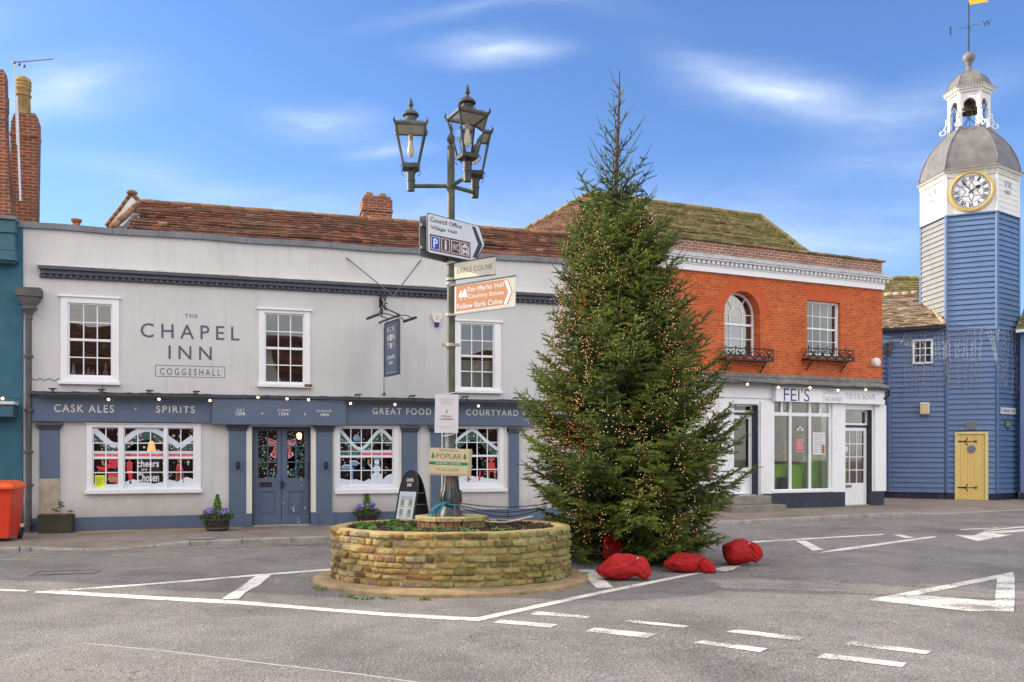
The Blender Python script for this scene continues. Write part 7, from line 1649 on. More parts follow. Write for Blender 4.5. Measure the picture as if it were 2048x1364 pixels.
for s_, qd in (('For Marks Hall', [(936.6, 574.6), (1008, 563.6), (1008, 573.6), (936.6, 584.4)]), ('Country Estate', [(936.6, 589.2), (1008, 580.2), (1008, 590.6), (936.6, 599.9)]), ('Follow Earls Colne', [(914.6, 608.6), (1006, 596.6), (1006, 607), (914.6, 619)])): tq(mb, quadmap(P2, qd), s_, -.0066, 0, .012)
for cx_, w_, t0, t1 in ((922.5, 5, 580.5, 600), (930.5, 5.5, 577, 599)):
    mb.ext([P2.hit(*p) for p in [(cx_ - .7, t1), (cx_ - .7, t1 - 5), (cx_ - w_, t1 - 5), (cx_ - w_ * .75, t1 - 11), (cx_ - w_ * .5, t0 + 4), (cx_, t0), (cx_ + w_ * .5, t0 + 4), (cx_ + w_ * .75, t1 - 11), (cx_ + w_, t1 - 5), (cx_ + .7, t1 - 5), (cx_ + .7, t1)]], -.0075, -.0066, 0)
mb.build('face', [M['signwhite'], M['signorange']], pn)
# notice and sponsor boards
P3 = angplane(902, 11.40, 3)
nt_ = thing('notice', 'white laminated notice strapped to the lamp post above the sponsor board', 'notice', P3.loc(0), P3.rz)
q = quadmap(P3, [(870.5, 788.5), (917.3, 789), (916.3, 866), (869, 865.5)])
mb = MB(); pq(mb, q, [(0, 0), (1, 0), (1, 1), (0, 1)], -.004, .0); pn = mb.build('sheet', plain('laminated_paper', (.68, .69, .74), .35, .02, 4, 0), nt_)
mb = MB(); s3 = lambda a, b, c, d: (lambda u, v: q(a + (b - a) * u, c + (d - c) * v))
for s_, a, b, c, d in (('CHRISTMAS TREE', .16, .82, .865, .895), ('GENEROUSLY', .24, .76, .80, .83), ('SPONSORED BY', .23, .77, .74, .77)): tq(mb, s3(a, b, c, d), s_, -.0045, 0)
for s_, a, b, c, d in (('POPLAR', .28, .70, .41, .455), ('NURSERIES', .2, .78, .335, .38)): tq(mb, s3(a, b, c, d), s_, -.0045, 1, .01)
tq(mb, s3(.12, .88, .155, .17), 'GROWERS OF FINE PLANTS', -.0045, 0); tq(mb, s3(.28, .70, .105, .12), 'COGGESHALL ROAD', -.0045, 0)
pq(mb, q, [(.46, .52), (.54, .52), (.52, .57), (.535, .57), (.50, .63), (.47, .57), (.485, .57)], -.006, -.0045, 2)
mb.build('lettering', [solid('light_grey_ink', (.42, .42, .45)), solid('dark_grey_ink', (.10, .10, .10)), solid('soft_green_ink', (.18, .28, .08))], pn)
mb = MB(); 
for v_ in (1.04, -.04): mb.mark(); a = q(.75, v_); mb.path([(a[0] - .12, -.0, a[1] - .02), (a[0], -.01, a[1]), (a[0] + .05, .03, a[1] + .02)], .006, 5)
mb.parts('cable_tie', M['signwhite'], nt_)
P4 = angplane(900, 11.38, -3)
sp = thing('sponsor_board', 'cream and green sponsor board reading POPLAR GARDEN CENTRE on the lamp post', 'sign board', P4.loc(0), P4.rz)
q = quadmap(P4, [(860, 895.2), (936.5, 898.5), (934.8, 953), (857.5, 949.2)])
mb = MB(); pq(mb, q, [(0, 0), (1, 0), (1, 1), (0, 1)], -.006, .006); pn = mb.build('panel', plain('cream_board', (.60, .54, .34), .55, .05, 4, .1, dirt=(.5, .43, .26), dirt_amt=.5), sp, bevel=.002)
mb = MB(); s4 = lambda a, b, c, d: (lambda u, v: q(a + (b - a) * u, c + (d - c) * v))
tq(mb, s4(.25, .74, .90, .955), 'SPONSORED BY', -.0065, 0); tq(mb, s4(.18, .83, .62, .80), 'POPLAR', -.0065, 1, -.012); tq(mb, s4(.2, .77, .16, .27), '01206 210374', -.0065, 2); tq(mb, s4(.02, .95, .02, .08), 'COGGESHALL ROAD MARKS TEY', -.0065, 2)
mb.box(0, 0, 0, 0, 0, 0) if 0 else None
pq(mb, q, [(0, .385), (1, .395), (1, .505), (0, .495)], -.0075, -.0065, 3); tq(mb, s4(.16, .83, .415, .475), 'GARDEN CENTRE', -.0076, 4, .01)
for cx_ in (.09, .92): pq(mb, q, [(cx_ - .012, .60), (cx_ + .012, .60), (cx_ + .012, .64), (cx_ + .05, .66), (cx_ + .025, .74), (cx_ + .03, .75), (cx_, .85), (cx_ - .03, .75), (cx_ - .025, .74), (cx_ - .05, .66), (cx_ - .012, .64)], -.0078, -.0065, 5)
mb.build('lettering', [solid('brown_grey_ink', (.22, .2, .13)), solid('black_ink', (.05, .05, .05)), solid('olive_ink', (.28, .27, .17)), solid('bright_green_band', (.0, .22, .09)), M['signwhite'], solid('leaf_green_ink', (.05, .22, .03))], pn)
P5 = angplane(939, 11.55, 60)
s5 = thing('sponsor_board', 'second cream board edge showing just behind the Poplar sponsor board', 'sign board', P5.loc(0), P5.rz)
q = quadmap(P5, [(936.8, 898), (943.5, 898), (941.5, 952.5), (934.5, 953)]); mb = MB(); pq(mb, q, [(0, 0), (1, 0), (1, 1), (0, 1)], -.006, .006); mb.build('panel', bpy.data.materials['cream_board'], s5)

# ================================================================== CHRISTMAS TREE
TX, TY = (1262 - CX) / F * 13.3, 13.3
SIL = [(0, .90), (.3, 1.26), (.56, 1.46), (1.25, 1.72), (1.7, 1.76), (2.46, 1.66), (3.07, 1.42), (3.7, 1.17), (4.42, .95), (4.9, .86), (5.35, .66), (5.8, .52), (6.2, .42), (6.6, .30), (6.95, .16), (7.2, .08), (7.6, .0)]
def sil(z):
    for (a, b), (c, d) in zip(SIL, SIL[1:]):
        if a <= z <= c: return b + (d - b) * (z - a) / (c - a)
    return SIL[0][1] if z < 0 else 0
rnd = random.Random(2024); S0 = []; S1 = []; ST = []; SR = []   # shoots: start, end, tint, needle radius
wood = MB()
def lean(z): return -.24 * min(1, max(0, (z - 1.2) / 3.6)) + .06 * min(1, max(0, (z - 5) / 2.4)), 0.0
ztop = 7.48
wood.path([(TX + lean(z)[0] * 1.0 + .01 * math.sin(z * 2), TY, z) for z in [k * ztop / 24 for k in range(25)]], [max(.006, .10 * (1 - k / 24) ** .9 + .006) for k in range(25)], 8)
def shoot(p, q, tint, rad):
    # a low gap in the skirt, where one sack is tucked in
    if p[2] < .42 and -.62 < (p[0] - TX) - (p[1] - TY) * .09 < -.12 and p[1] < TY - .2: return
    if q[2] < .03: return
    S0.append(tuple(p)); S1.append(tuple(q)); ST.append(tint); SR.append(rad)
nbr = 0; z = .22
golden = 2.39996; az = 0
while z < 7.3:
    el = (-4 if z < 1 else 4 + (z - 1) * 10.5); el = min(el, 54) + rnd.uniform(-8, 8)
    az += golden + rnd.uniform(-.3, .3)
    # horizontal reach where the branch meets the outline
    zt_ = z; 
    for _ in range(6): zt_ = z + math.tan(R(el)) * sil(zt_) * .9
    reach = sil(min(max(zt_, .05), 7.5)) * rnd.choice([rnd.uniform(.76, .94), rnd.uniform(.85, .98), rnd.uniform(.9, 1.07)])
    if z < .85 and -.75 < math.cos(az) < .1 and math.sin(az) < -.5: reach *= .5
    reach = max(reach, .06); top = z > 5.1; sp_ = min(1, max(0, (z - 4.6) / 1.1)); top = rnd.random() < sp_
    if z < 1.0 and math.cos(az) * 0 + math.sin(az) < -.2 and rnd.random() < .0: pass
    base = Vector((TX + lean(z)[0], TY, z)); dh = Vector((math.cos(az), math.sin(az), 0)); L3 = reach / max(.35, math.cos(R(el)))
    n = max(4, int(L3 / .09)); pts = []
    droop = -.16 if z < 3.2 else -.05; 
    for i in range(n + 1):
        t = i / n; zz_ = z + math.tan(R(el)) * reach * t + droop * reach * math.sin(t * math.pi * .85) + (.08 * reach * t ** 3 if z < 4 else 0)
        side = Vector((-dh.y, dh.x, 0)) * .05 * math.sin(t * 3 + az * 5) * reach
        pts.append(base + dh * reach * t + side + Vector((0, 0, max(zz_, .06) - z)))
    wood.path(pts, [max(.003, (.020 if not top else .010) * (1 - i / n) + .003) for i in range(n + 1)], 4)
    # side shoots
    t = .17 if not top else .12
    if reach < .5: t = .08
    step = (.049 + .036 * sp_) / L3; sd = 1; bt = rnd.uniform(-.25, .25) - .3 * sp_
    while t < 1.0:
        i = min(n - 1, int(t * n)); f = t * n - i; p = pts[i].lerp(pts[i + 1], f); d = (pts[i + 1] - pts[i]).normalized()
        sd = -sd; side = d.cross(Vector((0, 0, 1))).normalized() * sd
        sl = min(.46, (1 - t) * L3 * .50 + rnd.uniform(.07, .13)) * (.8 if top else 1)
        fw = rnd.uniform(.55, .95); dd = (d * fw + side * rnd.uniform(.7, 1.0) + Vector((0, 0, rnd.uniform(-.32, .18) if not top else rnd.uniform(.0, .7)))).normalized()
        m = max(1, int(sl / .10)); prev = p
        for k in range(m):
            dd2 = (dd + Vector((rnd.uniform(-.12, .12), rnd.uniform(-.12, .12), -.07 * k if not top else .08 * k))).normalized(); q = prev + dd2 * sl / m
            shoot(prev, q, min(1, max(0, .42 + bt + rnd.uniform(-.22, .22) + (.22 if k == m - 1 else 0))), .029 if not top else .012)
            if sl > .13 or not top:
                for s2 in (-1, 1):
                    if top and rnd.random() < .55: continue
                    tip_d = (dd2 * rnd.uniform(.6, .9) + dd2.cross(Vector((0, 0, 1))).normalized() * s2 * rnd.uniform(.5, .85) + Vector((0, 0, rnd.uniform(-.35, .25)))).normalized(); l3 = rnd.uniform(.085, .16) * (1 - .35 * k / m)
                    st0 = prev.lerp(q, rnd.uniform(.1, .9)); shoot(st0, st0 + tip_d * l3, min(1, max(0, .5 + bt + rnd.uniform(-.25, .3))), .029 if not top else .011)
            prev = q
        t += step * rnd.uniform(.8, 1.25)
    # leading tip
    if False: pass
    shoot(pts[-2], pts[-1], .6, .018 if not top else .010); d = (pts[-1] - pts[-2]).normalized(); ext = rnd.uniform(.06, .16) + (.10 if z > 3.5 else 0) ; shoot(pts[-1], pts[-1] + (d + Vector((0, 0, .25))).normalized() * ext, .55, .016 if not top else .009)
    nbr += 1
    z += .0145 if z < 4.6 else .0145 + .075 * sp_ ** 1.5 + (.05 if z > 6.2 else 0)
for k in range(26):   # needles on the leader
    z_ = 5.6 + k * .07; p = Vector((TX + lean(z_)[0] + .01 * math.sin(z_ * 2), TY, z_)); 
    if z_ < 7.0: shoot(p, p + Vector((rnd.uniform(-.03, .03), rnd.uniform(-.03, .03), .1)), .3, .012)
print('tree: branches', nbr, 'shoots', len(S0))
S0 = np.array(S0); S1 = np.array(S1); ST = np.array(ST); SR = np.array(SR); rg = np.random.default_rng(5)
def needles(S0, S1, SR, ST, per=26, width=.0066):
    N = len(S0); D = S1 - S0; Ln = np.linalg.norm(D, axis=1, keepdims=True); D = D / Ln
    ref = np.tile([[0, 0, 1.0]], (N, 1)); ref[np.abs(D[:, 2]) > .9] = [1, 0, 0]
    A = np.cross(D, ref); A /= np.linalg.norm(A, axis=1, keepdims=True); Bv = np.cross(A, D)
    T = (np.arange(per)[None] + rg.random((N, per))) / per; PH = np.arange(per)[None] * 2.4 + rg.random((N, per)) * .8 + rg.random((N, 1)) * 6
    base = S0[:, None] + D[:, None] * (Ln * T)[..., None]
    rad = A[:, None] * np.cos(PH)[..., None] + Bv[:, None] * np.sin(PH)[..., None]
    taper = (1 - .45 * T ** 3)[..., None] * SR[:, None, None]
    tip = base + (rad * .95 + D[:, None] * .75) * taper * 1.05
    tan = np.cross(np.broadcast_to(D[:, None], rad.shape), rad) * width / 2
    V = np.stack([base - tan + rad * .002, base + tan + rad * .002, tip], axis=2).reshape(-1, 3)
    F_ = np.arange(len(V)).reshape(-1, 3); tint = np.repeat(ST, per) + rg.uniform(-.08, .08, N * per)
    # twig core
    h = .0085; c = [(1, 0), (-.5, .87), (-.5, -.87)]
    V2 = np.stack([S0 + (A * x + Bv * y) * h for x, y in c] + [S1 + (A * x + Bv * y) * h * .4 for x, y in c], axis=1).reshape(-1, 3)
    off = len(V) + np.arange(N)[:, None] * 6; F2 = np.concatenate([off + np.array([[0, 1, 4]]), off + np.array([[0, 4, 3]]), off + np.array([[1, 2, 5]]), off + np.array([[1, 5, 4]]), off + np.array([[2, 0, 3]]), off + np.array([[2, 3, 5]])])
    return np.concatenate([V, V2]), np.concatenate([F_, F2]), np.concatenate([np.clip(tint, 0, 1), np.tile(ST * .6, 6)])
def npmesh(name, V, Fc, tint, mat, parent=None):
    me = bpy.data.meshes.new(name); me.vertices.add(len(V)); me.vertices.foreach_set('co', V.astype(np.float32).ravel()); me.loops.add(len(Fc) * 3); me.loops.foreach_set('vertex_index', Fc.astype(np.int32).ravel())
    me.polygons.add(len(Fc)); me.polygons.foreach_set('loop_start', np.arange(len(Fc), dtype=np.int32) * 3); me.polygons.foreach_set('loop_total', np.full(len(Fc), 3, dtype=np.int32)); me.update(calc_edges=True)
    a = me.attributes.new('tint', 'FLOAT', 'FACE'); a.data.foreach_set('value', tint.astype(np.float32)); me.materials.append(mat); me.validate()
    o = bpy.data.objects.new(name, me); C.objects.link(o)
    if parent: o.parent = parent
    return o
M['needle'] = tinted('spruce_needles', [(0, (.026, .046, .011)), (.35, (.094, .148, .026)), (.65, (.190, .258, .040)), (.9, (.31, .36, .058)), (1, (.40, .42, .08))], .5, 3, .2, 0, spec=.4)
tr = thing('christmas_tree', 'tall dense green spruce decked with tiny warm lights, standing beside the stone planter', 'christmas tree')
V, Fc, tt = needles(S0, S1, SR, ST)
npmesh('crown', V, Fc, tt, M['needle'], tr)
wood.build('trunk', plain('spruce_bark', (.085, .050, .030), .9, .3, 20, .6, 60), tr)
# lights
slt = thing('fairy_lights', 'thousands of tiny amber and red fairy lights strung over the spruce', 'string lights')
rnd = random.Random(77); wire = MB(); BULBS = []
for k in range(110):
    a = (k / 110) * 2 * math.pi + rnd.uniform(-.04, .04); z = rnd.uniform(4.6, 5.5); zend = rnd.uniform(.3, 1.6); f = rnd.uniform(.68, .88); red = rnd.random() < .25; pts = []; clump = rnd.uniform(.03, .1); off = rnd.random() * 9
    if math.sin(a) > .35 and k % 2: continue
    while z > zend:
        aa = a + .5 * mnoise.noise(Vector((z * .9, off, 0))); r_ = sil(z) * (f + .10 * mnoise.noise(Vector((z * 3, off, 2)))); p = (TX + lean(z)[0] + r_ * math.cos(aa), TY + r_ * math.sin(aa), z); pts.append(p)
        dens = .5 + mnoise.noise(Vector((math.cos(aa) * 2.2, math.sin(aa) * 2.2, z * 1.3)))
        if dens > rnd.uniform(.2, .56): BULBS.append((p[0] + rnd.gauss(0, clump * .6), p[1] + rnd.gauss(0, clump * .6), z + rnd.gauss(0, .03), red or dens > .92))
        z -= rnd.uniform(.03, .06)
    wire.path(pts[::3], .0022, 3)
print('bulbs', len(BULBS))
wire.build('wire', solid('dark_green_flex', (.01, .02, .01), .95), slt)
BULBS.sort(key=lambda b: (b[1] + abs(b[0] - TX) * .1))
E1 = emit('amber_led', (1, .47, .22), .95, (1, .7, .45)); E2 = emit('red_led', (1, .16, .07), .75, (1, .2, .1))
def octa(c, r): x, y, z = c; return [(x + r, y, z), (x - r, y, z), (x, y + r, z), (x, y - r, z), (x, y, z + r), (x, y, z - r)], [(0, 2, 4), (2, 1, 4), (1, 3, 4), (3, 0, 4), (2, 0, 5), (1, 2, 5), (3, 1, 5), (0, 3, 5)]
ms = []
for e in (E1, E2):
    mb = MB(); mb.add(*octa((0, 0, 0), .0056)); o = mb.build('bulb', e, slt); ms.append(o)
cnt = 0; mb = MB(); pr_ = [0, 0]
for (x, y, z, rd) in BULBS:
    if cnt < 100:
        if not pr_[rd]: ms[rd].location = (x, y, z); pr_[rd] = 1
        else: o = ms[rd].copy(); C.objects.link(o); o.parent = slt; o.location = (x, y, z)
        cnt += 1
    else: mb.add(*octa((x, y, z), .0050), 1 if rd else 0)
if not pr_[1]: bpy.data.objects.remove(ms[1])
o = mb.build('bulbs', [E1, E2], slt); tag(o, kind='stuff')

# ---------------- red sacks
m, t_, b_ = nodes('red_cloth'); n_ = tnoise(t_, 7, 5); r_ = ramp(t_, n_.outputs['Fac'], [(.3, (.34, .005, .008)), (.7, (.50, .009, .012))]); t_.links.new(r_.outputs[0], b_.inputs['Base Color']); b_.inputs['Roughness'].default_value = .8; b_.inputs['Sheen Weight'].default_value = .0
n_ = tnoise(t_, 220, 2); n6 = tnoise(t_, 9, 5); add_bump(t_, b_, mth(t_, 'ADD', mth(t_, 'MULTIPLY', n_.outputs['Fac'], .15), n6.outputs['Fac']), .5, .03); M['red'] = m
def sack(px, py, w_, h_, dp, seed, neck, label, rz=0, dark=0):
    x, y = G(px, py); y += dp * .5; x = (px - CX) / F * y
    t = thing('red_sack', label, 'sack', (x, y, 0), rz, 'red cloth sacks weighing down the tree')
    rnd = random.Random(seed); mb = MB(); nu, nv = 56, 30; V = []; ny, nz = neck
    for j in range(nv + 1):
        ph = -math.pi / 2 + math.pi * j / nv
        for i in range(nu):
            th = 2 * math.pi * i / nu; cx_, cy_, cz_ = math.cos(ph) * math.cos(th), math.cos(ph) * math.sin(th), math.sin(ph)
            d = Vector((cx_, cy_, cz_)); nz1 = mnoise.noise(d * 1.3 + Vector((seed, 0, 0))) * .18 + (.5 - abs(mnoise.noise(d * 2.6 + Vector((seed, 5, 0))))) * .22 - .11 + (.3 - abs(mnoise.noise(d * 5.5 + Vector((seed, 9, 0))))) * .12
            # folds gathering towards the neck
            nd = Vector((ny, -.1, nz)).normalized(); c_ = max(0, d.dot(nd)); fold = .085 * math.sin(math.atan2(d.y, d.dot(Vector((-nd.z, 0, nd.x)))) * 7 + 3 * mnoise.noise(d * 2)) * c_ ** 1.1
            r_ = 1 + nz1 + fold + .20 * c_ ** 9
            X, Y, Z = r_ * cx_ * w_ / 2, r_ * cy_ * dp / 2, r_ * cz_
            Z = (Z + 1) / 2 * h_; 
            if Z < h_ * .3: k_ = 1 + .10 * (1 - Z / (h_ * .3)); X *= k_; Y *= k_
            if ny > 0 and cx_ < -.5 and seed == 1: X *= 1 + .16 * (-cx_ - .5) * 2; Z *= 1 - .5 * (-cx_ - .5) * 1.4
            V.append((X, Y, max(.004, Z)))
    mb.add(V, [(j * nu + i, j * nu + (i + 1) % nu, (j + 1) * nu + (i + 1) % nu, (j + 1) * nu + i) for j in range(nv) for i in range(nu)])
    mb.build('bag', M['red'], t, smooth=True)
    # ruffled neck above the tie
    nb = Vector((ny * w_ * .45, -.05 * dp, h_ * (.5 + nz * .42))); dr_ = Vector((.62 if ny > 0 else -.2, -.38, -.62 if seed != 4 else .1)).normalized(); sdv = dr_.cross(Vector((0, 1, .2))).normalized(); upv = dr_.cross(sdv)
    mb = MB(); rings = []
    for j in range(13):
        t_ = j / 12; r0 = .035 + .085 * math.sin(t_ * 2.75) * (w_ / .6); ctr_ = nb + dr_ * (t_ - .05) * .27 + Vector((0, 0, -.05 * t_ * t_)); row = []
        for i in range(40):
            a = 2 * math.pi * i / 40; rr_ = r0 * (1 + .13 * math.sin(a * 9 + seed + t_ * 2) + .20 * math.sin(a * 2 + seed * 2 + t_ * 3)); p = ctr_ + sdv * math.cos(a) * rr_ + upv * math.sin(a) * rr_ * .62; p.z = max(p.z, .008); row.append(tuple(p))
        rings.append(row)
    mb.ring(rings, cap=True); mb.build('neck', M['red'], t, smooth=True)
    mb = MB(); mb.path([tuple(nb + dr_ * .03 + sdv * math.cos(a) * .062 + upv * math.sin(a) * .045) for a in [k * math.pi / 8 for k in range(17)]], .008, 5)
    mb.path([tuple(nb + dr_ * .03 - upv * .05), tuple(nb + dr_ * .06 - upv * .09 + Vector((0, -.02, -.04))), tuple(nb + dr_ * .05 - upv * .10 + Vector((0, -.03, -.12))), tuple(nb + dr_ * .09 - upv * .10 + Vector((.01, -.03, -.18)))], .006, 4); mb.path([tuple(nb + dr_ * .03 - upv * .05), tuple(nb - upv * .08 + Vector((-.04, -.03, .01))), tuple(nb - upv * .07 + Vector((-.07, -.03, -.03)))], .006, 4)
    mb.build('drawstring', solid('white_cord', (.62, .58, .62)), t)
sack(1240, 1164, .56, .33, .40, 1, (.72, .75), 'slumped red cloth sack lying beside the diagonal white bar next to the planter')
sack(1368, 1148, .53, .28, .36, 2, (.85, .35), 'low red cloth sack lying on the white line in front of the tree')
sack(1475, 1133, .46, .37, .40, 3, (.62, .8), 'upright bulging red cloth sack, the farthest right of the tree')
sack(1226, 1130, .33, .42, .26, 4, (-.1, 1), 'red cloth sack tucked in shade under the branches behind the others')
# spilt sand near the line
mb = MB(); rnd = random.Random(5)
for _ in range(240): px, py = rnd.gauss(1440, 50), rnd.gauss(1140, 5); x, y = G(px, py); leafclump(mb, x, y, .002, .02, 2, rnd, .014, .05)
o = mb.build('fallen_needles', tinted('rusty_needle_litter', [(0, (.16, .07, .03)), (1, (.36, .18, .09))], .9, 20, .2, 0)); tag(o, 'rusty brown litter scattered on the road beside the sacks', 'litter', kind='stuff')

# ================================================================== PAVEMENT OBJECTS
def leafm(name, stops): return tinted(name, stops, .6, 20, .2, 0)
M['leafdk'] = leafm('dark_ivy_leaf', [(0, (.02, .045, .015)), (.6, (.055, .11, .03)), (1, (.16, .22, .06))]); M['leaflime'] = leafm('lime_conifer_leaf', [(0, (.06, .15, .02)), (1, (.25, .42, .06))])
M['pansy'] = leafm('violet_pansy', [(0, (.03, .02, .12)), (.6, (.16, .13, .42)), (1, (.42, .40, .70))]); M['wood'] = plain('barrel_oak', (.045, .028, .022), .8, .4, 14, .6, 40, stretch=(3, 3, .4))
def barrel(px, py, r0, h_, label, seed, off):
    d = (EYE - .1) * F / (py - YH); x = (px - CX) / F * d
    t = thing('barrel_planter', label, 'planter', (x, d + r0, .1), 0, 'half barrel planters against the inn')
    mb = MB(); n = 22; rings = []
    for z_, r_ in ((0, .84), (.3, .95), (.7, 1.0), (1, 1.0)): rings.append([(r0 * r_ * (1 + (.012 if k % 2 else -.012)) * math.cos(2 * math.pi * k / (2 * n)), r0 * r_ * (1 + (.012 if k % 2 else -.012)) * math.sin(2 * math.pi * k / (2 * n)), h_ * z_) for k in range(2 * n)])
    mb.ring(rings + [[(p[0] * .9, p[1] * .9, p[2]) for p in rings[-1]], [(p[0] * .9, p[1] * .9, p[2] - .06) for p in rings[-1]]]); mb.build('barrel', M['wood'], t)
    mb = MB()
    for f in (.18, .74): mb.mark(); r_ = r0 * (.90 if f < .5 else 1.0) + .012; mb.lathe([(r_, h_ * f - .018), (r_ + .006, h_ * f - .018), (r_ + .008, h_ * f + .018), (r_, h_ * f + .018)], n=32)
    mb.parts('hoop', M['darklead'], t)
    rnd = random.Random(seed); mb = MB()
    for k in range(46): a = rnd.uniform(0, 6.28); rr_ = rnd.uniform(.2, 1.28) * r0; leafclump(mb, rr_ * math.cos(a), rr_ * math.sin(a), h_ - .04 - .04 * (rr_ > r0), .10, 45, rnd, .035, 1.1)
    for k in range(9):   # ivy trailing over the edge
        a = rnd.uniform(math.pi * .9, math.pi * 1.75) if k < 5 else rnd.uniform(math.pi * 1.6, math.pi * 2.1); x_, y_, z_ = r0 * 1.05 * math.cos(a), r0 * 1.05 * math.sin(a), h_
        ln_ = rnd.uniform(.12, .95) * h_
        for q in range(int(ln_ / .035)): leafclump(mb, x_ + rnd.uniform(-.03, .03), y_ - .01, z_ - q * .035, .035, 7, rnd, .032, .6)
    mb.build('foliage', M['leafdk'], t)
    mb = MB(); cone = .38
    for k in range(800): f = rnd.random(); rr_ = .115 * (1 - f) ** .8 * rnd.random() ** .5 + .004; a = rnd.uniform(0, 6.28); leafclump(mb, -.0 + rr_ * math.cos(a), rr_ * math.sin(a), h_ + .02 + f * cone, .015, 2, rnd, .03, 1.2)
    for k in range(8): a = rnd.uniform(3.5, 6); leafclump(mb, .6 * r0 * math.cos(a), .6 * r0 * math.sin(a), h_ + .02, .08, 30, rnd, .03, 1)
    mb.build('conifer', M['leaflime'], t)
    mb = MB()
    for k in range(16):
        a = rnd.choice([rnd.uniform(3.4, 4.4), rnd.uniform(5, 6.2)]); rr_ = rnd.uniform(.5, 1.0) * r0; c_ = Vector((rr_ * math.cos(a), rr_ * math.sin(a) - .05, h_ + rnd.uniform(.03, .14)))
        for p_ in range(5): q = p_ * 1.257; e_ = Vector((math.cos(q), -.25, math.sin(q))) * .026; mb.ball(c_ + e_, .019, 6, 4, tint=rnd.random() * .5 + (.4 if k % 3 else 0), sc=(1, .35, 1))
        mb.ball(c_ + Vector((0, -.012, 0)), .008, 5, 4, tint=1)
    mb.build('flower', M['pansy'], t)
barrel(427, 1063, .235, .31, 'half barrel planter with trailing ivy and lime conifer, left of the double doors', 3, 0)
barrel(730, 1050, .225, .30, 'half barrel planter with violet pansies and conifer, between doors and A board', 8, 0)
# dull trough planter at the left
tp = thing('trough_planter', 'dark olive trough with dying red flowers at the left end of the inn', 'planter', I.world(IS(113, -.3), -.3, .1), I.rz)
mb = MB(); w_ = (IS(149, -.3) - IS(79, -.3)) / 2; mb.ring([[(-w_ * .94, -.17, 0), (w_ * .94, -.17, 0), (w_ * .94, .15, 0), (-w_ * .94, .15, 0)], [(-w_, -.19, .36), (w_, -.19, .36), (w_, .17, .36), (-w_, .17, .36)], [(-w_ + .03, -.16, .36), (w_ - .03, -.16, .36), (w_ - .03, .14, .36), (-w_ + .03, .14, .36)], [(-w_ + .03, -.16, .30), (w_ - .03, -.16, .30), (w_ - .03, .14, .30), (-w_ + .03, .14, .30)]]); mb.build('trough', plain('olive_plastic', (.045, .045, .025), .7, .3, 3, .3), tp, bevel=.01)
mb = MB(); rnd = random.Random(9)
for k in range(30): leafclump(mb, rnd.uniform(-w_ * .9, w_ * .9), rnd.uniform(-.13, .1), .32, .06, 26, rnd, .03, .7)
for k in range(6): leafclump(mb, rnd.uniform(-.05, .12), -.02, .40 + k * .035, .05, 26, rnd, .03, 1)
mb.build('foliage', M['leafdk'], tp)
mb = MB()
for k in range(26): leafclump(mb, rnd.choice([rnd.uniform(-w_, -.1), rnd.uniform(-.05, .12), rnd.uniform(w_ * .6, w_)]), -.15, .35, .035, 9, rnd, .03, .8)
mb.build('flower', leafm('faded_red_petal', [(0, (.20, .03, .02)), (1, (.42, .08, .05))]), tp)
mb = MB()
for k in range(8): leafclump(mb, rnd.uniform(w_ * .7, w_ * 1.0), -.1, .40, .04, 9, rnd, .025, 1.2)
mb.build('violet_flower', M['pansy'], tp)
# paving strip along the inn
mb = MB(); a0 = IS(160); 
for k in range(5): a = a0 + k * .62; mb.box(a, a + .61, -.55 - .03 * (k % 2), -.04, .09, .108)
st2 = mb.build('paving_strip', M['slab'], None, bevel=.003); st2.location = I.loc(0); st2.rotation_euler = (0, 0, I.rz); st2['kind'] = 'structure'
# wheelie bin
wb = thing('wheelie_bin', 'bright red wheeled bin on the pavement at the left edge, lid closed', 'wheelie bin', (*G(-20, 1084, .1), .1), R(12))
wb.location.y += .30
mr = plain('red_bin_plastic', (.72, .045, .012), .45, .06, 3, .08)
mb = MB(); mb.ring([[(-.22, -.26, .06), (.22, -.26, .06), (.24, .26, .06), (-.24, .26, .06)], [(-.285, -.33, .92), (.285, -.33, .92), (.29, .34, .92), (-.29, .34, .92)]]); 
for k in range(9): x = -.24 + k * .06; mb.box(x, x + .014, -.350, -.33, .84, .92)
for s_ in (-1, 1): mb.box(s_ * .286 - .012, s_ * .286 + .012, -.2, .25, .84, .92)
mb.build('body', mr, wb, bevel=.02, seg=3)
mb = MB(); rr = []
for z_, g_ in ((.92, .03), (.965, .035), (.985, .02), (1.03, -.06), (1.045, -.14)): rr.append([(-.30 - g_, -.36 - g_, z_), (.30 + g_, -.36 - g_, z_), (.30 + g_, .34, z_ + (.0 if z_ < .98 else .02)), (-.30 - g_, .34, z_ + (.0 if z_ < .98 else .02))])
mb.ring(rr); mb.build('lid', plain('orange_red_lid', (.85, .10, .02), .4, .05, 3, .05), wb, bevel=.012, seg=3)
mb = MB(); mb.tube((-.26, .37, 1.0), (.26, .37, 1.0), .018); mb.build('handle', mr, wb)
for s_ in (-1, 1): mb = MB(); mb.tube((s_ * .27, .28, .10), (s_ * .21, .28, .10), .10, n=20); mb.build('wheel', M['blackp'], wb, bevel=.01)
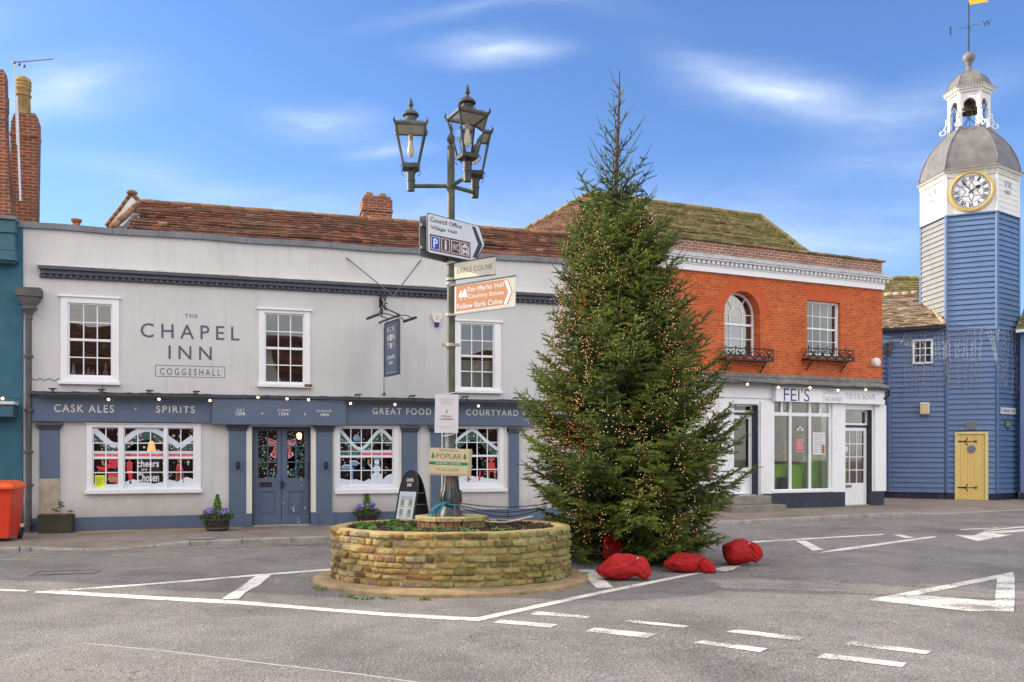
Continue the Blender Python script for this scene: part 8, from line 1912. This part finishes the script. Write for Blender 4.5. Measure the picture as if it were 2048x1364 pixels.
# A board
ab = thing('pavement_sign', 'black arched A board listing menus, standing on the pavement by the planter', 'A board', ((824 - CX) / F * 17.5, 17.5, .1))
wv2 = Vector((.74, -.67, 0)).normalized(); sv2 = Vector((.67, .74, 0)).normalized(); W2, S2, H2 = .56, .50, 1.22
def apanel(sgn):
    """arched board leaning in to the hinge line; local 2D (a across, b up the slope)"""
    def P_(a, b, o_=0): t = b / H2; return wv2 * a + sv2 * sgn * (S2 / 2) * (1 - t) + Vector((0, 0, b * .985)) + (sv2 * sgn + Vector((0, 0, .2))).normalized() * o_
    return P_
def outline(w_, h_, b0=0, inset=0):
    pts = [(-w_ / 2 + inset, b0)] + [(w_ / 2 - inset, b0)]; n = 14; hs2 = h_ * .55
    for k in range(n + 1): q = math.pi * k / n; e = abs(math.cos(q)) ** .8 * (1 if math.cos(q) > 0 else -1); pts.append((e * (w_ / 2 - inset), hs2 + (h_ - inset - hs2) * math.sin(q) ** .8))
    return pts
def slab3(mb, P_, pts, o0, o1, mi=0):
    n = len(pts); V = [P_(a, b, o0) for a, b in pts] + [P_(a, b, o1) for a, b in pts]; mb.add(V, [tuple(range(n)), tuple(range(2 * n - 1, n - 1, -1))] + [(i, (i + 1) % n, (i + 1) % n + n, i + n) for i in range(n)], mi)
for sgn in (-1, 1):
    P_ = apanel(sgn); mb = MB(); slab3(mb, P_, outline(W2, H2, .04), 0, .012); o = mb.build('panel', M['blackp'], ab); o['label'] = 'front panel with pale menu sheets' if sgn < 0 else 'rear panel, glossy black'
    mb = MB(); ol = outline(W2, H2, .04)[1:]; mb.path([P_(a, b, .006) for a, b in [(W2 / 2, .0)] + ol[0:] + [(-W2 / 2, .0)]], .016, 6); mb.build('frame', M['black'], o)
    if sgn < 0:
        mb = MB(); wi = W2 * .43
        slab3(mb, P_, [(-wi, .08), (wi, .08), (wi, .80), (-wi, .80)], .013, .015, 0)
        for r_ in range(3):
            for c_ in (-1, 1): slab3(mb, P_, [(c_ * wi * .5 - .05, .14 + r_ * .19), (c_ * wi * .5 + .05, .14 + r_ * .19), (c_ * wi * .5 + .05, .26 + r_ * .19), (c_ * wi * .5 - .05, .26 + r_ * .19)], .0152, .016, 1)
            for c_ in (-1, 1): slab3(mb, P_, [(c_ * wi * .5 - .07, .11 + r_ * .19), (c_ * wi * .5 + .07, .11 + r_ * .19), (c_ * wi * .5 + .07, .125 + r_ * .19), (c_ * wi * .5 - .07, .125 + r_ * .19)], .0152, .016, 2)
        for k in range(4): slab3(mb, P_, [(-wi * .8, .70 - k * .018), (wi * .6 + (k % 2) * .04, .70 - k * .018), (wi * .6 + (k % 2) * .04, .706 - k * .018), (-wi * .8, .706 - k * .018)], .0152, .016, 2)
        mb.build('menu_sheet', [plain('pale_menu', (.55, .66, .68), .5, .05, 4, 0), solid('photo_brown', (.30, .24, .16)), solid('menu_ink', (.15, .2, .24))], o)
        mb = MB()
        for s_, b0, b1, wd in (('CHAPEL', 1.0, 1.07, .22), ('INN', .90, .97, .12)):
            vs, fs = text_mesh(s_, .03); xs = [p[0] for p in vs]; ys = [p[1] for p in vs]; A0, A1, B0, B1 = min(xs), max(xs), min(ys), max(ys)
            # seen from outside, across runs along +wv2
            mb.add([P_((-.5 + (p[0] - A0) / (A1 - A0)) * wd, b0 + (p[1] - B0) / (B1 - B0) * (b1 - b0), .0135 + (.002 if p[2] > 0 else 0)) for p in vs], fs)
        mb.build('lettering', M['letterwhite'], o)
mb = MB(); 
for b_h in (.55, .78):
    mb.mark(); pa_, pb_ = apanel(-1)(W2 * .48, b_h), apanel(1)(W2 * .48, b_h); mb.path([pa_, pb_], .007, 5)
mb.parts('strut', M['lead'], ab)

# ================================================================== the other side of the street, mirrored in the shop glass
op = thing('opposite_terrace', 'pink rendered terrace across the street, seen mirrored in the shop glass', 'house', (0, -9, 0), math.pi)
mb = MB(); hs2 = [(x, x + 1.1, z, z + (1.5 if z > 3 else 1.7)) for x in range(-26, 26, 4) for z in (.7, 3.7)]
wall_holes(mb, -28, 28, 0, 5.9, hs2, 0, .3); mb.build('wall', plain('pink_render', (.48, .25, .21), .85, .08, 1.5, .2), op)
mb = MB(); tiles(mb, (-28.2, -.3, 5.8), (28.2, -.3, 5.8), (28.2, 3, 8.3), (-28.2, 3, 8.3), .3, .5, seed=71); mb.build('roof', M['tile_red'], op)
for h_ in hs2:
    mb = MB(); wall_holes(mb, *h_, [(h_[0] + .08, h_[1] - .08, h_[2] + .08, h_[3] - .08)], .05, .12); bars(mb, h_[0] + .08, h_[1] - .08, h_[2] + .08, h_[3] - .08, 2, 2, .04, .06, .1); o = mb.build('window', M['white'], op)
    mb = MB(); mb.box(h_[0] + .02, h_[1] - .02, .13, .14, h_[2] + .02, h_[3] - .02); mb.build('pane', M['dark'], o)
